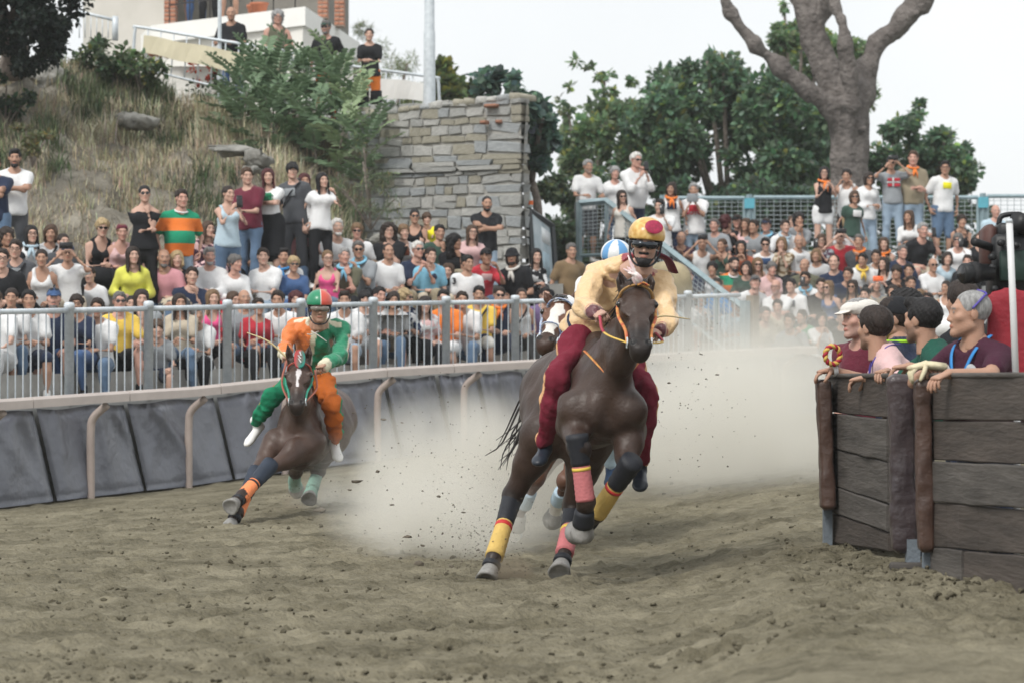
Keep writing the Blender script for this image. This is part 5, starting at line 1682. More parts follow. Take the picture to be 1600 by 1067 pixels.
def person(label, J, loc, rz, sex='m', tone='fair', hairc='dark', hair='short', top='tee', tc='white', legs='trousers', lc='black', shoe='white', beard=0.0,
           extras=(), hy=0.0, hp=0.0, hr=0.0, k=1.0, h=.026, group=None, seed=0, fine=False, topmat=None, legmat=None, belly=0.0, curl=.55, hc2=None, skirt_len=None, wr_amp=.004, name='person'):
 lat = J['R'] @ np.array((1.0, 0, 0))
 lo, hi = lohi(J, .16)
 f = Field(lo, hi, h if fine else h * 1.4)
 fem = sex == 'f'
 cw = (.145, .105) if not fem else (.125, .093)
 ww = (.135 + belly, .100 + belly * 1.2) if not fem else (.118 + belly, .088 + belly)
 pw = (.150, .112) if not fem else (.158, .118)
 cw, ww, pw = [tuple(c * k for c in t) for t in (cw, ww, pw)]
 def torso(F, g):
  F.econe(J['pel'] - (0, 0, .03), J['waist'], lat, (pw[0] + g, pw[1] + g), (ww[0] + g, ww[1] + g), .05)
  F.econe(J['waist'], J['chest'], lat, (ww[0] + g, ww[1] + g), (cw[0] + g, cw[1] + g), .05)
  F.econe(J['chest'], J['neck'] - J['R'] @ np.array((0, 0, .07)), lat, (cw[0] + g, cw[1] + g), (cw[0] * .95 + g, cw[1] * .72 + g), .05)
  if fem:
   for s in (-1, 1):
    F.ell(J['chest'] + J['R'] @ np.array((s * .065, -.075, .02)) * k, (.055 + g, .05 + g, .055 + g), k=.03)
  if belly > .02:
   F.ell(J['waist'] + J['R'] @ np.array((0, -.06, -.01)), (.14 + g, .11 + g, .14 + g), k=.05)
  for n in 'lr':
   F.cone(J['sh' + n], J['neck'] + J['R'] @ np.array((0, .015, -.01)), .047 * k + g, .052 * k + g, .04)
 def arm(F, g, upto, k_=.025):
  for n in 'lr':
   a, e, w = J['sh' + n], J['el' + n], J['wr' + n]
   m1 = .047 if not fem else .039
   if upto > 0:
    t = min(upto, 1.0)
    F.cone(a, lerp(a, e, t), m1 * k + g, lerp(m1, m1 * .80, t) * k + g, k_)
   if upto > 1:
    t = upto - 1
    F.cone(e, lerp(e, w, t), m1 * .80 * k + g, lerp(m1 * .80, m1 * .56, t) * k + g, k_)
 def leg(F, g, upto, k_=.035):
  for n in 'lr':
   a, e, w = J['hip' + n], J['kn' + n], J['an' + n]
   t = min(upto, 1.0)
   F.cone(a, lerp(a, e, t), .085 * k + g, lerp(.085, .055, t) * k + g, k_)
   if upto > 1:
    t = upto - 1
    c = lerp(e, w, .35) + unit(np.cross(lat, w - e)) * -.012
    F.cone(e, lerp(e, c, min(t / .35, 1)), .053 * k + g, .055 * k + g, k_)
    if t > .35:
     F.cone(c, lerp(e, w, t), .054 * k + g, lerp(.054, .034, (t - .35) / .65) * k + g, k_)
 torso(f, 0); arm(f, 0, 2)
 if legs != 'trousers':
  leg(f, 0, 2)
 f.cone(J['neck'] - J['R'] @ np.array((0, 0, .05)), J['head'] + np.array((0, .02, -.09)), .058 * k, .052 * k, .03)
 root_loc = np.asarray(loc, float)
 root = put(name, None, None, root_loc, rz, label=label, category='person')
 if group:
  root['group'] = group
 # clothing
 kids = []
 gt = .016 if not fine else .014
 if top != 'none':
  s = Field(lo, hi, h)
  torso(s, gt)
  s.econe(J['pel'] - J['R'] @ np.array((0, 0, .05)), J['waist'], lat, (pw[0] + .034, pw[1] + .034), (ww[0] + gt, ww[1] + gt), .03)
  up_ = {'tee': .62, 'polo': .66, 'tank': 0, 'vest': 0, 'long': 1.93, 'roll': 1.25, 'cap': .3, 'off': .35, 'sweater': 1.9, 'blazer': 1.85}[top]
  if up_:
   arm(s, gt + (.007 if top in ('tee', 'polo', 'off', 'roll') else .008), up_, .03)
  if top == 'blouse':
   arm(s, .05, 1.2)
  hem = J['pel'] + (np.array((0, 0, -.02)) if legs == 'none' else np.array((0, 0, .0)))
  s.plane(J['pel'] - J['R'] @ np.array((0, 0, .07)), -(J['R'] @ np.array((0, 0, 1.0))))
  nb = J['neck'] + J['R'] @ np.array((0, -.035, .05)) * k
  s.ell(nb, (.082, .095, .095 if top not in ('tank', 'vest') else .13), k=.008, mode='sub')
  if top in ('vest', 'tank'):
   for n in 'lr':
    s.ell(J['sh' + n] + J['R'] @ np.array(((.035 if n == 'r' else -.035), 0, .0)), (.072, .11, .095), k=.012, mode='sub')
   if fem:
    s.ell(nb + J['R'] @ np.array((0, -.04, -.05)), (.07, .09, .12), k=.01, mode='sub')
  if top == 'off':
   for n in 'lr':
    s.ell(J['sh' + n] + np.array((0, 0, .06)), (.11, .12, .075), k=.01, mode='sub')
   s.ell(nb, (.14, .14, .12), k=.01, mode='sub')
  s.noise(wr_amp, 26, seed + 1, (1, 1, .7))
  if fine:
   s.noise(wr_amp * .5, 60, seed + 2)
  V, Q = s.mesh(1)
  nm = {'tee': 'tee_shirt', 'polo': 'polo_shirt', 'tank': 'tank_top', 'vest': 'vest_top', 'long': 'shirt', 'roll': 'shirt', 'cap': 'blouse', 'off': 'blouse', 'sweater': 'sweater', 'blazer': 'blazer'}[top]
  if len(V):
   kids.append((nm, V, Q, topmat or cloth_mat(tc)))
 if legs != 'none':
  s = Field(lo, hi, h if fine else h * 1.3)
  if legs in ('skirt', 'dress'):
   mk = (J['knl'] + J['knr']) / 2
   ext = skirt_len or 1.0
   end = lerp(J['pel'], mk, ext)
   s.econe(J['pel'] + (J['waist'] - J['pel']) * .45, J['pel'] - (0, 0, .03), lat, (pw[0] * .93 + .012, pw[1] + .012), (pw[0] + .03, pw[1] + .03), .03)
   s.econe(J['pel'] - (0, 0, .03), end, lat, (pw[0] + .02, pw[1] + .02), (.19, .12), .04)
   leg(s, .03, .9, .09)
  else:
   L = {'trousers': 1.93, 'shorts': .82, 'long_shorts': 1.0, 'mini': .45}[legs]
   s.econe(J['pel'] - (0, 0, .05), J['pel'] + (J['waist'] - J['pel']) * .3, lat, (pw[0] + .008, pw[1] + .008), (pw[0] * .9 + .004, pw[1] * .9 + .004), .04)
   leg(s, .013 if legs == 'trousers' else .026, L)
  s.noise(wr_amp * 1.1, 24, seed + 5)
  if fine:
   s.noise(wr_amp * .5, 55, seed + 6)
  V, Q = s.mesh(1)
  nm = {'skirt': 'skirt', 'dress': 'skirt', 'trousers': 'trousers', 'shorts': 'shorts', 'long_shorts': 'shorts', 'mini': 'shorts'}[legs]
  if legmat is None and lc in ('denim', 'palejeans') and legs == 'trousers':
   nm = 'jeans'
  kids.append((nm, V, Q, legmat or cloth_mat(lc)))
 # body surface, minus what lies deep inside the clothes
 V, Q = f.mesh(1)
 hV, hQ, hM = head_np('M' if fine else ('f' if fem else 'm'))
 hk = (k if k > .86 else (k + .12 if k < .8 else .92)) * (.93 if fine else .90)
 Rh = rotz(hy) @ rotx(hp) @ roty(hr)
 parts, masks, n0 = [(V, [Q]), (hV @ Rh.T * hk + J['head'], [hQ])], [np.tile(np.array((0, 0, 0, 1.0)), (len(V), 1)), hM], 0
 for n in 'lr':
  hV2, hF2 = hand_np(curl if np.isscalar(curl) else curl['lr'.index(n)], 8 if fine else 5)
  if n == 'r':
   hV2 = hV2 * np.array((-1, 1, 1))
  A = frame_to(J['hd' + n], -np.asarray(J['pal' + n], float))
  parts.append((hV2 @ A.T * (k if not fem else k * .92) + J['wr' + n] - A[:, 2] * .012, hF2))
  masks.append(np.tile(np.array((0, 0, 0, 1.0)), (len(hV2), 1)))
 V, Fs = join_np(parts)
 used = np.zeros(len(V), bool)
 for g in Fs:
  used[g.ravel()] = True
 remap = np.cumsum(used) - 1
 me = mesh_np('person', V[used], [remap[g] for g in Fs], skin_mat(tone, hairc, beard), np.concatenate(masks)[used])
 # the root carries the body mesh itself
 body = bpy.data.objects.new(name, me)
 COL.objects.link(body)
 for kk in root.keys():
  body[kk] = root[kk]
 body.location, body.rotation_euler = root.location, root.rotation_euler
 bpy.data.objects.remove(root)
 body.name = name
 root = body
 for nm, V, Q, m in kids:
  put(nm, mesh_np(nm, V, Q, m), root)
 Mh = mat4(Rh, J['head'], hk)
 if hair:
  put('hair', hair_mesh(hair, hair_mat(hairc), fine), root, matrix=Mh)
 for e in extras:
  if e == 'sun':
   put('sunglasses', glasses_mesh()[0], root, matrix=Mh)
  elif e == 'suntop':
   put('sunglasses', glasses_mesh()[0], root, matrix=Mh @ mat4(rotx(-.9), (0, .0, .045)))
  elif e == 'specs':
   put('spectacles', glasses_mesh()[1], root, matrix=Mh)
  elif e == 'beard':
   put('beard', hair_mesh('beard', hair_mat(hc2 or hairc), fine), root, matrix=Mh)
  elif e == 'collar':
   a = np.linspace(-2.6, 2.6, 9)
   pts = np.stack([.075 * np.sin(a), -.02 - .085 * np.cos(a) * 1.0, -.022 + .03 * (1 - np.cos(a)) * .7], 1) @ J['R'].T + J['neck']
   put('collar', mesh_np('collar', *tube_np(pts, .017, 5, flat=.6), cloth_mat('white')), root)
  elif e.startswith('cap:') or e.startswith('capback:') or e.startswith('bucket:') or e.startswith('headband:') or e.startswith('flatcap:'):
   kd, c = e.split(':')
   me = hair_mesh(kd, cloth_mat(c), fine)
   put(me.name.split('.')[0], me, root, matrix=Mh)
  elif e.startswith('scarf:'):
   c = e.split(':')[1]
   a = np.linspace(-3.0, 3.0, 13)
   pts = np.stack([.082 * np.sin(a), -.015 - .085 * np.cos(a), -.005 + .03 * (1 - np.cos(a)) * .8], 1)
   tail = np.array([(.01, -.115, -.02), (.03, -.135, -.09), (.035, -.145, -.17)])
   tail2 = np.array([(-.01, -.115, -.02), (-.025, -.135, -.08), (-.035, -.145, -.14)])
   V, F = join_np([tube_np(pts, .024, 6, flat=.7), tube_np(tail, [.02, .026, .006], 6, flat=.4), tube_np(tail2, [.02, .026, .006], 6, flat=.4),
       tube_np(np.array([(0, .09, .03), (0, .115, -.04), (0, .125, -.12)]), [.05, .06, .01], 6, flat=.35)])
   put('neckerchief', mesh_np('neckerchief', V @ J['R'].T + J['neck'], F, cloth_mat(c)), root)
  elif e.startswith('print:'):
   c = e.split(':')[1]
   sv_ = kids[0][1]
   z_ = J['chest'][2] + .02
   o = np.array((J['chest'][0], sv_[(np.abs(sv_[:, 2] - z_) < .06) & (np.abs(sv_[:, 0] - J['chest'][0]) < .09)][:, 1].min() - .003, z_))
   V, F = bevel_box_np((0, 0, 0), (.15, .012, .10), .004)
   put('shirt_print', mesh_np('shirt_print', V @ J['R'].T + o, F, cloth_mat(c)), root)
  elif e == 'strap':
   a, b = J['shr'] + J['R'] @ np.array((-.06, -.08, .045)), J['waist'] + J['R'] @ np.array((-.12, -.10, -.02))
   mid = lerp(a, b, .5) + J['R'] @ np.array((0, -.065, 0))
   put('bag_strap', mesh_np('bag_strap', *tube_np(bez([a + J['R'] @ np.array((.0, .08, .01)), a, mid, b], 4), .016, 5, flat=.4), cloth_mat('black')), root)
 if shoe:
  for n in 'lr':
   A = frame_to(-(J['toe' + n] - J['an' + n]), (0, 0, 1))
   A = np.stack([A[:, 0], A[:, 2], A[:, 1]], 1)
   A[:, 0] = np.cross(A[:, 1], A[:, 2])
   sv, sq = shoe_np()
   put('shoe', mesh_np('shoe', sv @ A.T * k + J['an' + n], sq, m_sole if shoe == 'white' else cloth_mat(shoe)), root)
 return root
def held_box(name, label, cat, root, J, sz, m, where, rx=0.0, group=None, screen=False):
 """Something small held in the hands: a thing of its own."""
 Rw = np.array(Matrix.Rotation(root.rotation_euler[2], 3, 'Z'))
 p = Rw @ np.asarray(where) + np.array(root.location)
 o = put(name, None, None, p, root.rotation_euler[2], label=label, category=cat)
 if group:
  o['group'] = group
 R = rotx(rx)
 put('case', mesh_np('case', *bevel_box_np((0, 0, 0), sz, min(sz) * .3, R), m), o)
 V, F = bevel_box_np((sz[0] * .33 if sz[0] > sz[2] else sz[0] * .25, -sz[1] * .55, sz[2] * .33), (.014, .004, .014), .002)
 put('lens', mesh_np('lens', V @ R.T, F, m_lens), o)
 return o
# ------------------------------------------------------------------ the crowd, one person at a time
PHONE_N = [0]
def spectator(px, py, label, sit=True, arms='lap', sex='m', tone='fair', hair='short', hc='dark', top='tee', tc='white', legs='trousers', lc='black', x=(), yaw=None, hy=None,
              D=None, k=None, lean=None, beard=0.0, shoe=None, group='spectators on the left terraces', phone=None, belly=0.0, hp=0.0, hc2=None, ph_label=None, sk=None):
 seed = int(px * 7 + py * 13) % 100000
 r = np.random.default_rng(seed)
 if k is None:
  k = (.95 if sex == 'm' else .885) * r.uniform(.96, 1.03)
 right = px > 880 if D is None else px > 880
 if D is None:
  yy = py if sit else py + 92
  if right:
   D = np.interp(yy, (345, 530), (47.4, 43.2))
  else:
   D = Df(px) + 1.2 + max((475 - yy) / 56 * np.interp(px, (0, 500, 900), (2.0, 1.35, 1.2)), -.1)
 if yaw is None:
  yaw = r.uniform(-.5, .5)
 if arms == 'lap' and sit:
  arms = ('lap', 'clasp', 'knees', 'lap', 'chinlow')[int(r.integers(5))]
 if hy is None:
  hy = r.uniform(-.1, .55) if not right else r.uniform(-.55, .15)
 J = pose('sit' if sit else 'stand', arms, lean, sex, k, seed)
 Rw = rotz(yaw)
 loc = P(px, py, D) - Rw @ J['head']
 o = person(label, J, loc, yaw, sex, tone, hc, hair, top, tc, legs, lc, shoe if shoe else ('white' if not sit else None), beard, x, hy - yaw * .6, hp + r.uniform(-.05, .08), r.uniform(-.06, .06),
               k, .028, group, seed, hc2=hc2, belly=belly, skirt_len=sk)
 if phone:
  PHONE_N[0] += 1
  if phone == 'tablet':
   w = (J['wrl'] + J['wrr']) / 2 + np.array((0, -.06, .07))
   held_box('tablet', ph_label, 'tablet', o, J, (.17, .012, .13), cloth_mat('grey'), w, 0)
  elif arms in ('phone', 'phonehigh', 'up'):
   w = (J['wrl'] + J['wrr']) / 2 + np.array((0, -.05, .12))
   held_box('phone', ph_label, 'phone', o, J, (.15, .011, .075), phone if isinstance(phone, bpy.types.Material) else m_phone, w, 0, 'phones held up by spectators')
  else:
   w = J['wrr'] + np.array((-.02, -.045, .10))
   held_box('phone', ph_label, 'phone', o, J, (.075, .011, .15), m_phone, w, -.2, 'phones held up by spectators')
 return o
S = spectator
# --- standing at the back, left
S(-9, 258, 'person in navy T-shirt with hands clasped, cut by the left edge, before the hillside', False, 'cross', tc='navy', legs='shorts', lc='denim', hc='brown', tone='tan')
S(23, 248, 'person in plain white T-shirt with crossed arms standing before the hillside at far left', False, 'cross', tone='tan', hair='quiff', hc='black', x=('beard',), beard=.9, lc='darkgrey', hy=.1, yaw=.1)
S(226, 304, 'person in black off-shoulder top and sunglasses, hand at chin, standing beside the striped polo', False, 'chin', 'f', 'fair', 'bun', 'black', 'off', 'black', lc='black', x=('sun',), hy=.15)
S(284, 311, 'person shouting in green and orange striped polo with white collar and jeans', False, 'lap', tone='pink', hc='dark', top='polo', tc='=polo', lc='palejeans', x=('collar',), hy=.25, belly=.03)
S(357, 304, 'person in pale teal sleeveless top raising a phone, standing left of the maroon T-shirt', False, 'phonechest', 'f', 'fair', 'bun', 'dark', 'tank', 'lightblue', lc='denim', hy=.5, phone=1, ph_label='dark phone raised by the person in the pale teal top', yaw=.4)
S(386, 276, 'person in maroon T-shirt standing between the pale teal top and the red haired onlooker', False, 'clasp', tone='fair', hair='short', hc='brown', tc='maroon', lc='denim', hy=.5)
S(419, 277, 'person in white T-shirt with green print and dark skirt, arms crossed, dark red hair', False, 'cross', 'f', 'fair', 'long', 'red', 'tee', 'white', 'skirt', 'black', x=('print:green',), hy=.2, sk=.95)
S(457, 268, 'person in black cap and charcoal T-shirt with emblem, standing tallest among the white tops', False, 'lap', tone='fair', hair='bowl', hc='black', tc='darkgrey', lc='darkgrey', x=('cap:black', 'print:grey', 'strap'), hy=.3, k=.93)
S(476, 284, 'person in white top lifting a black phone, half hidden behind the charcoal T-shirt', False, 'phone', 'f', 'tan', 'long', 'red', 'tee', 'white', 'skirt', 'lightgrey', D=39.6, phone=1, ph_label='black phone held by the person half hidden behind the charcoal T-shirt')
S(504, 283, 'person in loose white top with black handbag fanning the face with folded paper', False, 'phone1', 'f', 'fair', 'long', 'black', 'cap', 'white', 'trousers', 'black', hy=.3)
S(761, 319, 'person in black T-shirt with crossed arms standing against the stone wall', False, 'cross', tone='tan', hair='buzz', hc='black', tc='black', lc='palejeans', x=('beard',), beard=.9, hy=.15, yaw=.1, D=42.3)
# --- third row, left
S(10, 372, 'person in dark top resting cheek on hand at the far left, behind the grey T-shirt', arms='chin', tone='brown', hair='curly', hc='dark', tc='black')
S(49, 367, 'person in white shirt with pale blue scarf and glasses, third row at left', sex='f', hair='long', hc='black', tc='white', x=('scarf:lightblue', 'specs'), top='roll')
S(79, 366, 'person in open white blazer laughing beside the pale blue scarf', sex='f', tone='tan', hair='bob', hc='brown', top='blazer', tc='white', x=('strap',))
S(99, 379, 'person mostly hidden behind the blue backward cap', sex='f', hair='bun', hc='dark', tc='darkgrey')
S(160, 357, 'person in black V-neck tank dress with sunglasses sitting high with crossed knees', sex='f', tone='fair', hair='shortf', hc='blond', top='tank', tc='black', legs='skirt', lc='black', arms='clasp', x=('sun',), hy=.1, k=.98, belly=.02)
S(191, 364, 'person with dark red headband and bare shoulders beside the black tank dress', sex='f', tone='pink', hair='bun', hc='lightbrown', top='tank', tc='palepink', x=('headband:maroon',), hy=.1)
S(220, 379, 'person in black top with cheek on hand, below the black off-shoulder top', sex='f', arms='chin', hair='long', hc='dark', top='tee', tc='black')
S(326, 359, 'person in dark floral dress holding a phone upright, seated below the pale teal top', sex='f', arms='phone1', tone='fair', hair='long', hc='brown', top='tee', tc='plum/palepink', legs='dress', lc='plum/palepink', hy=.4, phone=1, ph_label='phone held upright by the person in the dark floral dress')
S(364, 357, 'person in black T-shirt with small red badge print and fringe haircut', tone='fair', hair='bowl', hc='black', tc='black', x=('beard', 'print:black'), hy=.15)
S(391, 357, 'person in white polo and glasses seated below the maroon T-shirt', tone='tan', hair='short', hc='black', top='polo', tc='white', lc='navy', x=('specs',), hy=.4)
S(457, 352, 'person in dusty pink blazer over white shirt taking a photo with raised phone', arms='phonehigh', tone='tan', hair='receding', hc='dark', top='blazer', tc='pink', lc='denim', x=('beard',), phone=1, ph_label='black phone raised sideways above the dusty pink blazer', hy=.05, yaw=0)
S(480, 356, 'person in black tank top holding a phone beside the dusty pink blazer', sex='f', arms='phonechest', tone='pink', hair='long', hc='brown', top='tank', tc='black', phone=1, ph_label='pale phone held beside the dusty pink blazer', hy=.35)
S(527, 356, 'person in white shirt and dark tie with white beard', tone='fair', hair='short', hc='white', top='roll', tc='white', x=('beard',), hy=.2)
S(558, 362, 'person in white T-shirt and sunglasses with tousled fair hair beside the white beard', sex='f', tone='pink', hair='shortf', hc='lightbrown', tc='white', x=('sun',), hy=.05)
S(608, 362, 'person in black T-shirt and glasses with shoulder length wavy hair', tone='fair', hair='longcurly', hc='dark', tc='black', lc='khaki', x=('specs',), hy=.2)
S(631, 364, 'person in white T-shirt with red and yellow chest stripe', sex='f', tone='fair', hair='shortf', hc='lightbrown', tc='white', x=('print:rust',), hy=.15)
S(648, 339, 'person in black dress and mirrored pink sunglasses sitting high against the stone wall', sex='f', tone='tan', hair='bun', hc='black', top='vest', tc='black', legs='skirt', x=('sun',), hy=.2)
S(667, 343, 'small child in bright yellow T-shirt against the stone wall', tone='fair', hair='bowl', hc='brown', tc='brightyellow', k=.62, legs='shorts', lc='denim', hy=.25)
S(687, 364, 'person in dark green T-shirt and khaki trousers with hand over mouth', arms='chin', tone='tan', hair='short', hc='black', tc='darkgreen', lc='khaki', hy=.2)
S(711, 379, 'person in black top hidden behind big dark curls, turned to the right', sex='f', tone='brown', hair='longcurly', hc='black', tc='black', arms='chin', hy=1.0)
S(738, 364, 'person in pink cardigan over black top with glasses, long brown hair', sex='f', tone='fair', hair='long', hc='brown', top='blazer', tc='palepink', x=('specs',), hy=.1)
# --- second row, left
S(3, 405, 'person in black shirt and glasses cut by the left edge, second row', tone='fair', hc='dark', tc='black', x=('specs',))
S(24, 390, 'person in charcoal T-shirt with pale lettering, glasses and black bag strap', tone='fair', hc='dark', tc='darkgrey', x=('specs', 'strap', 'print:grey'), lc='olive', arms='clasp', hy=.1, lean=.25)
S(65, 404, 'person in sleeveless white wrap top beside the charcoal T-shirt', sex='f', tone='tan', hair='bun', hc='dark', top='vest', tc='white', lc='black', hy=.1)
S(106, 396, 'person in white T-shirt and backward blue cap holding a phone to sunglasses', arms='phonehigh', tone='tan', hair=None, tc='white', legs='trousers', lc='beige', x=('capback:navy', 'sun'), phone=1, ph_label='black phone held sideways by the backward blue cap wearer', hy=.1, yaw=.1)
S(208, 400, 'person in loose lemon yellow blouse with long dark hair', sex='f', tone='fair', hair='long', hc='dark', top='long', tc='lemon', hy=.3, yaw=.15)
S(256, 404, 'person in dusty pink polo leaning on knees, bald with beard', arms='knees', tone='tan', hair='fringe', hc='salt', top='polo', tc='pink', lc='denim', x=('beard',), hy=.35, lean=.3)
S(276, 406, 'person in black T-shirt behind the dusty pink polo', sex='f', tone='fair', hair='bob', hc='blond', tc='black', legs='skirt', lc='beige/darkgrey', arms='knees', hy=.2)
S(327, 401, 'person in loose white long sleeved shirt with grey beard and red trousers', tone='pink', hair='quiff', hc='grey', top='long', tc='white', lc='red', x=('beard',), hy=.3, arms='clasp')
S(368, 412, 'person in white sweater looking right, with short greying curls', sex='f', tone='pink', hair='shortf', hc='salt', top='sweater', tc='white', lc='beige', hy=.7, arms='clasp')
S(411, 402, 'person in white T-shirt with sunglasses hanging at the neck, holding a phone low', tone='fair', hair='short', hc='dark', tc='white', lc='palejeans', arms='clasp', hy=.35)
S(444, 402, 'person in white T-shirt with bright blue neckerchief', tone='tan', hair='quiff', hc='black', tc='white', lc='palejeans', x=('scarf:brightblue',), hy=.15)
S(459, 414, 'person in blue dress and sunglasses behind the orange and green rider\'s helmet', sex='f', tone='tan', hair='shortf', hc='blond', tc='blue', legs='dress', lc='blue', x=('sun',), arms='clasp', hy=.2)
S(512, 405, 'person in hot pink tank top and glasses', sex='f', tone='fair', hair='pony', hc='lightbrown', top='tank', tc='hotpink', lc='denim', x=('specs',), arms='clasp', k=.85, hy=.35)
S(538, 401, 'person in olive T-shirt with blue and white neckerchief, chin resting on hand', arms='chin', tone='pink', hair='short', hc='grey', tc='olive', x=('scarf:skyblue',), hy=.3)
S(560, 391, 'person in grey T-shirt with sunglasses and blue and white neckerchief', arms='clap', tone='tan', hair='short', hc='salt', tc='grey', x=('scarf:skyblue', 'sun'), hy=.2)
S(607, 394, 'person in white V-neck T-shirt holding a phone upright', arms='lap', tone='tan', hair='receding', hc='dark', tc='white', lc='palejeans', hy=.15)
S(653, 391, 'person clapping in navy polo with aqua collar trim, sunglasses and white hair', arms='clap', tone='pink', hair='short', hc='white', top='polo', tc='navy', lc='khaki', x=('sun',), hy=.3, yaw=.3)
S(673, 400, 'person in light blue T-shirt behind the navy polo', tone='fair', hair='short', hc='dark', tc='skyblue', lc='beige', k=.9, hy=.3)
S(731, 412, 'person in white polo with a black number 3 on the sleeve', tone='tan', hair='short', hc='black', top='polo', tc='white', lc='maroon', legs='shorts', k=.92, hy=.4, yaw=.35)
S(760, 402, 'person in red T-shirt with white lettering and black cap', tone='brown', hair='short', hc='black', tc='red', lc='denim', legs='shorts', x=('cap:black', 'print:palepink'), arms='phone1', hy=.1)
S(800, 402, 'person in black T-shirt and black bucket hat with orange and green neckerchief', tone='tan', hair='bob', hc='dark', tc='black', lc='olive', x=('bucket:black', 'scarf:offwhite', 'beard'), hy=.1)
S(838, 401, 'person in black and white patterned blouse with black hair', sex='f', tone='fair', hair='long', hc='black', top='roll', tc='black/white', lc='black', hy=.05)
S(893, 393, 'person in brown polo standing at the foot of the stair railing', False, 'lap', tone='tan', hair='short', hc='salt', top='polo', tc='brown', lc='khaki', D=42.6, hy=.05)
# --- first row behind the fence, left
S(-8, 470, 'person in pale grey trousers and white shoes cut by the left edge, front row', tc='white', lc='lightgrey', shoe='white', arms='knees', hc='brown')
S(45, 470, 'person in white T-shirt and navy shorts leaning forward, front row at left', arms='clasp', tone='tan', hair='short', hc='black', tc='white', legs='long_shorts', lc='navy', shoe='white', hy=.1, lean=.25)
S(84, 468, 'person in navy polo with blue cap and sunglasses on its peak', arms='knees', tone='pink', hair=None, hc='salt', top='polo', tc='navy', legs='shorts', lc='navy', x=('cap:blue', 'suntop', 'beard'), shoe='white', belly=.03, hy=.1)
S(120, 476, 'person in navy dress and glasses with short dark curls beside the blue cap', sex='f', tone='tan', hair='shortf', hc='dark', tc='navy', lc='blue', x=('specs',), arms='clasp', shoe='black', hy=.2)
S(187, 472, 'person in yellow polo and sunglasses behind the fence bars', arms='knees', tone='pink', hair='short', hc='salt', top='polo', tc='yellow', legs='shorts', lc='black', x=('sun',), shoe='black', hy=.15, lean=.2)
S(206, 476, 'person laughing close behind the yellow polo', sex='f', tone='fair', hair='bun', hc='black', tc='maroon', D=34.4)
S(221, 468, 'person in grey top right of the yellow polo, chin on hand', arms='chin', tone='fair', hair='long', hc='dark', tc='grey', D=34.2, hy=.3)
S(246, 515, 'child in spotted grey T-shirt and dark shorts sitting low behind the fence bars', hair='bowl', hc='brown', tc='grey', legs='shorts', lc='navy', k=.78, shoe='black', hy=.2)
S(309, 492, 'person in white T-shirt and black trousers holding folded paper flags', sex='f', tone='tan', hair='shortf', hc='grey', tc='white', lc='black', arms='clasp', shoe='white', hy=.3)
S(333, 467, 'person in hot pink top with straight fair hair behind the fence', sex='f', tone='fair', hair='long', hc='lightbrown', top='tank', tc='hotpink', lc='black', shoe='white', hy=.15)
S(366, 470, 'person with brown hair hidden behind the grey blue polo', sex='f', tone='fair', hair='long', hc='brown', tc='red', D=35.6)
S(382, 467, 'person in grey blue polo and denim shorts, bald, behind the fence bars', arms='knees', tone='tan', hair=None, hc='grey', top='polo', tc='grey', legs='shorts', lc='denim', shoe='black', hy=.3)
S(404, 480, 'person in red top and black trousers beside the orange and green rider\'s shoulder', tone='tan', hair='short', hc='dark', tc='red', lc='black', sex='f')
S(462, 470, 'person with dark reddish curls directly behind the green and orange helmet', sex='f', tone='fair', hair='curly', hc='red', tc='navy', lc='black')
S(538, 470, 'person in white T-shirt and denim shorts with greying beard, right of the rider', tone='tan', hair='quiff', hc='dark', tc='white', legs='shorts', lc='palejeans', x=('beard',), hc2='salt', shoe='white', hy=.1, belly=.03)
S(570, 468, 'person in white T-shirt with black fringe, second right of the green sleeved rider', sex='f', tone='fair', hair='bowl', hc='black', tc='white', legs='shorts', lc='white', k=.88, arms='clasp', hy=.1)
S(593, 463, 'person in white shirt and olive shorts with bare knees beside the black fringe', tone='pink', hair='short', hc='black', top='roll', tc='white', legs='shorts', lc='khaki', arms='clasp', shoe='white', hy=.4, lean=.3)
S(634, 466, 'person in black and white floral blouse turned right, sunglasses and fair curls', sex='f', tone='tan', hair='curly', hc='blond', top='roll', tc='navy/lightgrey', lc='black', x=('sun',), arms='clasp', hy=.9, yaw=.4, shoe='black')
S(664, 477, 'person in pink and white print top beside the floral blouse', sex='f', tone='fair', hair='long', hc='dark', tc='palepink/white', lc='black', k=.85, hy=.2)
S(693, 467, 'person in orange T-shirt and white shorts with glasses', arms='clasp', tone='fair', hair='short', hc='black', top='polo', tc='orange', legs='long_shorts', lc='white', x=('specs',), shoe='white', hy=.15)
S(748, 461, 'person in yellow T-shirt and cream shorts with black strap, sunglasses on head', arms='clasp', tone='tan', hair='short', hc='black', tc='yellow', legs='long_shorts', lc='offwhite', x=('beard', 'suntop', 'strap'), shoe='white', hy=.1)
S(780, 462, 'person in navy vest with orange scarf and sunglasses behind the fence', tone='fair', hair='short', hc='dark', top='vest', tc='navy', lc='navy', x=('sun', 'scarf:orange'), hy=.15)
S(815, 463, 'person laughing in white top with black strap, beside the chestnut horse', sex='f', tone='tan', hair='bun', hc='dark', top='tank', tc='white', lc='black', x=('strap',), hy=.1)
S(852, 463, 'person in lilac shirt and glasses just above the chestnut horse\'s ears', tone='fair', hair='short', hc='black', tc='purple', x=('specs',), hy=.1)
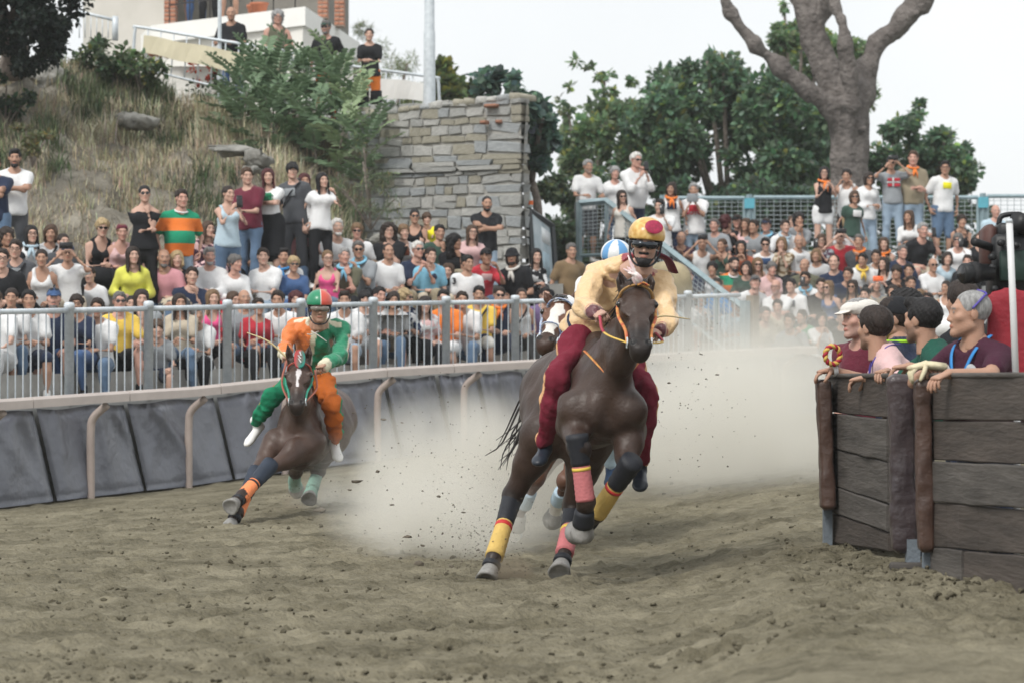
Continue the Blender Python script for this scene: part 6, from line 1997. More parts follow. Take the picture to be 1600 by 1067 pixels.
# --- fillers between rows, left
S(140, 430, 'person in black trousers half hidden below the black tank dress', sex='f', hair='bun', hc='dark', tc='white', D=35.6)
S(300, 432, 'person in dark blue T-shirt hidden between pink polo and white shirt', hair='short', hc='dark', tc='navy', D=36)
S(585, 420, 'person in beige top with a fair ponytail between grey T-shirt and V-neck', sex='f', hair='pony', hc='lightbrown', tc='beige', D=39.3)
S(700, 425, 'person in dark blouse between the light blue T-shirt and the white polo', sex='f', hair='long', hc='brown', tc='darkgrey', D=40.2)
# --- right grandstand
GR = 'spectators on the right grandstand'
def R(px, py, label, sit=True, arms='lap', *a, **kw):
 kw.setdefault('group', GR)
 return S(px, py, label, sit, arms, *a, **kw)
R(919, 261, 'person in white T-shirt and dark shorts standing at the stair landing\'s left corner', False, 'rail', 'm', 'tan', 'short', 'grey', legs='long_shorts', lc='darkgrey', D=47.8, beard=.6, hy=.25, yaw=.3)
R(961, 271, 'person in white T-shirt with pink print standing behind the stair railing', False, 'rail', 'f', 'pink', 'shortf', 'grey', lc='blue', D=48.2, hy=.15)
R(994, 251, 'person in open white shirt filming with a phone, tallest at the stair landing', False, 'phonechest', 'm', 'pink', 'short', 'white', top='roll', tc='white', lc='navy', x=('sun',), D=47.6, belly=.06, hy=.35, yaw=.45, phone=1, ph_label='black phone held by the person in the open white shirt', k=1.06)
R(972, 308, 'person in white tank and sunglasses on the stairs below the open white shirt', False, 'lap', 'f', 'fair', 'long', 'dark', 'tank', 'offwhite', x=('sun',), D=46.6, hy=.35)
R(1031, 323, 'person in white T-shirt filming with an upright phone behind the crimson rider\'s helmet', False, 'phone1', 'm', 'fair', 'short', 'black', D=46.4, phone=1, ph_label='black phone held upright just above the crimson rider\'s helmet', k=.95)
R(1049, 296, 'person in white printed sleeveless shirt with orange neckerchief, right of the upright phone', False, 'lap', 'f', 'tan', 'bob', 'dark', 'vest', 'white', lc='navy', x=('scarf:orange', 'print:navy'), D=47.2)
R(1084, 298, 'person in white T-shirt with red lettering photographing with a grey tablet', False, 'phonechest', 'm', 'tan', 'short', 'grey', lc='palejeans', x=('print:red',), D=47.4, phone='tablet', ph_label='grey tablet held up by the person in the red lettered T-shirt', hy=-.05)
R(1064, 373, 'person in dark plum shirt seated beside the stair railing', True, 'lap', 'm', 'tan', 'fringe', 'grey', top='roll', tc='plum', lc='navy', hy=-.1)
R(1097, 381, 'person in white vest holding a phone high with both hands', True, 'phonehigh', 'm', 'tan', 'short', 'dark', top='vest', tc='white', lc='beige', phone=1, ph_label='dark phone held high over the white vest', yaw=0, hy=0)
R(1116, 353, 'person in grey polo below the grey tablet', True, 'lap', 'm', 'pink', 'short', 'salt', top='polo', tc='grey', lc='palejeans')
R(1135, 348, 'person in black top with dark red hair turned away beside the grey polo', True, 'lap', 'f', 'fair', 'curly', 'red', tc='black', hy=2.2)
R(1152, 347, 'person in navy T-shirt and black cap with white front', True, 'lap', 'm', 'pink', 'short', 'dark', tc='navy', x=('cap:black',), hy=-.1)
R(1128, 384, 'person in dark green top seated right of the white vest', True, 'lap', 'f', 'tan', 'bun', 'brown', top='tank', tc='darkgreen')
R(1158, 387, 'person in rust and green top with both hands over the mouth', True, 'mouth', 'f', 'tan', 'long', 'black', tc='rust', hy=-.1)
R(1197, 353, 'person in navy cap and dark T-shirt with blue and white scarf over the back', True, 'knees', 'm', 'pink', 'short', 'dark', tc='navy', x=('cap:navy', 'scarf:skyblue'), hy=-.15)
R(1196, 383, 'person in white T-shirt with a blue chest badge and sunglasses', True, 'lap', 'f', 'fair', 'short', 'black', tc='white', x=('sun', 'print:blue'), hy=-.1)
R(1227, 355, 'person in white T-shirt with a blue lanyard against the mesh fence', True, 'lap', 'm', 'fair', 'short', 'dark', tc='white', x=('scarf:lightblue',), k=.92)
R(1238, 347, 'person pressing hands to the face beside the blue lanyard', True, 'mouth', 'f', 'fair', 'bun', 'brown', tc='white', D=47.8)
R(1248, 344, 'person with bare knees and curly black hair left of the white shorts', True, 'mouth', 'm', 'tan', 'curly', 'black', tc='grey', legs='shorts', lc='beige')
R(1221, 382, 'person in brown patterned blouse with hands clasped before the chin', True, 'mouth', 'f', 'fair', 'bob', 'lightbrown', tc='brown/beige', hy=-.2)
R(1248, 378, 'person in white T-shirt with round pale print, bald and tanned', True, 'lap', 'm', 'tan', None, 'grey', tc='white', x=('print:lightgrey',), hy=-.1)
R(1283, 377, 'person in dark patterned blouse and glasses holding a phone to the cheek', True, 'phone1', 'f', 'fair', 'bob', 'brown', tc='plum/grey', x=('specs',), phone=1, ph_label='dark phone held by the person in the dark patterned blouse')
R(1312, 371, 'person in red polo aiming a silver phone', True, 'phonehigh', 'm', 'fair', 'short', 'dark', top='polo', tc='red', x=('sun',), phone=1, ph_label='silver phone aimed by the person in the red polo', yaw=0, hy=-.05)
R(1113, 421, 'person in white tank top with short dark hair beside the sloping railing', True, 'lap', 'f', 'tan', 'shortf', 'black', 'tank', 'white', lc='white')
R(1147, 414, 'person in green and orange football shirt with white collar', True, 'lap', 'm', 'fair', 'short', 'black', top='polo', tc='=polo', x=('collar', 'beard'), beard=.9, lc='white', hy=.3)
R(1184, 414, 'person in strapless pale top and sunglasses with long fair hair', True, 'lap', 'f', 'fair', 'long', 'lightbrown', 'off', 'lightgrey', x=('sun',), hy=.1)
R(1206, 421, 'person in pink T-shirt with short grey curls', True, 'lap', 'f', 'pink', 'shortf', 'salt', tc='palepink', belly=.05)
R(1257, 416, 'person in olive T-shirt smiling, left of the navy polo', True, 'lap', 'm', 'tan', 'fringe', 'dark', tc='olive', belly=.03)
R(1303, 411, 'person in navy polo with receding dark hair, large in the middle of the stand', True, 'knees', 'm', 'fair', 'receding', 'dark', top='polo', tc='navy', belly=.06, hy=-.1, k=1.05)
R(1120, 447, 'person in bright blue T-shirt beside the end of the railing', True, 'lap', 'm', 'tan', 'short', 'dark', tc='brightblue', beard=.8)
R(1180, 443, 'person in white T-shirt and dark cap leaning back laughing', True, 'lap', 'm', 'pink', 'short', 'salt', tc='white', x=('cap:darkgrey',), hp=-.25)
R(1212, 449, 'person in white T-shirt and glasses with crossed arms, bald', True, 'cross', 'm', 'pink', None, 'grey', tc='white', x=('specs',), beard=.4)
R(1236, 447, 'person in white shirt with dark blue number on the front', True, 'lap', 'm', 'fair', 'short', 'black', top='roll', tc='white', x=('print:navy',))
R(1258, 437, 'person in white T-shirt with blue sash filming with a phone', True, 'phone1', 'm', 'tan', 'short', 'dark', tc='white', x=('beard', 'scarf:skyblue'), beard=.9, phone=1, ph_label='black phone held by the person with the blue sash')
R(1294, 450, 'person in blue summer dress and sunglasses with long fair hair', True, 'lap', 'f', 'fair', 'long', 'lightbrown', 'tank', 'blue', x=('sun',))
R(1233, 503, 'person in grey shirt leaning forward, front row of the stand', True, 'knees', 'm', 'tan', 'short', 'dark', tc='grey', hy=-.2, D=43.2)
R(1253, 496, 'person in green T-shirt clapping, front row of the stand', True, 'clap', 'f', 'fair', 'short', 'dark', tc='green', D=43.4, k=.88)
R(1284, 500, 'person in white T-shirt with a hand over the mouth, front row', True, 'mouth', 'f', 'fair', 'bob', 'dark', tc='white', legs='shorts', lc='lightgrey', D=43.3)
R(1316, 496, 'person in black T-shirt with hands on knees, front row behind the pink polo', True, 'knees', 'm', 'tan', 'short', 'black', tc='black', legs='shorts', lc='darkgrey', D=43.4)
R(1087, 523, 'person in black top with white hair sitting low behind the fence bars', True, 'lap', 'm', 'pink', 'short', 'white', tc='black', D=43.0, x=('specs',))
R(1288, 271, 'person in black top and white shorts clapping with an orange neckerchief', False, 'clap', 'f', 'fair', 'long', 'black', 'tank', 'black', 'mini', 'white', x=('scarf:orange', 'specs'), D=48.8, hy=-.2)
R(1323, 276, 'person in white vest shouting through cupped hands before the pine trunk', False, 'shout', 'm', 'tan', 'short', 'dark', 'vest', 'white', lc='black', x=('suntop',), D=49.2)
R(1335, 309, 'person in white T-shirt and white trousers with a green shawl over the shoulders', False, 'lap', 'f', 'tan', 'bob', 'brown', 'cap', 'darkgreen', lc='white', x=('sun', 'print:white'), D=47.2)
R(1358, 280, 'person in white blouse and jeans clutching a black bag', False, 'bag', 'f', 'tan', 'bob', 'dark', 'roll', 'white', lc='palejeans', x=('sun',), D=48.8)
R(1392, 256, 'person in grey T-shirt with a red and blue flag print photographing with a phone', False, 'phonehigh', 'm', 'tan', 'quiff', 'black', tc='grey', lc='palejeans', x=('sun', 'flag'), D=48.8, phone=1, ph_label='blue phone raised over the flag print T-shirt', yaw=0, hy=0)
R(1427, 248, 'person in khaki T-shirt with orange neckerchief, tallest under the pine', False, 'bag', 'm', 'pink', 'short', 'brown', tc='khaki', lc='palejeans', x=('scarf:orange',), D=48.9, belly=.04, k=1.04, hy=-.3)
R(1477, 263, 'person in white T-shirt with a yellow ball print and denim shorts', False, 'lap', 'm', 'tan', 'quiff', 'black', tc='white', legs='long_shorts', lc='denim', x=('print:brightyellow', 'specs'), D=48.9, hy=-.3)
R(1503, 347, 'person in black tank top leaning on an elbow below the yellow ball print', True, 'lap', 'f', 'tan', 'shortf', 'dark', 'tank', 'black')
R(1556, 331, 'person in light blue shirt behind the television camera, bald', True, 'lap', 'm', 'pink', None, 'grey', top='roll', tc='lightblue', D=48.2)
R(1442, 361, 'person in black polo with crossed arms holding a phone upright before the face', True, 'phone1', 'm', 'pink', 'short', 'grey', top='polo', tc='black', lc='beige', legs='shorts', phone=1, ph_label='black phone held before the face above the black polo', k=1.05)
R(1497, 376, 'person in white T-shirt and sunglasses with hand to the ear and a phone', True, 'phone1', 'f', 'pink', 'shortf', 'salt', tc='white', lc='grey', x=('sun',), phone=1, ph_label='black phone lowered by the white T-shirt and sunglasses wearer')
R(1531, 374, 'person in black vest over white T-shirt next to the television camera', True, 'lap', 'f', 'fair', 'bun', 'brown', tc='black')
R(1342, 378, 'person in dark T-shirt with red and yellow neckerchief, right of the red polo', True, 'lap', 'm', 'tan', 'short', 'salt', tc='darkgrey', x=('scarf:orange',))
R(1381, 382, 'person in olive top with red and yellow neckerchief and long brown hair', True, 'lap', 'f', 'fair', 'long', 'brown', top='tank', tc='olive', x=('scarf:orange',))
R(1348, 407, 'person in white T-shirt with yellow neckerchief, smallest of the neckerchief wearers', True, 'lap', 'm', 'tan', 'short', 'black', tc='white', x=('scarf:yellow',), k=.88)
R(1369, 402, 'child peering out between two neckerchief wearers', True, 'lap', 'm', 'tan', 'short', 'dark', tc='white', k=.8)
R(1381, 413, 'person in light grey tank top smiling, below the olive top', True, 'lap', 'f', 'fair', 'long', 'dark', 'tank', 'lightgrey')
R(1401, 426, 'child in dark top with lime trim, left one of the two children', True, 'lap', 'm', 'tan', 'bowl', 'dark', tc='black', k=.8)
R(1420, 424, 'child in dark blue jacket, right one of the two children', True, 'lap', 'm', 'tan', 'short', 'black', tc='navy', k=.8)
R(1458, 415, 'person in tight white T-shirt and sunglasses, bald and tanned, leaning on knees', True, 'clasp', 'm', 'tan', None, 'dark', tc='white', lc='beige', x=('sun',), legs='shorts')
R(1332, 449, 'person in olive tank top and sunglasses, second row of the stand', True, 'lap', 'f', 'tan', 'long', 'dark', 'tank', 'olive', x=('sun',))
R(1369, 446, 'person hiding behind an orange phone held sideways', True, 'phonehigh', 'f', 'fair', 'bob', 'grey', tc='beige/grey', phone=mat('orange_case', (.85, .17, .06), .4, .08), ph_label='orange cased phone held sideways in the middle of the stand', yaw=0, hy=0)
R(1423, 444, 'person in open white shirt smiling, above the green shirted official', True, 'lap', 'm', 'tan', 'short', 'dark', top='roll', tc='white')
R(1437, 464, 'child with fair hair just above the green shirted official', True, 'lap', 'm', 'fair', 'bowl', 'lightbrown', tc='green', k=.75)
R(1478, 450, 'person in sleeveless white dress sitting beside the maroon polo', True, 'lap', 'f', 'tan', 'bun', 'dark', 'tank', 'white', 'dress', 'white', D=43.6)
# fillers on the right stand
FILL = [(1166, 420, 'f', 'dark', 'bob', 'darkgreen', 'person in dark green blouse between football shirt and strapless top'), (1283, 447, 'm', 'dark', 'short', 'black', 'person in black T-shirt left of the blue summer dress'),
  (1338, 484, 'f', 'brown', 'long', 'beige', 'person in beige top behind the flat cap, front of the stand'), (1352, 462, 'm', 'black', 'short', 'grey', 'person in grey T-shirt just above the pink polo\'s head'),
  (1395, 457, 'f', 'dark', 'long', 'white', 'person in white top between the orange phone and the open white shirt'), (1450, 470, 'm', 'dark', 'short', 'white', 'person in white polo behind the green shirted official'),
  (1325, 345, 'f', 'blond', 'bob', 'white', 'person in white top at the feet of the green shawl wearer'), (1410, 395, 'm', 'salt', 'short', 'navy', 'person in navy T-shirt left of the black polo'),
  (1215, 480, 'm', 'dark', 'short', 'beige', 'person in beige T-shirt left of the grey shirt, front row'), (1165, 352, 'f', 'brown', 'long', 'palepink', 'person in pale pink top right of the black cap with white front'),
  (1178, 355, 'm', 'dark', 'short', 'grey', 'person in grey T-shirt squeezed beside the navy cap'), (1275, 400, 'f', 'lightbrown', 'bob', 'lightgrey', 'person in light grey top left of the large navy polo'),
  (1325, 430, 'm', 'dark', 'short', 'navy', 'person in navy T-shirt above the olive tank top'), (1480, 405, 'f', 'dark', 'bob', 'lightblue', 'person in light blue top right of the tight white T-shirt'),
  (1095, 468, 'f', 'brown', 'bob', 'white', 'person in white blouse below the bright blue T-shirt by the railing'), (1150, 478, 'm', 'grey', 'short', 'lightblue', 'person in light blue shirt behind the gate post'),
  (1196, 492, 'm', 'salt', 'short', 'beige', 'person in sand T-shirt at the left end of the front row'), (1512, 410, 'm', 'dark', 'short', 'black', 'person in black T-shirt under the television camera lens'),
  (1420, 340, 'f', 'brown', 'long', 'white', 'person in white top sitting behind the black polo'), (1075, 420, 'm', 'dark', 'short', 'navy', 'person in navy trousers and shirt on the stair side of the stand')]
for px, py, sx, hc, hs_, tc, lab in FILL:
 R(px, py, lab, True, ['lap', 'clasp', 'knees'][px % 3], sx, ['fair', 'tan', 'pink'][py % 3], hs_, hc, tc=tc)
for px, py, sx, hs_, tc, lab in ((152, 482, 'm', 'short', 'white', 'person in white T-shirt between the navy dress and the yellow polo, front row'), (281, 474, 'f', 'long', 'beige', 'person in beige top behind the folded paper flags, front row'),
                                 (434, 470, 'm', 'short', 'white', 'person in white T-shirt behind the orange sleeved rider, front row'), (614, 470, 'f', 'bob', 'lightgrey', 'person in light grey top left of the floral blouse, front row'),
                                 (722, 470, 'm', 'short', 'white', 'person in white T-shirt between the orange and the yellow T-shirts, front row'), (18, 466, 'f', 'bun', 'white', 'person in white top close to the left edge, front row')):
 S(px, py, lab, True, 'clasp', sx, 'tan', hs_, 'dark', tc=tc, lc='denim')
# --- on the platform above the wall
PL = 'onlookers on the platform above the wall'
S(361, 22, 'person in black T-shirt leaning on the barrier with the cream banner, bald', False, 'rail', tone='tan', hair=None, tc='black', lc='blue', D=48, group=PL, belly=.05, hy=.1, lean=.2, beard=.2)
S(434, 28, 'person in khaki vest top and glasses leaning on the barrier', False, 'rail', tone='pink', hair='curly', hc='grey', top='vest', tc='olive', lc='grey', D=48, x=('specs',), group=PL, belly=.03, hy=.05)
S(509, 44, 'person in black T-shirt, dark green cap and bright orange trousers', False, 'lap', tone='pink', hair='short', hc='salt', tc='black', lc='orange', D=46.4, x=('cap:darkgreen', 'sun', 'beard'), beard=.7, group=PL, k=.93, legs='trousers', hy=-.1)
wm = S(577, 55, 'person in black T-shirt and orange work trousers with black knees, beside the lamp post', False, 'clasp', 'f', 'fair', 'bun', 'dark', tc='black', lc='orange', D=46.2, group=PL, k=.87, hy=.05)
for n in (-1, 1):
 put('knee_patch', mesh_np('knee_patch', *tube_np([(n * .095, -.045, .52), (n * .10, -.05, .40), (n * .105, -.03, .29)], [.088, .088, .08], 12), cloth_mat('black')), wm)
for px, lab, tc, lc in ((282, 'legs of a person in dark shorts on the balcony, second brick pillar side', 'grey', 'darkgrey'), (306, 'legs of a person in blue jeans on the balcony', 'white', 'blue'), (326, 'legs of a person in black trousers on the balcony', 'navy', 'black'),
      (358, 'legs of a person in beige shorts on the balcony behind the bald onlooker', 'red', 'beige')):
 J = pose('stand', 'lap', None, 'm', 1.0, px)
 t = (px - 255) / 218.0
 e = lerp(Lf, Cn, t)
 person(lab, J, (P(px, 20, e[1] + .9)[0], e[1] + .9, zt_ + .005), .1, 'm', 'tan', 'dark', 'short', 'tee', tc, 'shorts' if 'shorts' in lab else 'trousers', lc, 'white', k=1.0, group='people on the balcony', seed=px)
# the number on the sleeve
def text_np(s, size, depth=.004, bold=0.0):
 cu = bpy.data.curves.new('txt', 'FONT')
 cu.body, cu.size, cu.extrude, cu.align_x, cu.align_y = s, size, depth, 'CENTER', 'CENTER'
 cu.offset = bold
 cu.resolution_u = 3
 ob = bpy.data.objects.new('txt', cu)
 COL.objects.link(ob)
 dg = bpy.context.evaluated_depsgraph_get()
 me = bpy.data.meshes.new_from_object(ob.evaluated_get(dg))
 bpy.data.objects.remove(ob)
 bpy.data.curves.remove(cu)
 return me
by_label = {o.get('label'): o for o in scene.objects if o.get('category') == 'person'}
def decal(label_start, text, size, at, m, R=None, bold=.004):
 o = next(v for k_, v in by_label.items() if k_.startswith(label_start))
 me = text_np(text, size, bold=bold)
 me.materials.append(m)
 put('lettering', me, o, matrix=mat4(rotx(math.radians(90)) if R is None else R, at))
 return o
def chest_front(o, dz=0.0, dx=0.0):
 """Where a print sits: just in front of the shirt's foremost point at chest height."""
 sh = next(c for c in o.children if any(w in c.name for w in ('shirt', 'vest', 'top', 'blouse')) and 'print' not in c.name)
 co = np.empty(len(sh.data.vertices) * 3, np.float32)
 sh.data.vertices.foreach_get('co', co)
 co = co.reshape(-1, 3)
 z = co[:, 2].max() - .20 + dz
 band = co[(np.abs(co[:, 2] - z) < .05) & (np.abs(co[:, 0] - dx) < .09)]
 return np.array((dx, band[:, 1].min() - .006, z))
o3 = next(v for k_, v in by_label.items() if 'number 3' in k_)
sh = next(c for c in o3.children if 'polo' in c.name)
co = np.array([v.co[:] for v in sh.data.vertices])
zz = co[:, 2].max() - .13
b_ = co[(np.abs(co[:, 2] - zz) < .04) & (co[:, 0] < -.12)]
decal(o3['label'], '3', .11, (b_[:, 0].mean() - .01, b_[:, 1].min() - .012, zz), cloth_mat('black'), rotz(-.5) @ rotx(math.radians(90)), .005)
of = next(v for k_, v in by_label.items() if 'flag print' in k_)
p0 = chest_front(of)
for dx_, dz_, w, h_, c in ((-.055, .04, .075, .05, 'red'), (.06, .04, .09, .05, 'red'), (-.055, -.045, .075, .05, 'red'), (.06, -.045, .09, .05, 'red'), (0, 0, .22, .018, 'white'), (-.005, 0, .02, .14, 'white'), (0, 0, .22, .008, 'blue')):
 V, F = bevel_box_np(p0 + (dx_, -.002 * (c == 'blue') - .004 * (c == 'white'), dz_), (w, .012 + .004 * (c == 'blue'), h_), .002)
 put('flag_print', mesh_np('flag_print', V, F, cloth_mat(c)), of)
ot = next(v for k_, v in by_label.items() if k_.startswith('person in charcoal T-shirt with pale'))
for lab, txt, sz, c, dz in (('person in white T-shirt with green print', 'NYC', .09, 'green', .03), ('person in white T-shirt with red lettering', 'SOTC', .09, 'red', -.04)):
 oo = next(v for k_, v in by_label.items() if k_.startswith(lab))
 decal(lab, txt, sz, chest_front(oo, dz) + np.array((0, -.012, 0)), cloth_mat(c))
# ------------------------------------------------------------------ horses and riders
def coat_mat(key, dark, light, rough=.46):
 m = mat(key, dark, rough, 0, 3.2, .35, 55, rgb2=light, attr=True, spec=.40, bdist=.01, detail=5)
 return m
m_hoof = mat('hoof_horn', (.24, .235, .225), .55, .25, 16, bump=.3, bscale=40)
m_black_neo = mat('black_neoprene', (.014, .016, .022), .6, .2, 8, bump=.15)
def horse(name, label, J, coat, seed, h=.014, blaze=None, points=.45, socks=()):
 """J: joints in world space. Returns the root (the body mesh) and its location."""
 loc = np.array((J['chest'][0], J['chest'][1], 0.0))
 Jl = {k_: np.asarray(v) - loc for k_, v in J.items()}
 pts = np.array(list(Jl.values()))
 f = Field(pts.min(0) - .42, pts.max(0) + .42, h)
 up = np.array((0, 0, 1.0))
 g = lambda k_: Jl[k_]
 fw = unit(g('chest') - g('hip'))
 lat = unit(np.cross(fw, up) * -1) if np.cross(fw, up)[0] < 0 else unit(np.cross(fw, up))
 lean = J.get('_lean')
 lat = unit(lat + up * -g('leanv')[0]) if 'leanv' in Jl else lat
 upv = unit(np.cross(lat, fw)) if np.cross(lat, fw)[2] > 0 else -unit(np.cross(lat, fw))
 # trunk
 f.econe(g('rib'), lerp(g('rib'), g('hip'), .62), lat, (.205, .325), (.20, .285), .08)
 f.econe(lerp(g('rib'), g('hip'), .55), g('hip'), lat, (.215, .28), (.235, .27), .10)
 f.ell(g('hip') + fw * -.14 - upv * .02, (.205, .21, .24), k=.10)
 f.econe(g('chest') - fw * .08, g('rib'), lat, (.150, .25), (.200, .32), .09)
 f.ell(g('chest') - upv * .02, (.12, .14, .17), k=.08)
 for s in (-1, 1):                                     # breast muscles and shoulders
  f.ell(g('chest') + lat * s * .072 + fw * .05 - upv * .04, (.070, .085, .125), k=.03)
  f.econe(g('chest') + lat * s * .105 - fw * .26 + upv * .16, g('chest') + lat * s * .130 - fw * .02 - upv * .06, fw, (.13, .065), (.12, .075), .035)
 f.cone(g('chest') + fw * .17 + upv * .14, g('chest') + fw * .14 - upv * .22, .012, .022, .05, 'sub')
 wth = g('rib') + upv * .21 + fw * .10
 f.econe(wth, g('rib') + upv * .22 - fw * .3, lat, (.07, .10), (.13, .09), .10)
 # neck: deep and narrow
 nb, th = g('neckb'), g('throat')
 f.econe(nb - fw * .05, lerp(nb, th, .55), lat, (.120, .25), (.088, .165), .10)
 f.econe(lerp(nb, th, .5), th, lat, (.090, .168), (.074, .120), .06)
 f.econe(th, g('poll'), lat, (.078, .115), (.07, .085), .05)
 # head
 po, mu = g('poll'), g('muzzle')
 hd = unit(mu - po)
 L = np.linalg.norm(mu - po)
 hl = unit(np.cross(hd, np.cross(g('earr') - g('earl'), hd)))
 if hl[0] < 0:
  hl = -hl
 fr = np.cross(hl, hd)
 if fr @ (np.array((0, -1, .2))) < 0:
  fr = -fr
 at = lambda t, a=0, b=0: po + hd * L * t + hl * a + fr * b
 lo2, hi2 = np.min([po, mu, th, g('eartl'), g('eartr')], 0) - .2, np.max([po, mu, th, g('eartl'), g('eartr')], 0) + .2
 f2 = Field(lo2, hi2, .0075)
 f2.econe(lerp(th, po, .3), po, lat, (.078, .110), (.07, .085), .05)
 f2.econe(at(.02, 0, -.02), at(.34, 0, -.03), hl, (.078, .088), (.094, .100), .04)
 f2.econe(at(.34, 0, -.03), at(.68, 0, .0), hl, (.086, .094), (.056, .070), .04)
 f2.econe(at(.66, 0, .0), at(1.0, 0, .005), hl, (.055, .064), (.060, .050), .03)
 f2.ell(at(1.04, 0, -.025), (.044, .042, .038), k=.03)
 for s in (-1, 1):
  f2.ell(at(.40, s * .052, -.10), (.042, .07, .075), k=.04)
  f2.ell(at(.29, s * .090, .030), (.026, .033, .030), k=.025)
  f2.ell(at(.31, s * .116, .036), (.020, .022, .016), k=.012, mode='sub')
  f2.cone(at(.40, s * .078, .03), at(.64, s * .052, .048), .016, .008, .025)
  f2.ell(at(.55, s * .085, .01), (.03, .05, .03), k=.04, mode='sub')
  f2.ell(at(.97, s * .040, .036), (.024, .026, .030), k=.015)
  f2.ell(at(.975, s * .044, .066), (.015, .020, .026), k=.006, mode='sub')
  eb, et = (g('earl'), g('eartl')) if s < 0 else (g('earr'), g('eartr'))
  f2.econe(lerp(eb, et, -.2), lerp(eb, et, .5), hl, (.026, .026), (.032, .024), .012)
  f2.econe(lerp(eb, et, .5), et, hl, (.031, .023), (.004, .005), .006)
  f2.econe(lerp(eb, et, .18) + fr * .026, lerp(eb, et, .8) + fr * .016, hl, (.013, .013), (.008, .010), .006, 'sub')
 f2.cone(at(1.03, -.04, .028), at(1.03, .04, .028), .004, .004, .004, 'sub')
 f2.noise(.0015, 40, seed + 3)
 # legs
 for a, n in (('a', 0), ('b', 1)):
  sh, el, kn, fe, ho = (g(a + q_) for q_ in ('_sh', '_el', '_kn', '_fe', '_ho'))
  f.cone(sh, el, .110, .092, .05)
  fa = unit(kn - el)
  f.cone(el, lerp(el, kn, .45), .092, .074, .045)
  f.cone(lerp(el, kn, .45), kn, .076, .052, .04)
  f.ell(lerp(el, kn, .25) + unit(np.cross(fa, lat)) * .03, (.075, .085, .11), k=.05)
  f.ell(kn, (.057, .060, .062), k=.03)
  f.cone(kn, fe, .042, .037, .03)
  f.cone(lerp(kn, fe, .1) - unit(np.cross(fe - kn, lat)) * .012, lerp(kn, fe, .95) - unit(np.cross(fe - kn, lat)) * .016, .024, .024, .02)
  f.ell(fe, (.047, .050, .050), k=.025)
  f.cone(fe, lerp(fe, ho, .75), .038, .042, .025)
 for a in ('c', 'd'):
  hp_, st, hk, fe, ho = (g(a + q_) for q_ in ('_hp', '_st', '_hk', '_fe', '_ho'))
  f.cone(hp_, st, .185, .14, .10)
  f.ell(lerp(hp_, st, .55) - fw * .06, (.15, .19, .2), k=.08)
  f.cone(st, lerp(st, hk, .45), .128, .092, .07)
  f.cone(lerp(st, hk, .4), hk, .090, .052, .05)
  hb = unit(np.cross(hk - st, lat))
  hb = hb if hb @ fw < 0 else -hb
  f.cone(lerp(st, hk, .65) + hb * .03, hk + hb * .035 + unit(st - hk) * .03, .026, .034, .03)
  f.ell(hk, (.056, .064, .066), k=.03)
  f.cone(hk, fe, .045, .039, .03)
  f.ell(fe, (.048, .052, .05), k=.025)
  f.cone(fe, lerp(fe, ho, .75), .038, .042, .025)
 f.cone(g('dock') + fw * .1, g('dock'), .05, .035, .04)
 f.noise(.0055, 14, seed); f.noise(.0024, 34, seed + 9)
 V, Qs = join_np([f.mesh(1), f2.mesh(1)])
 # pigment: black points on legs and muzzle, white marks; plus painted shade in the nostrils
 tint = np.ones((len(V), 3))
 def near(a, b, r0, r1):
  ab = b - a
  t = np.clip(((V - a) @ ab) / (ab @ ab), 0, 1)
  d = np.linalg.norm(V - a - t[:, None] * ab, axis=1)
  return smooth(r1, r0, d), t
 for a, q_ in (('a', '_kn'), ('b', '_kn'), ('c', '_hk'), ('d', '_hk')):
  w, _ = near(g(a + q_), g(a + '_ho'), .07, .11)
  tint *= (1 - w * (1 - points))[:, None]
 w, _ = near(at(.92), at(1.06), .07, .13)
 tint = tint * (1 - w[:, None] * .72)
 for s in (-1, 1):
  nd = np.linalg.norm((V - at(.975, s * .044, .058)) * 1.0, axis=1)
  tint = tint * (1 - .85 * smooth(.030, .018, nd))[:, None]  # dark of the nostril hollow painted into the tint as shade
 for s in (-1, 1):
  w, _ = near(g('earl') if s < 0 else g('earr'), g('eartl') if s < 0 else g('eartr'), .02, .06)
  tint *= (1 - .4 * w)[:, None]
 rel = V - po
 th_, ta, tb = rel @ hd / L, rel @ hl, rel @ fr
 if blaze:
  t0, t1, w0, w1 = blaze
  wd = lerp(w0, w1, np.clip((th_ - t0) / (t1 - t0), 0, 1)) * (1 + .25 * np.sin(th_ * 23))
  b = (th_ > t0) & (th_ < t1) & (np.abs(ta + .004 * np.sin(th_ * 15)) < wd) & (tb > .0)
  white = np.array((10.5, 18, 25)) if 'bay' in coat else np.array((4.8, 10.5, 17))
  tint[b] = white
 for a in socks:
  fe = g(a + '_fe')
  up_ = g(a + ('_kn' if a in 'ab' else '_hk'))
  w, _ = near(lerp(fe, up_, .3), g(a + '_ho'), .06, .085)
  tint = lerp(tint, np.array((4.4, 9.5, 15)), w[:, None])
 me = mesh_np('horse', V, Qs, MATS[coat], tint)
 root = put('horse', me, None, loc, label=label, category='horse')
 # eyes
 for s in (-1, 1):
  ev, ef = lathe_np([(0, -.022), (.013, -.017), (.021, 0), (.013, .017), (0, .022)], 10)
  put('eye', mesh_np('eye', ev + at(.305, s * .100, .032), ef, mat('horse_eye', (.008, .006, .005), .08, .1, spec=.7)), root)
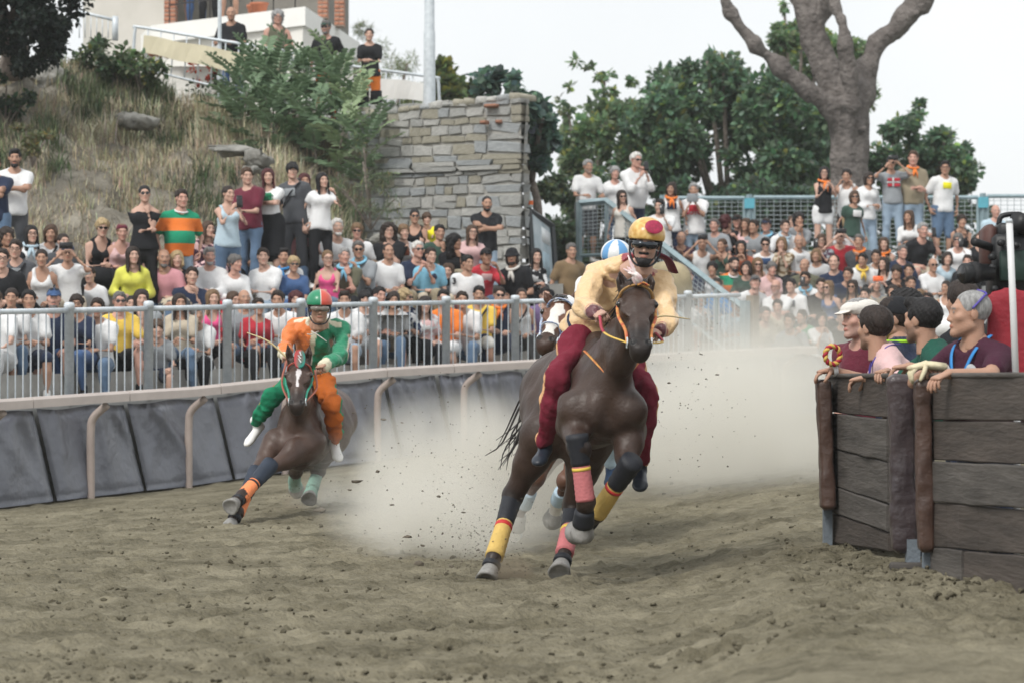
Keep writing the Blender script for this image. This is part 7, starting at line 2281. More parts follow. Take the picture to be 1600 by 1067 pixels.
 # hooves
 for a in 'abcd':
  fe, ho = g(a + '_fe'), g(a + '_ho')
  ax = unit(ho - fe)
  toe = g(a + '_toe') if a + '_toe' in Jl else fw - up * .2
  A = frame_to(ax, -unit(toe - ax * (toe @ ax)))
  prof = [(.0, -.04), (.046, -.04), (.053, -.02), (.063, .025), (.071, .055), (.06, .06), (.048, .05), (0, .046)]
  hv, hf = lathe_np(prof, 16)
  hv[:, 1] = np.where(hv[:, 1] < 0, hv[:, 1] * (1.12 + np.clip(hv[:, 2], 0, .05) * 5), hv[:, 1] * .85)
  put('hoof', mesh_np('hoof', hv @ A.T + ho, hf, m_hoof), root)
 fnl = dict(loc=loc, at=at, hd=hd, hl=hl, fr=fr, g=g, L=L, fw=fw, lat=lat, up=upv, V=V)
 # forelock, mane and tail as strands
 r = np.random.default_rng(seed)
 parts = []
 crest = bez([at(.0, 0, -.05), lerp(th, po, .5) + upv * .10 - fw * .06, lerp(nb, th, .5) + upv * .2 - fw * .05, wth], 12)
 for i, c in enumerate(crest[4:]):
  for _ in range(6):
   s = r.choice((-1, 1), p=(.3, .7))
   q_ = c + r.normal(0, .012, 3)
   d = lat * s * r.uniform(.03, .08) - upv * r.uniform(.03, .12) - fw * r.uniform(.03, .12)
   parts.append(tube_np([q_, q_ + d * .45 + upv * .05, q_ + d], [.009, .007, .002], 4, caps=False))
 for _ in range(26):
  q_ = at(.0, r.normal(0, .016), .03)
  parts.append(tube_np([q_, q_ + fr * .03 + up * .02, q_ + hd * r.uniform(.03, .08) + hl * r.normal(0, .02) + fr * .07], [.008, .007, .002], 4, caps=False))
 v_, f_ = join_np(parts)
 put('mane', mesh_np('mane', v_, f_, mat('mane_' + coat, (.016, .012, .011), .5, .3, 30, spec=.4)), root)
 parts = []
 dk = g('dock')
 for _ in range(24):
  a0 = dk + r.normal(0, .02, 3)
  e = g('tail') + r.normal(0, .07, 3)
  m1 = lerp(a0, e, .4) + upv * .10 - fw * .12 + r.normal(0, .03, 3)
  parts.append(tube_np(bez([a0, m1, lerp(m1, e, .6) + r.normal(0, .03, 3), e], 3), np.linspace(.013, .002, 10), 4, caps=False))
 v_, f_ = join_np(parts)
 put('tail', mesh_np('tail', v_, f_, MATS['mane_' + coat]), root)
 return root, fnl
def wrap(root, a, b, ra, rb, name, m, rings=5, bulge=.003, n=14, label=None):
 """A bandage or boot wound round a leg between two points."""
 t = np.linspace(0, 1, rings * 2 + 1)
 pts = np.array([lerp(a, b, q_) for q_ in t])
 rad = np.array([lerp(ra, rb, q_) + bulge * (i % 2) for i, q_ in enumerate(t)])
 o = put(name, mesh_np(name, *tube_np(pts, rad, n), m), root)
 if label:
  o['label'] = label
 return o
def strap(root, pts, w, name, m, n=6, k=6, flat=.35):
 return put(name, mesh_np(name, *tube_np(bez(pts, k), w, n, flat=flat), m), root)
def bridle(root, F, m_cheek, m_brow, m_rein, hands, nose=True, m_rein2=None):
 at = F['at']
 brow = [at(.10, -.100, -.06), at(.115, -.085, .035), at(.12, -.045, .082), at(.12, 0, .095), at(.12, .045, .082), at(.115, .085, .035), at(.10, .100, -.06)]
 strap(root, brow, .011, 'browband', m_brow)
 bits = []
 for s in (-1, 1):
  bit = at(.86, s * .068, -.005)
  bits.append(bit)
  strap(root, [at(.02, s * .07, -.05), at(.16, s * .102, -.03), at(.40, s * .104, -.02), at(.66, s * .074, .0), bit], .010, 'cheekpiece', m_cheek)
  put('bit_ring', mesh_np('bit_ring', *tube_np([bit + F['hd'] * .028 * math.cos(t) + F['fr'] * .028 * math.sin(t) for t in np.linspace(0, 6.283, 13)], .005, 6), m_galv), root)
 strap(root, [at(.02, -.07, -.06), at(-.03, 0, -.05), at(.02, .07, -.06)], .011, 'headpiece', m_cheek)
 if nose:
  strap(root, [at(.70, -.066, -.03), at(.68, -.055, .06), at(.68, 0, .085), at(.68, .055, .06), at(.70, .066, -.03)], .009, 'noseband', m_cheek)
 for s, hnd in zip((-1, 1), hands):
  if hnd is None:
   continue
  h_ = np.asarray(hnd) - F['loc']
  a = bits[0 if s < 0 else 1]
  mid = lerp(a, h_, .5) + np.array((0, 0, -.02)) + F['hl'] * s * .05
  p_ = bez([a, mid, h_], 8)
  strap_ = put('rein', mesh_np('rein', *tube_np(p_[:9], .010, 6, flat=.5), m_rein), root)
  put('rein', mesh_np('rein', *tube_np(p_[8:], .010, 6, flat=.5), m_rein2 or m_rein), root)
def rider_pose(J):
 loc = np.array((J['pel'][0], J['pel'][1], 0.0))
 out = {k_: (np.asarray(v, float) - loc) for k_, v in J.items()}
 sp = out['neck'] - out['pel']
 z = unit(sp)
 xr = unit(out['shr'] - out['shl'])
 y = unit(np.cross(z, xr))
 xr = np.cross(y, z)
 out['R'] = np.stack([xr, y, z], 1)
 out['waist'] = lerp(out['pel'], out['neck'], .33) + y * .03
 out['chest'] = lerp(out['pel'], out['neck'], .66) + y * .03
 for n, s in (('l', -1), ('r', 1)):
  out['hd' + n] = unit(out['gr' + n] - out['wr' + n])
  out['pal' + n] = np.array((0, -.2, -1.0))
 return loc, out
def recolour(o, child, fn, key, **kw):
 """Give a garment its own dyed panels: fn(local verts) -> colours."""
 c = next(q_ for q_ in o.children if q_.name.split('.')[0] == child)
 n = len(c.data.vertices)
 co = np.empty(n * 3, np.float32)
 c.data.vertices.foreach_get('co', co)
 cols = np.ones((n, 4), np.float32)
 cols[:, :3] = fn(co.reshape(-1, 3))
 at = c.data.color_attributes.new('tint', 'FLOAT_COLOR', 'POINT')
 at.data.foreach_set('color', cols.ravel())
 c.data.materials.clear()
 c.data.materials.append(tint_mat(key, **kw))
 return c
def ax_part(V, a, b):
 ab = b - a
 t = ((V - a) @ ab) / (ab @ ab)
 tc_ = np.clip(t, 0, 1)
 return t, np.linalg.norm(V - a - tc_[:, None] * ab, axis=1), V - a - tc_[:, None] * ab
# ======== the leading horse: dark bay, crimson and gold rider
coat_mat('dark_bay', (.030, .0175, .0135), (.058, .034, .025))
coat_mat('bay_brown', (.042, .023, .017), (.075, .042, .030))
coat_mat('chestnut', (.105, .045, .026), (.16, .072, .042))
A = {}
A['chest'], A['rib'], A['hip'] = P(946, 632, 17.75), P(934, 612, 18.25), P(880, 615, 18.95)
A['neckb'], A['throat'] = P(952, 585, 17.8), P(986, 505, 17.45)
A['poll'], A['muzzle'] = P(993, 455, 17.38), P(1000, 548, 17.0)
A['earl'], A['eartl'], A['earr'], A['eartr'] = P(973, 455, 17.38), P(968, 421, 17.36), P(1013, 457, 17.38), P(1018, 425, 17.36)
A['a_sh'], A['a_el'], A['a_kn'], A['a_fe'], A['a_ho'] = P(900, 640, 17.75), P(898, 662, 17.9), P(904, 700, 17.48), P(915, 782, 17.5), P(911, 822, 17.6)
A['b_sh'], A['b_el'], A['b_kn'], A['b_fe'], A['b_ho'] = P(982, 640, 17.7), P(982, 672, 17.85), P(977, 736, 17.55), P(933, 802, 17.78), P(908, 824, 17.92)
A['c_hp'], A['c_st'], A['c_hk'], A['c_fe'], A['c_ho'] = P(866, 615, 18.9), P(852, 680, 18.62), P(801, 776, 18.75), P(772, 870, 18.35), P(764, 895, 18.28)
A['d_hp'], A['d_st'], A['d_hk'], A['d_fe'], A['d_ho'] = P(900, 622, 19.0), P(922, 690, 18.6), P(896, 795, 18.75), P(882, 864, 18.4), P(876, 887, 18.3)
A['a_toe'], A['b_toe'], A['c_toe'], A['d_toe'] = np.array((0, -.5, -.5)), np.array((0, -.3, -1)), np.array((-.1, -1, 0)), np.array((0, -1, -.1))
A['dock'], A['tail'] = P(866, 600, 19.3), P(800, 716, 19.5)
A['leanv'] = np.array((A['chest'][0] + .14, A['chest'][1], 0))
hA, FA = horse('horse', 'dark bay horse galloping at the front with pink and yellow leg bandages', A, 'dark_bay', 1, .0148)
gA = FA['g']
m_pinkw = mat('pink_bandage', (.50, .16, .17), .8, .08, 20, bump=.3, bscale=60)
m_yelw = mat('yellow_bandage', (.58, .40, .12), .8, .08, 20, bump=.3, bscale=60)
m_redtape, m_yeltape = mat('red_tape', (.5, .03, .03), .6, .05), mat('yellow_tape', (.70, .50, .08), .6, .05)
for a, kn, m, tp in (('a', '_kn', m_pinkw, m_yeltape), ('b', '_kn', m_yelw, m_redtape), ('c', '_hk', m_yelw, m_redtape), ('d', '_hk', m_pinkw, m_yeltape)):
 k_, fe, ho = gA(a + kn), gA(a + '_fe'), gA(a + '_ho')
 lab = ('pink' if m is m_pinkw else 'yellow') + ' leg bandage'
 s0 = .30 if a in 'ab' else .42
 wrap(hA, lerp(k_, fe, s0), lerp(k_, fe, 1.0), .050, .056, 'bandage', m, 7, .0025, label=lab)
 wrap(hA, lerp(k_, fe, s0 + .06), lerp(k_, fe, s0 + .12), .0545, .0545, 'tape', tp, 1, .001)
 if a in 'ab':
  wrap(hA, lerp(k_, fe, -.26), lerp(k_, fe, s0 + .03), .066, .053, 'knee_boot', m_black_neo, 4, .004)
 else:
  wrap(hA, lerp(k_, fe, -.10), lerp(k_, fe, s0 + .04), .065, .052, 'hock_boot', m_black_neo, 5, .003)
 wrap(hA, lerp(fe, ho, .35), lerp(fe, ho, .92 if a in 'ab' else .62), .054, .064 if a in 'ab' else .056, 'bell_boot', m_black_neo, 2, .002)
m_redrope = mat('red_yellow_braid', (.45, .04, .05), .7, 0, 26, rgb2=(.72, .45, .12), bump=.4)
m_goldband = mat('gold_braid', (.55, .33, .13), .7, .2, 60, bump=.6, bscale=120)
m_gold = mat('gold_rein', (.62, .42, .10), .7, .1)
bridle(hA, FA, m_redrope, m_goldband, m_gold, (P(937, 494, 17.62), P(1024, 520, 17.62)), nose=False, m_rein2=mat('crimson_rein', (.36, .045, .07), .7, .1))
# plume between the ears
parts = []
rr = np.random.default_rng(3)
for i in range(14):
 b_ = FA['at'](.10, .015, .09)
 parts.append(tube_np(bez([b_, b_ + np.array((-.02, -.02, .04)) + rr.normal(0, .008, 3), b_ + np.array((-.05 + rr.normal(0, .02), -.03, .10 + rr.normal(0, .02)))], 3), [.012, .014, .016, .014, .011, .008, .003], 5))
v_, f_ = join_np(parts)
put('browband_plume', mesh_np('browband_plume', v_, f_, mat('plume', (.74, .72, .70), .8, 0, 30, rgb2=(.66, .40, .42))), hA)
strap(hA, [FA['at'](.13, .0, .10), FA['at'](.10, .03, .105), FA['at'](.11, .065, .085)], .020, 'rosette', mat('rosette', (.5, .05, .06), .6, 0, 30, rgb2=(.75, .5, .1)), 8)
strap(hA, [lerp(gA('neckb'), gA('throat'), .05) + FA['lat'] * -.17 + FA['up'] * .1, lerp(gA('neckb'), gA('throat'), .0) + FA['fw'] * .22 - FA['up'] * .02, lerp(gA('neckb'), gA('throat'), .05) + FA['lat'] * .17 + FA['up'] * .1], .012, 'neck_strap', m_redrope)
RA = dict(pel=P(926, 520, 18.42), neck=P(990, 420, 18.02), head=P(1009, 383, 17.86), shl=P(931, 432, 18.12), shr=P(1034, 440, 18.05),
          ell=P(912, 478, 17.86), wrl=P(930, 487, 17.70), grl=P(948, 498, 17.58), elr=P(1044, 498, 17.86), wrr=P(1030, 518, 17.68), grr=P(1012, 522, 17.58),
          hipl=P(908, 523, 18.35), hipr=P(955, 527, 18.4), knl=P(870, 592, 17.98), knr=P(1010, 612, 17.98), anl=P(850, 694, 18.22), anr=P(1000, 728, 18.2),
          toel=P(836, 716, 18.0), toer=P(1000, 750, 18.05))
locA, JA = rider_pose(RA)
JA['pall'], JA['palr'] = np.array((.4, .2, -1)), np.array((-.5, .2, -1))
m_silk = None
rA = person('bearded rider in gold silk jacket and crimson trousers, leaning on the leading horse', JA, locA, 0, 'm', 'fair', 'black', 'short', 'long', 'yellow', 'trousers', 'maroon', None, .45, ('beard',), hy=-.12, hp=.14, hr=.10, h=.0115, fine=True,
   seed=5, wr_amp=.0085, curl=1.05, hc2='black')
def gold_col(V):
 c = np.tile(np.array((.76, .53, .29)), (len(V), 1))
 for n in 'lr':
  t, d, _ = ax_part(V, JA['el' + n], JA['wr' + n])
  c[(t > .78) & (d < .09)] = (.40, .10, .10)
  c[(t > .84) & (d < .09)] = (.76, .53, .29)
  c[(t > .90) & (d < .09)] = (.12, .03, .04)
 zc = (V - JA['neck']) @ JA['R']
 c[(zc[:, 2] > .015) & (np.abs(zc[:, 0]) < .12)] = (.30, .04, .06)
 return c
recolour(rA, 'shirt', gold_col, 'gold_silk', rough=.36, spec=.5, bump=.6, bscale=13, sheen=.2, bdist=.05)
def crimson_col(V):
 c = np.tile(np.array((.185, .020, .040)), (len(V), 1))
 for n, s in (('l', -1), ('r', 1)):
  for a, b in (('hip', 'kn'), ('kn', 'an')):
   t, d, off = ax_part(V, JA[a + n], JA[b + n])
   side = np.array((s * 1.0, .35, 0))
   cs = (off @ unit(side)) / (np.linalg.norm(off, axis=1) + 1e-6)
   c[(t > -.1) & (t < 1.1) & (d < .14) & (cs > .80)] = (.72, .42, .22)
 return c
recolour(rA, 'trousers', crimson_col, 'crimson_cloth', rough=.85, spec=.2, bump=.5, bscale=14, bdist=.04)
Rh = rotz(-.12) @ rotx(.14) @ roty(.10)
MhA = mat4(Rh, JA['head'], 1.0)
hm = hair_mesh('helmet', mat('gold_helmet', (.50, .27, .05), .3, 0, 28, rgb2=(.74, .52, .20), spec=.6, detail=1.0), True)
hm.name = 'helmet_shell'
helm = put('helmet', hm, rA, matrix=MhA)
put('helmet_rim', hair_mesh('helmet_brim', mat('black_foam', (.016, .014, .014), .7, .1), True), helm)
# crimson emblem on the helmet front, worn towards one side
v_, f_ = lathe_np([(0, .006), (.025, .0055), (.044, .0035), (.050, 0)], 18)
Re = rotz(.35) @ rotx(math.radians(62))
e_ = put('helmet_emblem', mesh_np('helmet_emblem', v_ * np.array((1.1, .85, 1)) @ Re.T + np.array((.045, -.098, .118)), f_, mat('crimson_disc', (.45, .03, .09), .5, 0, 60, rgb2=(.22, .02, .05))), helm)
strap(helm, [(-.092, -.02, .02), (-.082, -.045, -.06), (-.04, -.075, -.112), (.04, -.075, -.112), (.082, -.045, -.06), (.092, -.02, .02)], .007, 'chin_strap', m_black_neo)
def goggles_np(n=14, w=.085, zc=.012, hh=.024, r0=.112):
 V = []
 a = np.linspace(-1.12, 1.12, n)
 for k_, (dr) in enumerate((0, .012)):
  for i, t in enumerate(a):
   y, x = -r0 * math.cos(t * .95) + .004 - dr, (w + .0) * math.sin(t) * 1.0
   hz = hh * (1 - .25 * abs(t) ** 3) * (1 - .35 * math.exp(-(t / .13) ** 2))
   V += [(x, y, zc + hz * .85), (x, y, zc - hz * (1 - .5 * math.exp(-(t / .16) ** 2)))]
 V = np.array(V)
 F = []
 for i in range(n - 1):
  k_ = i * 2
  F += [(k_ + 2 * n, k_ + 2 * n + 1, k_ + 2 * n + 3, k_ + 2 * n + 2), (k_, k_ + 2 * n, k_ + 2 * n + 2, k_ + 2), (k_ + 1, k_ + 3, k_ + 2 * n + 3, k_ + 2 * n + 1)]
 return V, np.array(F)
v_, f_ = goggles_np()
sg = put('sunglasses', mesh_np('sunglasses', v_, f_, mat('mirror_lens', (.02, .025, .032), .06, .1, metal=.5, spec=.8)), rA, matrix=MhA)
for s in (-1, 1):
 put('temple', mesh_np('temple', *tube_np([(s * .076, -.062, .018), (s * .090, -.01, .016), (s * .092, .03, .01)], .006, 6), m_black_neo), sg)
# crimson sash flying over the shoulder, waist lacing, belt
lw = JA['R']
strap(rA, [JA['shr'] + lw @ np.array((-.10, .09, .10)), JA['shr'] + lw @ np.array((-.02, .10, .085)), JA['shr'] + lw @ np.array((.05, .10, .02))], .045, 'sash', cloth_mat('maroon'), 8, flat=.3)
v_, f_ = tube_np(bez([JA['pel'] + lw @ np.array((.165 * math.sin(t), -.125 * math.cos(t), .03)) for t in np.linspace(0, 6.283, 13)], 2), .026, 8, flat=.5)
put('belt', mesh_np('belt', v_, f_, cloth_mat('navy')), rA)
strap(rA, [JA['pel'] + lw @ np.array(q_) for q_ in ((-.01, -.16, .04), (.03, -.19, -.02), (.07, -.2, -.05), (.03, -.21, -.07), (.08, -.21, -.09))], .006, 'lace', cloth_mat('white'), 5)
for n in 'lr':
 Am = frame_to(-(JA['toe' + n] - JA['an' + n]), (0, 0, 1))
 Am = np.stack([Am[:, 0], Am[:, 2], Am[:, 1]], 1)
 Am[:, 0] = np.cross(Am[:, 1], Am[:, 2])
 sv, sq = shoe_np(.009)
 put('boot', mesh_np('boot', sv @ Am.T + JA['an' + n], sq, mat('navy_leather', (.018, .024, .036), .4, .2, 10)), rA)
wa = thing('riding_whip', 'thin cane whip in the gold sleeved rider\'s hand, pointing right', 'whip', P(1020, 520, 17.6))
wo2 = np.array(wa.location)
put('cane', mesh_np('cane', *tube_np(bez([P(1008, 505, 17.55) - wo2, P(1035, 494, 17.6) - wo2, P(1078, 499, 17.7) - wo2], 6), np.linspace(.008, .003, 13), 6), mat('cane', (.55, .44, .24), .5, .15)), wa)
put('grip', mesh_np('grip', *tube_np(np.array([P(1000, 508, 17.55) - wo2, P(1016, 502, 17.57) - wo2]), .013, 8), m_black_neo), wa)
# ======== second horse: bay with a white stripe, green and orange rider
B = {}
B['chest'], B['rib'], B['hip'] = P(463, 690, 25.35), P(482, 663, 25.95), P(510, 652, 26.75)
B['neckb'], B['throat'] = P(467, 648, 25.4), P(469, 602, 25.1)
B['poll'], B['muzzle'] = P(468, 570, 25.0), P(464, 636, 24.7)
B['earl'], B['eartl'], B['earr'], B['eartr'] = P(454, 567, 25.0), P(449, 536, 24.97), P(480, 567, 25.0), P(484, 538, 24.97)
B['a_sh'], B['a_el'], B['a_kn'], B['a_fe'], B['a_ho'] = P(432, 690, 25.35), P(427, 704, 25.4), P(394, 752, 25.0), P(372, 800, 24.75), P(360, 820, 24.66)
B['b_sh'], B['b_el'], B['b_kn'], B['b_fe'], B['b_ho'] = P(490, 692, 25.3), P(474, 704, 25.25), P(412, 738, 24.95), P(378, 776, 24.72), P(364, 788, 24.6)
B['c_hp'], B['c_st'], B['c_hk'], B['c_fe'], B['c_ho'] = P(492, 655, 26.8), P(470, 705, 26.55), P(462, 735, 26.95), P(460, 752, 27.2), P(462, 760, 27.3)
B['d_hp'], B['d_st'], B['d_hk'], B['d_fe'], B['d_ho'] = P(524, 655, 26.7), P(505, 694, 26.3), P(497, 736, 26.7), P(488, 762, 26.45), P(484, 775, 26.35)
B['a_toe'], B['b_toe'], B['c_toe'], B['d_toe'] = np.array((-1, -.8, -.1)), np.array((-1, -.8, .2)), np.array((0, -1, 0)), np.array((0, -.6, -.4))
B['dock'], B['tail'] = P(520, 628, 27.2), P(500, 690, 27.8)
B['leanv'] = np.array((B['chest'][0] - .04, B['chest'][1], 0))
hB, FB = horse('horse', 'bay horse with a white face stripe and orange leg bandages, galloping by the pads', B, 'bay_brown', 2, .018, blaze=(.14, .66, .022, .008))
gB = FB['g']
m_orw = mat('orange_bandage', (.78, .25, .10), .8, .08, 20, bump=.3, bscale=60)
m_grw = mat('green_grey_bandage', (.22, .36, .30), .8, .1, 20, bump=.3)
for a, kn, m in (('a', '_kn', m_orw), ('b', '_kn', m_orw), ('c', '_hk', m_grw), ('d', '_hk', m_grw)):
 k_, fe, ho = gB(a + kn), gB(a + '_fe'), gB(a + '_ho')
 s0 = .38 if a in 'ab' else .30
 wrap(hB, lerp(k_, fe, s0), lerp(k_, fe, 1.05), .050, .056, 'bandage', m, 6, .0025)
 if a in 'ab':
  wrap(hB, lerp(k_, fe, -.35), lerp(k_, fe, s0 + .04), .075, .054, 'knee_boot', mat('navy_neoprene', (.020, .030, .050), .6, .2, 8), 4, .003)
  wrap(hB, lerp(k_, fe, s0 + .08), lerp(k_, fe, s0 + .14), .0545, .0545, 'tape', m_black_neo, 1, .001)
  wrap(hB, lerp(fe, ho, .3), lerp(fe, ho, .55), .052, .056, 'pastern_band', m_black_neo, 1, .002)
 else:
  wrap(hB, lerp(fe, ho, .2), lerp(fe, ho, 1.0), .052, .064, 'bell_boot', m_grw, 2, .002)
m_grrope = mat('green_braid', (.02, .20, .13), .7, 0, 30, rgb2=(.05, .30, .22), bump=.4)
bridle(hB, FB, m_grrope, mat('red_browband', (.52, .12, .09), .6, .1), mat('brown_rein', (.30, .10, .07), .6, .1), (P(449, 560, 25.3), P(492, 578, 25.15)), False)
# ear rosette: red and green shield with a white bolt
at = FB['at']
def shield(w, hgt, th, dz=0.0):
 n = 20
 a = np.linspace(0, 2 * math.pi, n, endpoint=False)
 o = np.stack([w * np.sign(np.cos(a)) * np.abs(np.cos(a)) ** .7, hgt * np.sin(a) * (1 + .0 * a)], 1)
 V = np.concatenate([[at(.10 - q_[1], q_[0] + .01, .115 + dz + d + .25 * q_[1]) for q_ in o] for d in (0, th)])
 j = np.arange(n)
 return V, [np.stack([j, (j + 1) % n, n + (j + 1) % n, n + j], 1), np.array([tuple(range(n, 2 * n))])]
sv_, sf_ = shield(.045, .14, .016)
cs = np.where((((sv_ - at(.1)) @ FB['hl'] - .01) > -.25 * ((sv_ - at(.1)) @ FB['hd']))[:, None], np.array((.02, .22, .18)), np.array((.55, .05, .06)))
bs_ = put('browband_shield', mesh_np('browband_shield', sv_, sf_, tint_mat('shield_paint', .5), cs, False), hB)
zig = [(.0, .105), (.012, .04), (-.012, .045), (.010, -.01), (-.010, -.005), (.012, -.07)]
v_, f_ = tube_np(np.array([at(.10 - z_, x_ + .01, .138 + .25 * z_) for x_, z_ in zig]), .006, 5)
put('white_bolt', mesh_np('white_bolt', v_, f_, cloth_mat('white'), smooth_=False), bs_)
RB = dict(pel=P(484, 590, 26.0), neck=P(496, 506, 25.72), head=P(499, 483, 25.6), shl=P(459, 513, 25.82), shr=P(534, 516, 25.78),
          ell=P(444, 545, 25.62), wrl=P(446, 558, 25.38), grl=P(450, 562, 25.25), elr=P(533, 556, 25.6), wrr=P(506, 570, 25.34), grr=P(492, 577, 25.22),
          hipl=P(468, 592, 25.92), hipr=P(504, 594, 25.92), knl=P(424, 620, 25.5), knr=P(520, 634, 25.45), anl=P(399, 664, 25.75), anr=P(524, 690, 25.75),
          toel=P(380, 688, 25.65), toer=P(531, 712, 25.6))
locB, JB = rider_pose(RB)
rB = person('rider in halved orange and green jacket and trousers with red and green helmet', JB, locB, 0, 'm', 'tan', 'dark', 'short', 'long', 'green', 'trousers', 'orange', None, .35, (), hy=.12, hp=.12, hr=0.0, h=.0115, fine=True, seed=8, wr_amp=.0085, curl=1.1)
ORG, GRN, CRM = np.array((.70, .185, .035)), np.array((.012, .23, .115)), np.array((.70, .66, .50))
def halved(V):
 q_ = (V - JB['pel']) @ JB['R']
 c = np.where((q_[:, 0] > -.015)[:, None], GRN, ORG)
 for n, s, main, other in (('l', -1, ORG, GRN), ('r', 1, GRN, ORG)):
  for a, b in (('sh', 'el'), ('el', 'wr')):
   t, d, off = ax_part(V, JB[a + n], JB[b + n])
   m_ = (t > (.22 if a == 'sh' else -.05)) & (d < .105) & (s * q_[:, 0] > .13 if a == 'sh' else True)
   outer = (off @ unit(np.array((s, .5, .1)))) / (np.linalg.norm(off, axis=1) + 1e-6)
   c[m_] = main
   c[m_ & (outer > .66)] = CRM
   c[m_ & (outer > .86)] = other
  t, d, _ = ax_part(V, JB['el' + n], JB['wr' + n])
  c[(t > .84) & (d < .09)] = CRM
 mid = (np.abs(q_[:, 0] + .01) < .022) & (q_[:, 1] < 0) & (q_[:, 2] > .28)
 c[mid] = CRM
 top = (q_[:, 2] > .50) & (np.abs(q_[:, 0]) < .2)
 c[top & (np.abs(q_[:, 1] - .02) < .018)] = CRM
 c[(q_[:, 2] > .535) & (np.abs(q_[:, 0]) < .1)] = CRM
 return c
recolour(rB, 'shirt', halved, 'halved_silk', rough=.5, spec=.4, bump=.6, bscale=13, sheen=.2, bdist=.05)
def legs_b(V):
 c = np.where((V[:, 0] < (JB['pel'][0]))[:, None], GRN * .9, np.array((.50, .125, .02)))
 for n, s, oth in (('l', -1, np.array((.5, .125, .02))), ('r', 1, GRN)):
  for a, b in (('hip', 'kn'), ('kn', 'an')):
   t, d, off = ax_part(V, JB[a + n], JB[b + n])
   cs_ = (off @ unit(np.array((s * 1.0, .6, 0)))) / (np.linalg.norm(off, axis=1) + 1e-6)
   c[(t > (.3 if a == 'hip' else -.1)) & (t < 1.1) & (d < .13) & (cs_ > .74)] = oth
 return c
recolour(rB, 'trousers', legs_b, 'halved_cloth', rough=.8, spec=.2, bump=.5, bscale=14, bdist=.04)
RhB = rotz(.12) @ rotx(.12)
MhB = mat4(RhB, JB['head'], 1.0)
hv, hq = HAIRM.get(('_', 'helmet', True))
cc = np.where((hv[:, 0] > .006)[:, None], np.array((.62, .09, .06)), np.array((.02, .24, .12)))
cc[np.abs(hv[:, 0] - .006) < .005] = (.7, .7, .66)
cc[(hv[:, 2] < .042)] = (.03, .03, .03)
hB_ = put('helmet', mesh_np('helmet', hv, hq, tint_mat('helmet_paint', .3, .5, 0), cc), rB, matrix=MhB)
put('helmet_rim', hair_mesh('helmet_brim', MATS['black_foam'], True), hB_)
strap(hB_, [(-.092, -.02, .02), (-.082, -.045, -.06), (-.04, -.075, -.114), (.04, -.075, -.114), (.082, -.045, -.06), (.092, -.02, .02)], .007, 'chin_strap', m_black_neo)
v_, f_ = goggles_np()
put('goggles', mesh_np('goggles', v_, f_, mat('clear_lens', (.16, .14, .12), .1, .1, spec=.6)), rB, matrix=MhB)
# cream lace and tassel at the collar
lw = JB['R']
q_ = lambda x, y, z: JB['neck'] + lw @ np.array((x, y, z))
for pts in ([(-.03, -.13, .0), (.02, -.15, -.01), (.07, -.16, -.03), (.11, -.15, -.06)], [(.03, -.13, .01), (-.02, -.15, -.02), (-.06, -.16, -.02)]):
 strap(rB, [q_(*p_) for p_ in pts], .011, 'lace', cloth_mat('offwhite'), 6)
parts = []
for i in range(14):
 x0 = rr.normal(0, .018)
 parts.append(tube_np(bez([q_(-.01 + x0 * .3, -.17, -.19), q_(-.02 + x0, -.19, -.23), q_(-.035 + x0 * 1.6, -.19, -.30 + rr.normal(0, .015))], 3), .0065, 5))
v_, f_ = join_np(parts)
put('tassel', mesh_np('tassel', v_, f_, cloth_mat('offwhite')), rB)
for n in 'lr':
 Am = frame_to(-(JB['toe' + n] - JB['an' + n]), (0, 0, 1))
 Am = np.stack([Am[:, 0], Am[:, 2], Am[:, 1]], 1)
 Am[:, 0] = np.cross(Am[:, 1], Am[:, 2])
 sv, sq = shoe_np(.009)
 put('shoe', mesh_np('shoe', sv @ Am.T + JB['an' + n], sq, m_sole), rB)
wb = thing('riding_whip', 'pale cane whip in the orange and green rider\'s hand, pointing left', 'whip', P(446, 548, 25.3))
wo2 = np.array(wb.location)
put('cane', mesh_np('cane', *tube_np(bez([P(450, 560, 25.25) - wo2, P(420, 534, 25.25) - wo2, P(386, 520, 25.3) - wo2], 6), np.linspace(.010, .004, 13), 6), MATS['cane']), wb)
# ======== third horse: chestnut with a wide blaze, mostly hidden
C3 = {}
C3['chest'], C3['rib'], C3['hip'] = P(900, 625, 20.9), P(905, 608, 21.5), P(900, 605, 22.4)
C3['neckb'], C3['throat'] = P(895, 575, 20.9), P(878, 522, 20.55)
C3['poll'], C3['muzzle'] = P(880, 478, 20.5), P(852, 540, 20.15)
C3['earl'], C3['eartl'], C3['earr'], C3['eartr'] = P(862, 476, 20.5), P(850, 455, 20.5), P(898, 474, 20.5), P(903, 452, 20.5)
C3['a_sh'], C3['a_el'], C3['a_kn'], C3['a_fe'], C3['a_ho'] = P(868, 640, 20.9), P(868, 672, 21.0), P(838, 745, 20.75), P(818, 790, 20.95), P(809, 812, 21.0)
C3['b_sh'], C3['b_el'], C3['b_kn'], C3['b_fe'], C3['b_ho'] = P(930, 640, 20.9), P(920, 680, 20.9), P(883, 752, 20.55), P(872, 783, 20.85), P(866, 803, 20.95)
C3['c_hp'], C3['c_st'], C3['c_hk'], C3['c_fe'], C3['c_ho'] = P(880, 615, 22.4), P(865, 690, 22.0), P(820, 770, 22.2), P(803, 838, 21.8), P(797, 862, 21.7)
C3['d_hp'], C3['d_st'], C3['d_hk'], C3['d_fe'], C3['d_ho'] = P(925, 615, 22.4), P(930, 690, 22.0), P(905, 770, 22.3), P(895, 820, 22.1), P(890, 840, 22.0)
C3['a_toe'], C3['b_toe'], C3['c_toe'], C3['d_toe'] = np.array((-.3, -.4, -1)), np.array((0, -.4, -1)), np.array((-.2, -1, -.1)), np.array((0, -1, -.1))
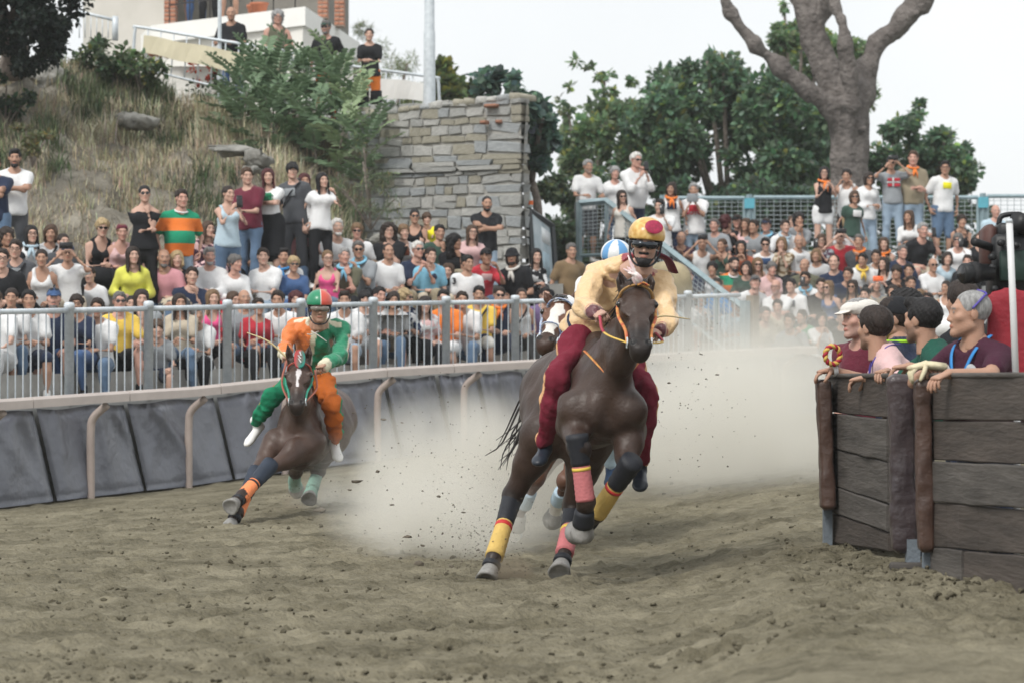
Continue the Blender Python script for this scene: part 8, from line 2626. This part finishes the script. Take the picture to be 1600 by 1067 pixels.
C3['dock'], C3['tail'] = P(902, 585, 22.9), P(900, 660, 23.4)
C3['leanv'] = np.array((C3['chest'][0] + .10, C3['chest'][1], 0))
hC, FC = horse('horse', 'chestnut horse with a broad white blaze, half hidden behind the leading horse', C3, 'chestnut', 3, .021, blaze=(.16, .84, .040, .040), points=.75, socks=('b', 'c'))
gC = FC['g']
m_bluew = mat('pale_blue_bandage', (.40, .52, .62), .8, .1, 20, bump=.3)
for a, kn in (('a', '_kn'), ('b', '_kn'), ('c', '_hk'), ('d', '_hk')):
 k_, fe, ho = gC(a + kn), gC(a + '_fe'), gC(a + '_ho')
 wrap(hC, lerp(k_, fe, .5), lerp(k_, fe, .98), .049, .054, 'bandage', m_bluew, 5, .0025)
m_bw = mat('blue_white_braid', (.07, .17, .42), .7, 0, 45, rgb2=(.7, .72, .74), bump=.5)
bridle(hC, FC, m_bw, m_bw, m_bw, (P(925, 530, 20.9), P(960, 535, 20.9)))
# white ear bonnet
b_ = mesh_np('ear_cap', *lathe_np([(.0, .10), (.05, .09), (.085, .05), (.10, 0), (.095, -.01)], 14), cloth_mat('white'))
put('ear_bonnet', b_, hC, matrix=mat4(frame_to(unit(-FC['hd'] + FC['fr'] * .2), FC['fr']), FC['at'](.06, .02, -.01)))
RC = dict(pel=P(918, 535, 21.9), neck=P(952, 435, 21.55), head=P(963, 411, 21.42), shl=P(915, 445, 21.65), shr=P(990, 445, 21.6),
          ell=P(905, 500, 21.4), wrl=P(918, 525, 21.15), grl=P(928, 532, 21.0), elr=P(985, 505, 21.35), wrr=P(968, 532, 21.15), grr=P(955, 535, 21.0),
          hipl=P(900, 540, 21.85), hipr=P(935, 540, 21.85), knl=P(865, 590, 21.4), knr=P(960, 600, 21.4), anl=P(848, 640, 21.8), anr=P(955, 728, 21.7),
          toel=P(832, 652, 21.65), toer=P(953, 748, 21.55))
locC, JC = rider_pose(RC)
rC = person('rider in white jacket and blue and white helmet hidden behind the leading rider', JC, locC, 0, 'm', 'tan', 'dark', 'short', 'long', 'white', 'trousers', 'lightblue', None, 0, (), hy=.1, hp=.2, h=.016, fine=True, seed=9, wr_amp=.005, curl=1.1)
MhC = mat4(rotz(.1) @ rotx(.2), JC['head'], 1.0)
a_ = np.arctan2(hv[:, 0], -hv[:, 1] + .02)
cc = np.where((np.sin(a_ * 5) > 0)[:, None], np.array((.12, .32, .60)), np.array((.70, .72, .73)))
hC_ = put('helmet', mesh_np('helmet', hv, hq, tint_mat('helmet_paint', .3, .5, 0), cc), rC, matrix=MhC)
put('helmet_rim', hair_mesh('helmet_brim', cloth_mat('maroon'), True), hC_)
for n in 'lr':
 Am = frame_to(-(JC['toe' + n] - JC['an' + n]), (0, 0, 1))
 Am = np.stack([Am[:, 0], Am[:, 2], Am[:, 1]], 1)
 Am[:, 0] = np.cross(Am[:, 1], Am[:, 2])
 put('shoe', mesh_np('shoe', shoe_np()[0] @ Am.T + JC['an' + n], shoe_np()[1], mat('blue_shoe', (.05, .10, .2), .5, .1)), rC)
# ------------------------------------------------------------------ dust, flying dirt
def dust_volume(name, c, r, dens, seed, scale=1.0, col=(.87, .855, .80), edge=.55, thr=(.36, .70)):
 V, F = lathe_np([(0, -1), (.38, -.92), (.7, -.7), (.92, -.38), (1, 0), (.92, .38), (.7, .7), (.38, .92), (0, 1)], 20)
 m = bpy.data.materials.new(name)
 m.use_nodes = True
 nt = m.node_tree
 nt.nodes.clear()
 N, L = nt.nodes.new, nt.links.new
 out = N('ShaderNodeOutputMaterial')
 pv = N('ShaderNodeVolumePrincipled')
 pv.inputs['Color'].default_value = (*col, 1)
 pv.inputs['Anisotropy'].default_value = .1
 tc = N('ShaderNodeTexCoord')
 ln = N('ShaderNodeVectorMath'); ln.operation = 'LENGTH'
 L(tc.outputs['Object'], ln.inputs[0])
 fall = N('ShaderNodeMapRange'); fall.interpolation_type = 'SMOOTHSTEP'
 fall.inputs['From Min'].default_value, fall.inputs['From Max'].default_value = 1.0, edge
 fall.inputs['To Min'].default_value, fall.inputs['To Max'].default_value = 0, 1
 L(ln.outputs['Value'], fall.inputs['Value'])
 mp = N('ShaderNodeMapping')
 mp.inputs['Scale'].default_value = [q * scale for q in r]
 mp.inputs['Location'].default_value = (seed * 3.1, seed * 1.7, seed)
 L(tc.outputs['Object'], mp.inputs['Vector'])
 nz = N('ShaderNodeTexNoise'); nz.inputs['Scale'].default_value = 1.0; nz.inputs['Detail'].default_value = 4; nz.inputs['Roughness'].default_value = .55
 L(mp.outputs[0], nz.inputs['Vector'])
 mr = N('ShaderNodeMapRange')
 mr.inputs['From Min'].default_value, mr.inputs['From Max'].default_value = thr
 L(nz.outputs['Fac'], mr.inputs['Value'])
 a = N('ShaderNodeMath'); a.operation = 'MULTIPLY'
 L(fall.outputs[0], a.inputs[0]); L(mr.outputs[0], a.inputs[1])
 b = N('ShaderNodeMath'); b.operation = 'MULTIPLY'; b.inputs[1].default_value = dens
 L(a.outputs[0], b.inputs[0])
 L(b.outputs[0], pv.inputs['Density'])
 L(pv.outputs[0], out.inputs['Volume'])
 o = put(name, mesh_np(name, V, F, m), None, c)
 o.scale = [float(q) for q in r]
 o['kind'] = 'stuff'
 return o
dust_volume('dust_cloud', P(728, 765, 22.2), (1.22, 1.8, .82), 4.4, 1, 2.0, edge=.02, thr=(.33, .60))
dust_volume('dust_cloud', P(700, 820, 20.6), (.85, 1.0, .50), 4.5, 2, 2.4, edge=.05, thr=(.36, .64))
dust_volume('dust_cloud', P(1130, 665, 27.0), (1.85, 3.5, 1.05), 1.7, 3, 1.1, edge=.15, thr=(.33, .62))
dust_volume('dust_cloud', P(1180, 565, 38.5), (3.2, 3.0, 1.15), .30, 4, .7, thr=(.25, .65))
dust_volume('dust_cloud', P(520, 790, 26.9), (.5, .6, .36), 1.6, 5, 2.6)
dust_volume('dust_kick', P(797, 893, 18.25), (.17, .2, .12), 7.0, 6, 7, (.40, .34, .26))
dust_volume('dust_kick', P(458, 795, 26.6), (.14, .2, .16), 6.0, 7, 6, (.45, .39, .30))
r = np.random.default_rng(21)
CLOD_AT = ['low and largest, right of the second horse\'s hind hoof', 'just right of the largest low clod', 'near the ground left of the leading hind hoof', 'left above the lowest clods in thin dust', 'right above the lowest clods in thin dust',
           'in the middle of the thick dust', 'below the second horse\'s hind hoof', 'before the pads right of the orange rider\'s leg', 'before the pads between two rail posts', 'at the upper edge of the thick dust',
           'in the dust left of the leading horse\'s hock', 'low in the left part of the dust', 'lowest, close to the leading hind hoof', 'small, high before the pads in the middle', 'small, just right of the second horse\'s hind leg',
           'high right of the crimson rider before the rail', 'right of the crimson rider above the dust', 'small, beside the crimson rider\'s right knee']
m_fly = mat('flying_clod', (.10, .085, .065), .95, .3, 8)
for i, (px, py, D, s) in enumerate(((557, 752, 21, .035), (590, 736, 20.5, .022), (655, 880, 17.2, .03), (637, 838, 19, .026), (660, 852, 19, .018), (686, 775, 20, .014), (500, 797, 25, .05), (552, 645, 22, .018), (600, 655, 22, .02), (588, 705, 22, .016),
                                     (724, 800, 19, .016), (612, 788, 20, .016), (705, 884, 17.5, .016), (628, 660, 22, .014), (546, 765, 20, .014), (1095, 553, 20, .016), (1120, 585, 20, .013), (1045, 598, 20, .012))):
 V, T = rock_np(900 + i)
 put('dirt_clod', mesh_np('dirt_clod', V @ rotx(i).T @ rotz(i * 2).T * s * np.array((1.3, 1, .7)), T, m_fly, smooth_=False), None, P(px, py, D),
  label='clod of dirt flying ' + CLOD_AT[i], category='dirt clod', group='clods of dirt thrown up by the hooves')
n = 1500
px_ = np.concatenate([r.normal(690, 110, 500), r.normal(740, 45, 650), r.normal(1060, 70, 200), r.normal(490, 40, 150)])
py_ = np.concatenate([r.normal(740, 85, 500), 905 - np.abs(r.normal(0, 55, 650)), r.normal(640, 60, 200), r.normal(740, 40, 150)])
D_ = r.uniform(18, 22.5, n)
D_[500:1150] = r.uniform(18.1, 19.4, 650)
D_[-150:] = r.uniform(25, 26.8, 150)
ok = py_ < np.where(D_ < 19.4, 900, 850)
pts = np.array([P(a, b, c) for a, b, c in zip(px_[ok], py_[ok], D_[ok])])
V, Fs = scatter_rocks(pts, .002 + .0055 * r.random(ok.sum()) ** 2, 9)
put('flying_dirt', mesh_np('flying_dirt', V, Fs, m_fly, smooth_=False), kind='stuff')
# ------------------------------------------------------------------ wooden barrier on the inside of the bend
m_plank = mat('dark_plank', (.026, .021, .018), .72, rgb2=(.088, .072, .062), scale=3.0, bump=.4, bscale=18, spec=.35, detail=8, bdist=.02)
m_plank2 = mat('grey_plank', (.038, .034, .031), .75, rgb2=(.112, .102, .093), scale=3.5, bump=.4, bscale=18, spec=.3, detail=8, bdist=.02)
for m_ in (m_plank, m_plank2):                            # grain and streaks run along the board
 nt = m_.node_tree
 mp = nt.nodes.new('ShaderNodeMapping')
 mp.inputs['Scale'].default_value = (.35, .35, 3.2)
 tc = next(n_ for n_ in nt.nodes if n_.type == 'TEX_COORD')
 for lk in list(nt.links):
  if lk.from_node == tc:
   s_ = lk.to_socket
   nt.links.remove(lk)
   nt.links.new(mp.outputs[0], s_)
 nt.links.new(tc.outputs['Object'], mp.inputs['Vector'])
bar = thing('wooden_barrier', 'dark board barrier with padded posts in the right corner, people leaning on it', 'barrier', (BAR[1][0], BAR[1][1], .1))
bo = np.array(bar.location)
def z_line(py, q):
 """Height at a plan point that shows at pixel row py."""
 return zat(py, q[1] / CP)
def plank(a, b, za0, za1, zb0, zb1, th, m, gap=.006, proud=0.0):
 a, b = np.asarray(a), np.asarray(b)
 d = unit(np.array((b[0] - a[0], b[1] - a[1], 0)))
 nrm = np.array((d[1], -d[0], 0))
 if nrm[1] > 0:
  nrm = -nrm
 L = np.linalg.norm(b - a)
 n = max(2, int(L / .25))
 V = []
 rr_ = np.random.default_rng(int(abs(za0) * 9999) % 99991)
 wav = rr_.normal(0, .004, (n + 1, 3))
 for i in range(n + 1):
  t = i / n
  q = np.array((*lerp(a, b, t), 0)) + nrm * (proud + wav[i, 0])
  z0, z1 = lerp(za0, zb0, t) + gap + wav[i, 1] * .5, lerp(za1, zb1, t) - wav[i, 2] * .5
  c = .007
  sec = [(0, z0 + c), (0, z1 - c), (-c, z1), (-th + c, z1), (-th, z1 - c), (-th, z0 + c), (-th + c, z0), (-c, z0)]
  V += [q + nrm * s_ + np.array((0, 0, z_)) for s_, z_ in sec]
 F = [(i * 8 + j, i * 8 + (j + 1) % 8, i * 8 + 8 + (j + 1) % 8, i * 8 + 8 + j) for i in range(n) for j in range(8)]
 return put('plank', mesh_np('plank', np.array(V) - bo, [np.array(F), np.array([tuple(range(8)), tuple(range(n * 8 + 7, n * 8 - 1, -1))])], m, smooth_=False), bar)
Lq, Mq, Rq, Eq = (np.array(BAR[0]) + (0.05, 0), np.array(P(1388, 590, 16.6)[:2]), np.array(P(1456, 590, 15.75)[:2]), np.array(P(1606, 590, 14.1)[:2]))
Zq = np.array(BAR[4])
rowsL = [(848, 862), (800, 832), (757, 788), (700, 722), (645, 655), (588, 590)]
for i in range(5):
 (l0, r0), (l1, r1) = rowsL[i], rowsL[i + 1]
 plank(Lq, Mq, z_line(l0, Lq), z_line(l1, Lq), z_line(r0, Mq), z_line(r1, Mq), .05, m_plank2 if i in (1, 2, 3) else m_plank, proud=(.0, .006, .002, .010, .004)[i])
rowsR = [(945, 1000), (905, 955), (855, 868), (785, 797), (720, 727), (657, 660), (590, 588)]
for i in range(6):
 (l0, r0), (l1, r1) = rowsR[i], rowsR[i + 1]
 pr = (.0, .008, .002, .012, .004, .009)[i]
 if i == 1:
  Cq = lerp(Rq, Eq, .36)
  plank(Rq, Cq - (Eq - Rq) * .01, z_line(l0, Rq), z_line(l1, Rq), lerp(z_line(l0, Rq), z_line(r0, Eq), .36), lerp(z_line(l1, Rq), z_line(r1, Eq), .36), .05, m_plank2, proud=pr)
  plank(Cq, Eq, lerp(z_line(l0, Rq), z_line(r0, Eq), .36) + .01, lerp(z_line(l1, Rq), z_line(r1, Eq), .36), z_line(r0, Eq), z_line(r1, Eq), .05, m_plank, proud=.003)
 else:
  plank(Rq, Eq, z_line(l0, Rq), z_line(l1, Rq), z_line(r0, Eq), z_line(r1, Eq), .05, m_plank if i != 3 else m_plank2, proud=pr)
 plank(Eq, Zq, z_line(r0, Eq), z_line(r1, Eq), z_line(r0, Eq), z_line(r1, Eq), .05, m_plank, proud=pr)
# cap strip along the top
for a, b in ((Lq, Mq), (Rq, Eq), (Eq, Zq)):
 d = unit(np.array((b[0] - a[0], b[1] - a[1], 0)))
 c = np.array((*(a + b) / 2, CAM_H + .012)) + np.array((d[1], -d[0], 0)) * (-.03 if d[1] < 0 else .03) * -1 * 0
 L = np.linalg.norm(b - a)
 nrm = np.array((d[1], -d[0], 0)); nrm = nrm if nrm[1] < 0 else -nrm
 R_ = rotz(math.atan2(d[1], d[0]))
 V, F = bevel_box_np(c - nrm * .025 - bo, (L, .085, .028), .008, R_)
 put('cap_board', mesh_np('cap_board', V, F, m_plank2), bar)
m_vinyl = mat('brown_vinyl', (.030, .022, .026), .34, rgb2=(.055, .040, .042), scale=4, bump=.5, bscale=12, spec=.5, bdist=.03)
m_vinyl2 = mat('rust_vinyl', (.048, .028, .022), .4, rgb2=(.085, .048, .036), scale=4, bump=.5, bscale=12, spec=.45, bdist=.03)
m_bpost = mat('blue_grey_post', (.14, .165, .19), .7, .15, 5, bump=.3)
def pad_post(px, py0, py1, D, w, dpt, m, label, seed):
 """A soft wrapped pad strapped to a post, with folds."""
 a, b = P(px, py0, D), P(px + (6 if seed else 8), py1, D - .02)
 rr_ = np.random.default_rng(seed)
 n, k_ = 44, 18
 V = []
 for i in range(n):
  t = i / (n - 1)
  c = lerp(a, b, t)
  sc = 1 + .06 * math.sin(t * 9 + seed) + rr_.normal(0, .015)
  e = min(1, t / .05 + .55, (1 - t) / .04 + .6)
  for j in range(k_):
   an = 2 * math.pi * j / k_
   x, y = math.copysign(abs(math.cos(an)) ** .42, math.cos(an)), math.copysign(abs(math.sin(an)) ** .42, math.sin(an))
   fo = 1 + .05 * math.sin(3 * an + t * 19 + seed * 2) * math.sin(t * 3.1) - .07 * math.exp(-((t - .18 - .03 * math.sin(an)) / .02) ** 2) - .06 * math.exp(-((t - .66 + .04 * math.cos(an)) / .02) ** 2)
   V.append(c + np.array((x * w / 2 * sc * e * fo, y * dpt / 2 * sc * e * fo, 0)))
 F = [(i * k_ + j, i * k_ + (j + 1) % k_, (i + 1) * k_ + (j + 1) % k_, (i + 1) * k_ + j) for i in range(n - 1) for j in range(k_)]
 o = put('post_pad', mesh_np('post_pad', np.array(V) - bo, [np.array(F), np.array([tuple(range(k_ - 1, -1, -1)), tuple(range((n - 1) * k_, n * k_))])], m), bar)
 o['label'] = label
pad_post(1286, 592, 796, 17.95, .085, .16, m_vinyl2, 'dark brown pad at the barrier\'s far end', 0)
pad_post(1407, 584, 863, 16.05, .135, .14, m_vinyl, 'nearly black glossy post pad', 1)
pad_post(1441, 592, 862, 15.75, .085, .13, m_vinyl2, 'rusty brown post pad', 2)
for px, y0, y1, D, w in ((1294, 600, 858, 18.0, .05), (1428, 842, 905, 15.95, .07), (1452, 600, 912, 15.78, .055)):
 a = P(px, y0, D)
 put('post', box_mesh('post', (a[0] - bo[0], a[1] + .05 - bo[1], (a[2] + z_line(y1, a)) / 2 - bo[2]), (w, .08, a[2] - z_line(y1, a)), m_bpost), bar)
a, b = P(1404, 878, 16.1), P(1450, 893, 15.8)
put('sill_board', mesh_np('sill_board', *bevel_box_np(lerp(a, b, .5) - bo, (.24, .10, .05), .01), m_plank2), bar)
# ------------------------------------------------------------------ officials leaning on it
OF = 'officials behind the wooden barrier'
def official(label, px, py, D, yaw, arms, targets=None, feet=0.0, lean=.15, **kw):
 """Stand behind the barrier with the head at a pixel; targets: world points for the left and right wrist."""
 hy = kw.pop('hy', 0)
 J = pose('stand', arms, lean, kw.get('sex', 'm'), 1.0, int(px))
 Rw = rotz(yaw)
 loc = P(px, py, D) - Rw @ J['head']
 if targets:
  for n, s, t in zip('lr', (-1, 1), targets):
   if t is None:
    continue
   tl = Rw.T @ (np.asarray(t) - loc)
   pole = np.array((s * .8, .2, -.35))
   J['el' + n], J['wr' + n] = ik(J['sh' + n], tl, .30, .26, pole)
   J['hd' + n] = unit(J['wr' + n] - J['el' + n] + np.array((0, -.1, -.12)))
   J['pal' + n] = np.array((0, .1, -1.0))
 dz = loc[2] + J['anl'][2] - .09
 for n in 'lr':                                         # feet down to the ground behind the boards
  gz = .12 - loc[2]
  J['an' + n][2] = gz + .09
  J['toe' + n][2] = gz + .07
  J['kn' + n][2] = (J['hip' + n][2] + J['an' + n][2]) / 2
 return person(label, J, loc, yaw, k=1.04, h=.016, fine=True, hy=hy, group=OF, seed=int(px), **kw), J, loc
o1, J1, l1 = official('person in pale pink polo with lanyard leaning over the barrier, looking away left', 1366, 514, 17.5, -1.65, 'lap', (P(1300, 578, 17.9), P(1352, 590, 17.2)), hy=-.85, lean=.45, tone='tan', hairc='dark', hair='short', top='polo', tc='palepink', legs='trousers', lc='navy', shoe='black', beard=.5)
o2, J2, l2 = official('person in pale flat cap half hidden left of the pink polo', 1342, 500, 18.9, -.9, 'lap', None, hy=-.3, tone='pink', hairc='grey', hair='short', top='polo', tc='maroon', legs='trousers', lc='navy', shoe='black', extras=('flatcap:offwhite',), beard=.3)
o3_, J3, l3 = official('person in black cap and dark vest with lime collar behind the pink polo', 1396, 500, 17.9, -2.2, 'lap', None, hy=.5, tone='tan', hairc='dark', hair='short', top='tee', tc='navy', legs='trousers', lc='navy', shoe='black', extras=('cap:black',))
o4, J4, l4 = official('person with black curly hair and sunglasses pushed up, behind the black cap', 1411, 488, 18.6, -1.8, 'lap', None, hy=-.4, tone='tan', hairc='black', hair='curly', top='tee', tc='maroon', legs='trousers', lc='navy', shoe='black', extras=('suntop',))
o5, J5, l5 = official('person in dark green T-shirt with dark hair leaning on the barrier', 1441, 502, 16.75, -1.6, 'lap', (P(1386, 580, 16.8), P(1420, 572, 16.4)), hy=-.75, lean=.4, tone='tan', hairc='black', hair='quiff', top='tee', tc='green', legs='trousers', lc='navy', shoe='black', beard=.8, topmat=mat('bottle_green', (.008, .075, .052), .85, .1, 5, bump=.3))
o6, J6, l6 = official('grey haired person in maroon polo with blue lanyard and work gloves on the barrier', 1514, 492, 15.85, -.95, 'rail', (P(1452, 576, 15.85), P(1480, 584, 15.35)), hy=-.55, lean=.2, tone='tan', hairc='grey', hair='buzz', top='polo', tc='maroon', legs='trousers', lc='navy', shoe='black', belly=.07, topmat=mat('maroon_polo', (.048, .010, .026), .85, .1, 5, bump=.3))
o7, J7, l7 = official('person with dark hair hidden behind the maroon polo\'s head', 1503, 474, 17.3, -2.4, 'lap', None, hy=-.4, tone='tan', hairc='dark', hair='short', top='tee', tc='black', legs='trousers', lc='navy', shoe='black')
# lanyards and the spectacle cord
m_lany = mat('blue_lanyard', (.03, .22, .55), .6, .1)
m_lany2 = mat('purple_lanyard', (.09, .07, .35), .6, .1)
def lanyard(o, J, m, drop=.34, n='lanyard'):
 lw = J['R']
 q_ = lambda x, y, z: J['neck'] + lw @ np.array((x, y, z))
 strap(o, [q_(0, .11, .01), q_(-.09, .03, .03), q_(-.08, -.09, -.03), q_(-.02, -.17, -.2), q_(0, -.19, -drop), q_(.02, -.17, -.2), q_(.08, -.09, -.03), q_(.09, .03, .03), q_(0, .11, .01)], .012, n, m, 5, flat=.3)
lanyard(o1, J1, m_lany2)
lanyard(o6, J6, m_lany)
hd = J6['head']
Rh6 = rotz(-.55)
put('spectacle_cord', mesh_np('spectacle_cord', *tube_np(bez([Rh6 @ np.array(q_) + hd for q_ in ((.088, .0, .03), (.07, .06, .09), (.0, .09, .11), (-.03, .05, .128))], 6), .006, 6), m_lany2), o6)
V, F = lathe_np([(0, .004), (.03, .003), (.034, 0)], 16)
for dx, m_ in ((.09, cloth_mat('lightgrey')), (-.09, cloth_mat('lightgrey'))):
 b_ = J6['chest'] + J6['R'] @ np.array((dx, -.135, .05))
 put('badge', mesh_np('badge', V @ frame_to(unit(J6['R'] @ np.array((dx * 2, -1, .1))), (0, 0, 1)).T + b_, F, m_), o6)
wr = J1['wrl']
put('wristband', mesh_np('wristband', *tube_np(np.array([wr - J1['hdl'] * .03, wr - J1['hdl'] * .005]), .040, 12), cloth_mat('white')), o1)
# collar of the vest
a = np.linspace(-2.8, 2.8, 11)
put('hi_vis_collar', mesh_np('hi_vis_collar', *tube_np(np.stack([.085 * np.sin(a), .0 - .09 * np.cos(a), .02 + .0 * a], 1) + J3['neck'], .02, 6, flat=.6), mat('lime', (.30, .62, .03), .7, .1)), o3_)
# braided ring held by the pink polo
ring = thing('braided_ring', 'red and yellow braided ring hanging from the pink polo\'s hand', 'ring', P(1301, 555, 17.85))
for s in (0, 1):
 t = np.linspace(0, 6.283, 40)
 rad = .052 + .007 * np.cos(t * 7 + s * math.pi)
 pts = np.stack([rad * np.cos(t), .007 * np.sin(t * 7 + s * math.pi), rad * np.sin(t)], 1) @ rotz(.5).T
 put('braid', mesh_np('braid', *tube_np(pts, .011, 6), mat('ring_red', (.36, .02, .04), .6, .1) if s else m_gold), ring)
# work gloves lying on the pad
m_glove = mat('glove_leather', (.58, .52, .36), .8, .12, 12, bump=.3)
gl_ = thing('work_glove', 'cream leather work glove lying on the black post pad', 'glove', P(1424, 574, 15.75))
gv, gf = hand_np(.75, 8, thumb=.3)
put('glove', mesh_np('glove', gv * np.array((1.15, 1.2, 1.05)) @ (rotz(.3) @ roty(-1.75) @ rotz(-1.57)).T + np.array((.08, 0, .015)), gf, m_glove), gl_)
put('cuff', mesh_np('cuff', *tube_np(np.array([(.06, 0, .015), (.10, .01, .012), (.17, .03, .0)]), [.038, .044, .052], 12, flat=.5), m_glove), gl_)
# ------------------------------------------------------------------ television camera on its tripod, red cover, white pole
m_camb = mat('camera_black', (.014, .015, .017), .45, .2, 10, bump=.1)
m_camg = mat('camera_green', (.018, .04, .032), .55, .2, 8)
m_camr = mat('camera_brown', (.075, .035, .03), .6, .2, 8)
tv = thing('television_camera', 'black broadcast camera with long lens behind the officials at the right edge', 'camera', P(1570, 640, 16.2))
tv.location.z = .1
to = np.array(tv.location)
q_ = lambda px, py, D=16.2: P(px, py, D) - to
def blk(name, px0, py0, px1, py1, D, dpt, m, bev=.01, parent=None):
 a, b = q_(px0, py0, D), q_(px1, py1, D)
 V, F = bevel_box_np((a + b) / 2, (abs(b[0] - a[0]), dpt, abs(b[2] - a[2])), bev)
 return put(name, mesh_np(name, V, F, m), parent or tv)
blk('camera_body', 1546, 368, 1600, 470, 16.2, .30, m_camb, .02)
blk('top_housing', 1556, 350, 1612, 378, 16.2, .22, m_camb, .015)
blk('side_panel', 1562, 392, 1606, 440, 16.02, .03, m_camg, .008)
blk('rain_cover', 1533, 352, 1556, 420, 16.25, .22, m_camr, .03)
put('lens_barrel', mesh_np('lens_barrel', *tube_np(np.array([q_(1552, 426, 16.0), q_(1532, 426, 15.99), q_(1531, 426, 15.99), q_(1506, 428, 15.96), q_(1503, 428, 15.955)]), [.044, .044, .050, .055, .048], 20), m_camb), tv)
put('focus_ring', mesh_np('focus_ring', *tube_np(np.array([q_(1526, 426, 15.985), q_(1517, 427, 15.975)]), .057, 20), mat('rubber', (.02, .02, .022), .8, .1)), tv)
put('front_glass', mesh_np('front_glass', *tube_np(np.array([q_(1503.5, 428, 15.956), q_(1502.5, 428, 15.954)]), .042, 20), m_lens), tv)
put('microphone', mesh_np('microphone', *tube_np(np.array([q_(1522, 378, 15.95), q_(1545, 386, 16.1), q_(1565, 392, 16.2)]), [.022, .022, .018], 12), m_camb), tv)
put('viewfinder', mesh_np('viewfinder', *tube_np(np.array([q_(1588, 345, 16.0), q_(1602, 352, 16.05), q_(1622, 354, 16.1)]), [.05, .052, .045], 14), m_camb), tv)
put('handle', mesh_np('handle', *tube_np(bez([q_(1560, 352), q_(1566, 338), q_(1592, 336), q_(1600, 350)], 5), .014, 8), m_camb), tv)
for i, (x0, y0) in enumerate(((1552, 402), (1553, 418), (1556, 452), (1575, 455), (1566, 380), (1590, 384))):
 put('knob', mesh_np('knob', *tube_np(np.array([q_(x0, y0, 16.03), q_(x0 - 3, y0, 15.96)]), .018, 12), m_camb), tv)
put('pan_head', mesh_np('pan_head', *lathe_np([(0, 1.18), (.09, 1.18), (.11, 1.25), (.11, 1.36), (.08, 1.44), (0, 1.44)], 18), m_camb), tv)
for a_ in (.4, 2.5, 4.6):
 put('tripod_leg', mesh_np('tripod_leg', *tube_np(np.array([(.06 * math.cos(a_), .06 * math.sin(a_), 1.22), (.45 * math.cos(a_), .45 * math.sin(a_), 0)]), [.028, .018], 8), m_camb), tv)
put('cable', mesh_np('cable', *tube_np(bez([q_(1560, 470), q_(1548, 500, 16.1), q_(1553, 540, 16.1), q_(1560, 600, 16.2)], 6), .011, 6), m_camb), tv)
m_redc = mat('red_cover', (.26, .018, .03), .7, .2, 3, bump=.5, bscale=10, bdist=.04)
def cover(f):
 f.econe(q_(1590, 480, 15.9), q_(1588, 640, 15.9), (1, 0, 0), (.15, .10), (.20, .14), .05)
 f.ell(q_(1572, 468, 15.9), (.10, .09, .07), k=.08)
 f.noise(.012, 16, 3, (1, 1, .35))
cv = thing('red_cloth', 'red cloth cover hanging below the television camera at the right edge', 'cloth', tv.location)
put('cloth', sdf_mesh('cloth', q_(1520, 660, 16.2) - (0, .3, 0), q_(1660, 440, 16) + (.1, .4, 0), .02, cover, m_redc), cv)
wp = thing('white_pole', 'slim white pole standing in front of the television camera', 'pole', (*P(1586, 560, 15.0)[:2], .15))
po_ = np.array(wp.location)
put('shaft', mesh_np('shaft', *tube_np(np.array([P(1589, 640, 14.95) - po_, P(1583, 480, 14.95) - po_, P(1577, 346, 14.95) - po_]), .0165, 12), mat('white_enamel', (.62, .63, .64), .4, .05)), wp)
put('pole_cap', mesh_np('pole_cap', *tube_np(np.array([P(1577, 348, 14.95) - po_, P(1577, 342, 14.95) - po_]), [.019, .012], 12), m_galv), wp)
put('pole_foot', mesh_np('pole_foot', *tube_np(np.array([P(1589, 640, 14.95) - po_, (P(1589, 640, 14.95) - po_) * np.array((1, 1, 0))]), .0165, 12), MATS['white_enamel']), wp)
# ------------------------------------------------------------------ thin dusty air over the whole place
hz_me = bpy.data.meshes.new('haze')
V, F = box_np((0, 0, 6.0), (1400, 1400, 16))
mh = bpy.data.materials.new('haze_air')
mh.use_nodes = True
mh.node_tree.nodes.clear()
pv = mh.node_tree.nodes.new('ShaderNodeVolumePrincipled')
pv.inputs['Color'].default_value = (.90, .93, .95, 1)
pv.inputs['Density'].default_value = 0.0005
ho_ = mh.node_tree.nodes.new('ShaderNodeOutputMaterial')
mh.node_tree.links.new(pv.outputs[0], ho_.inputs['Volume'])
put('haze', mesh_np('haze', V, F, mh, smooth_=False), kind='stuff')
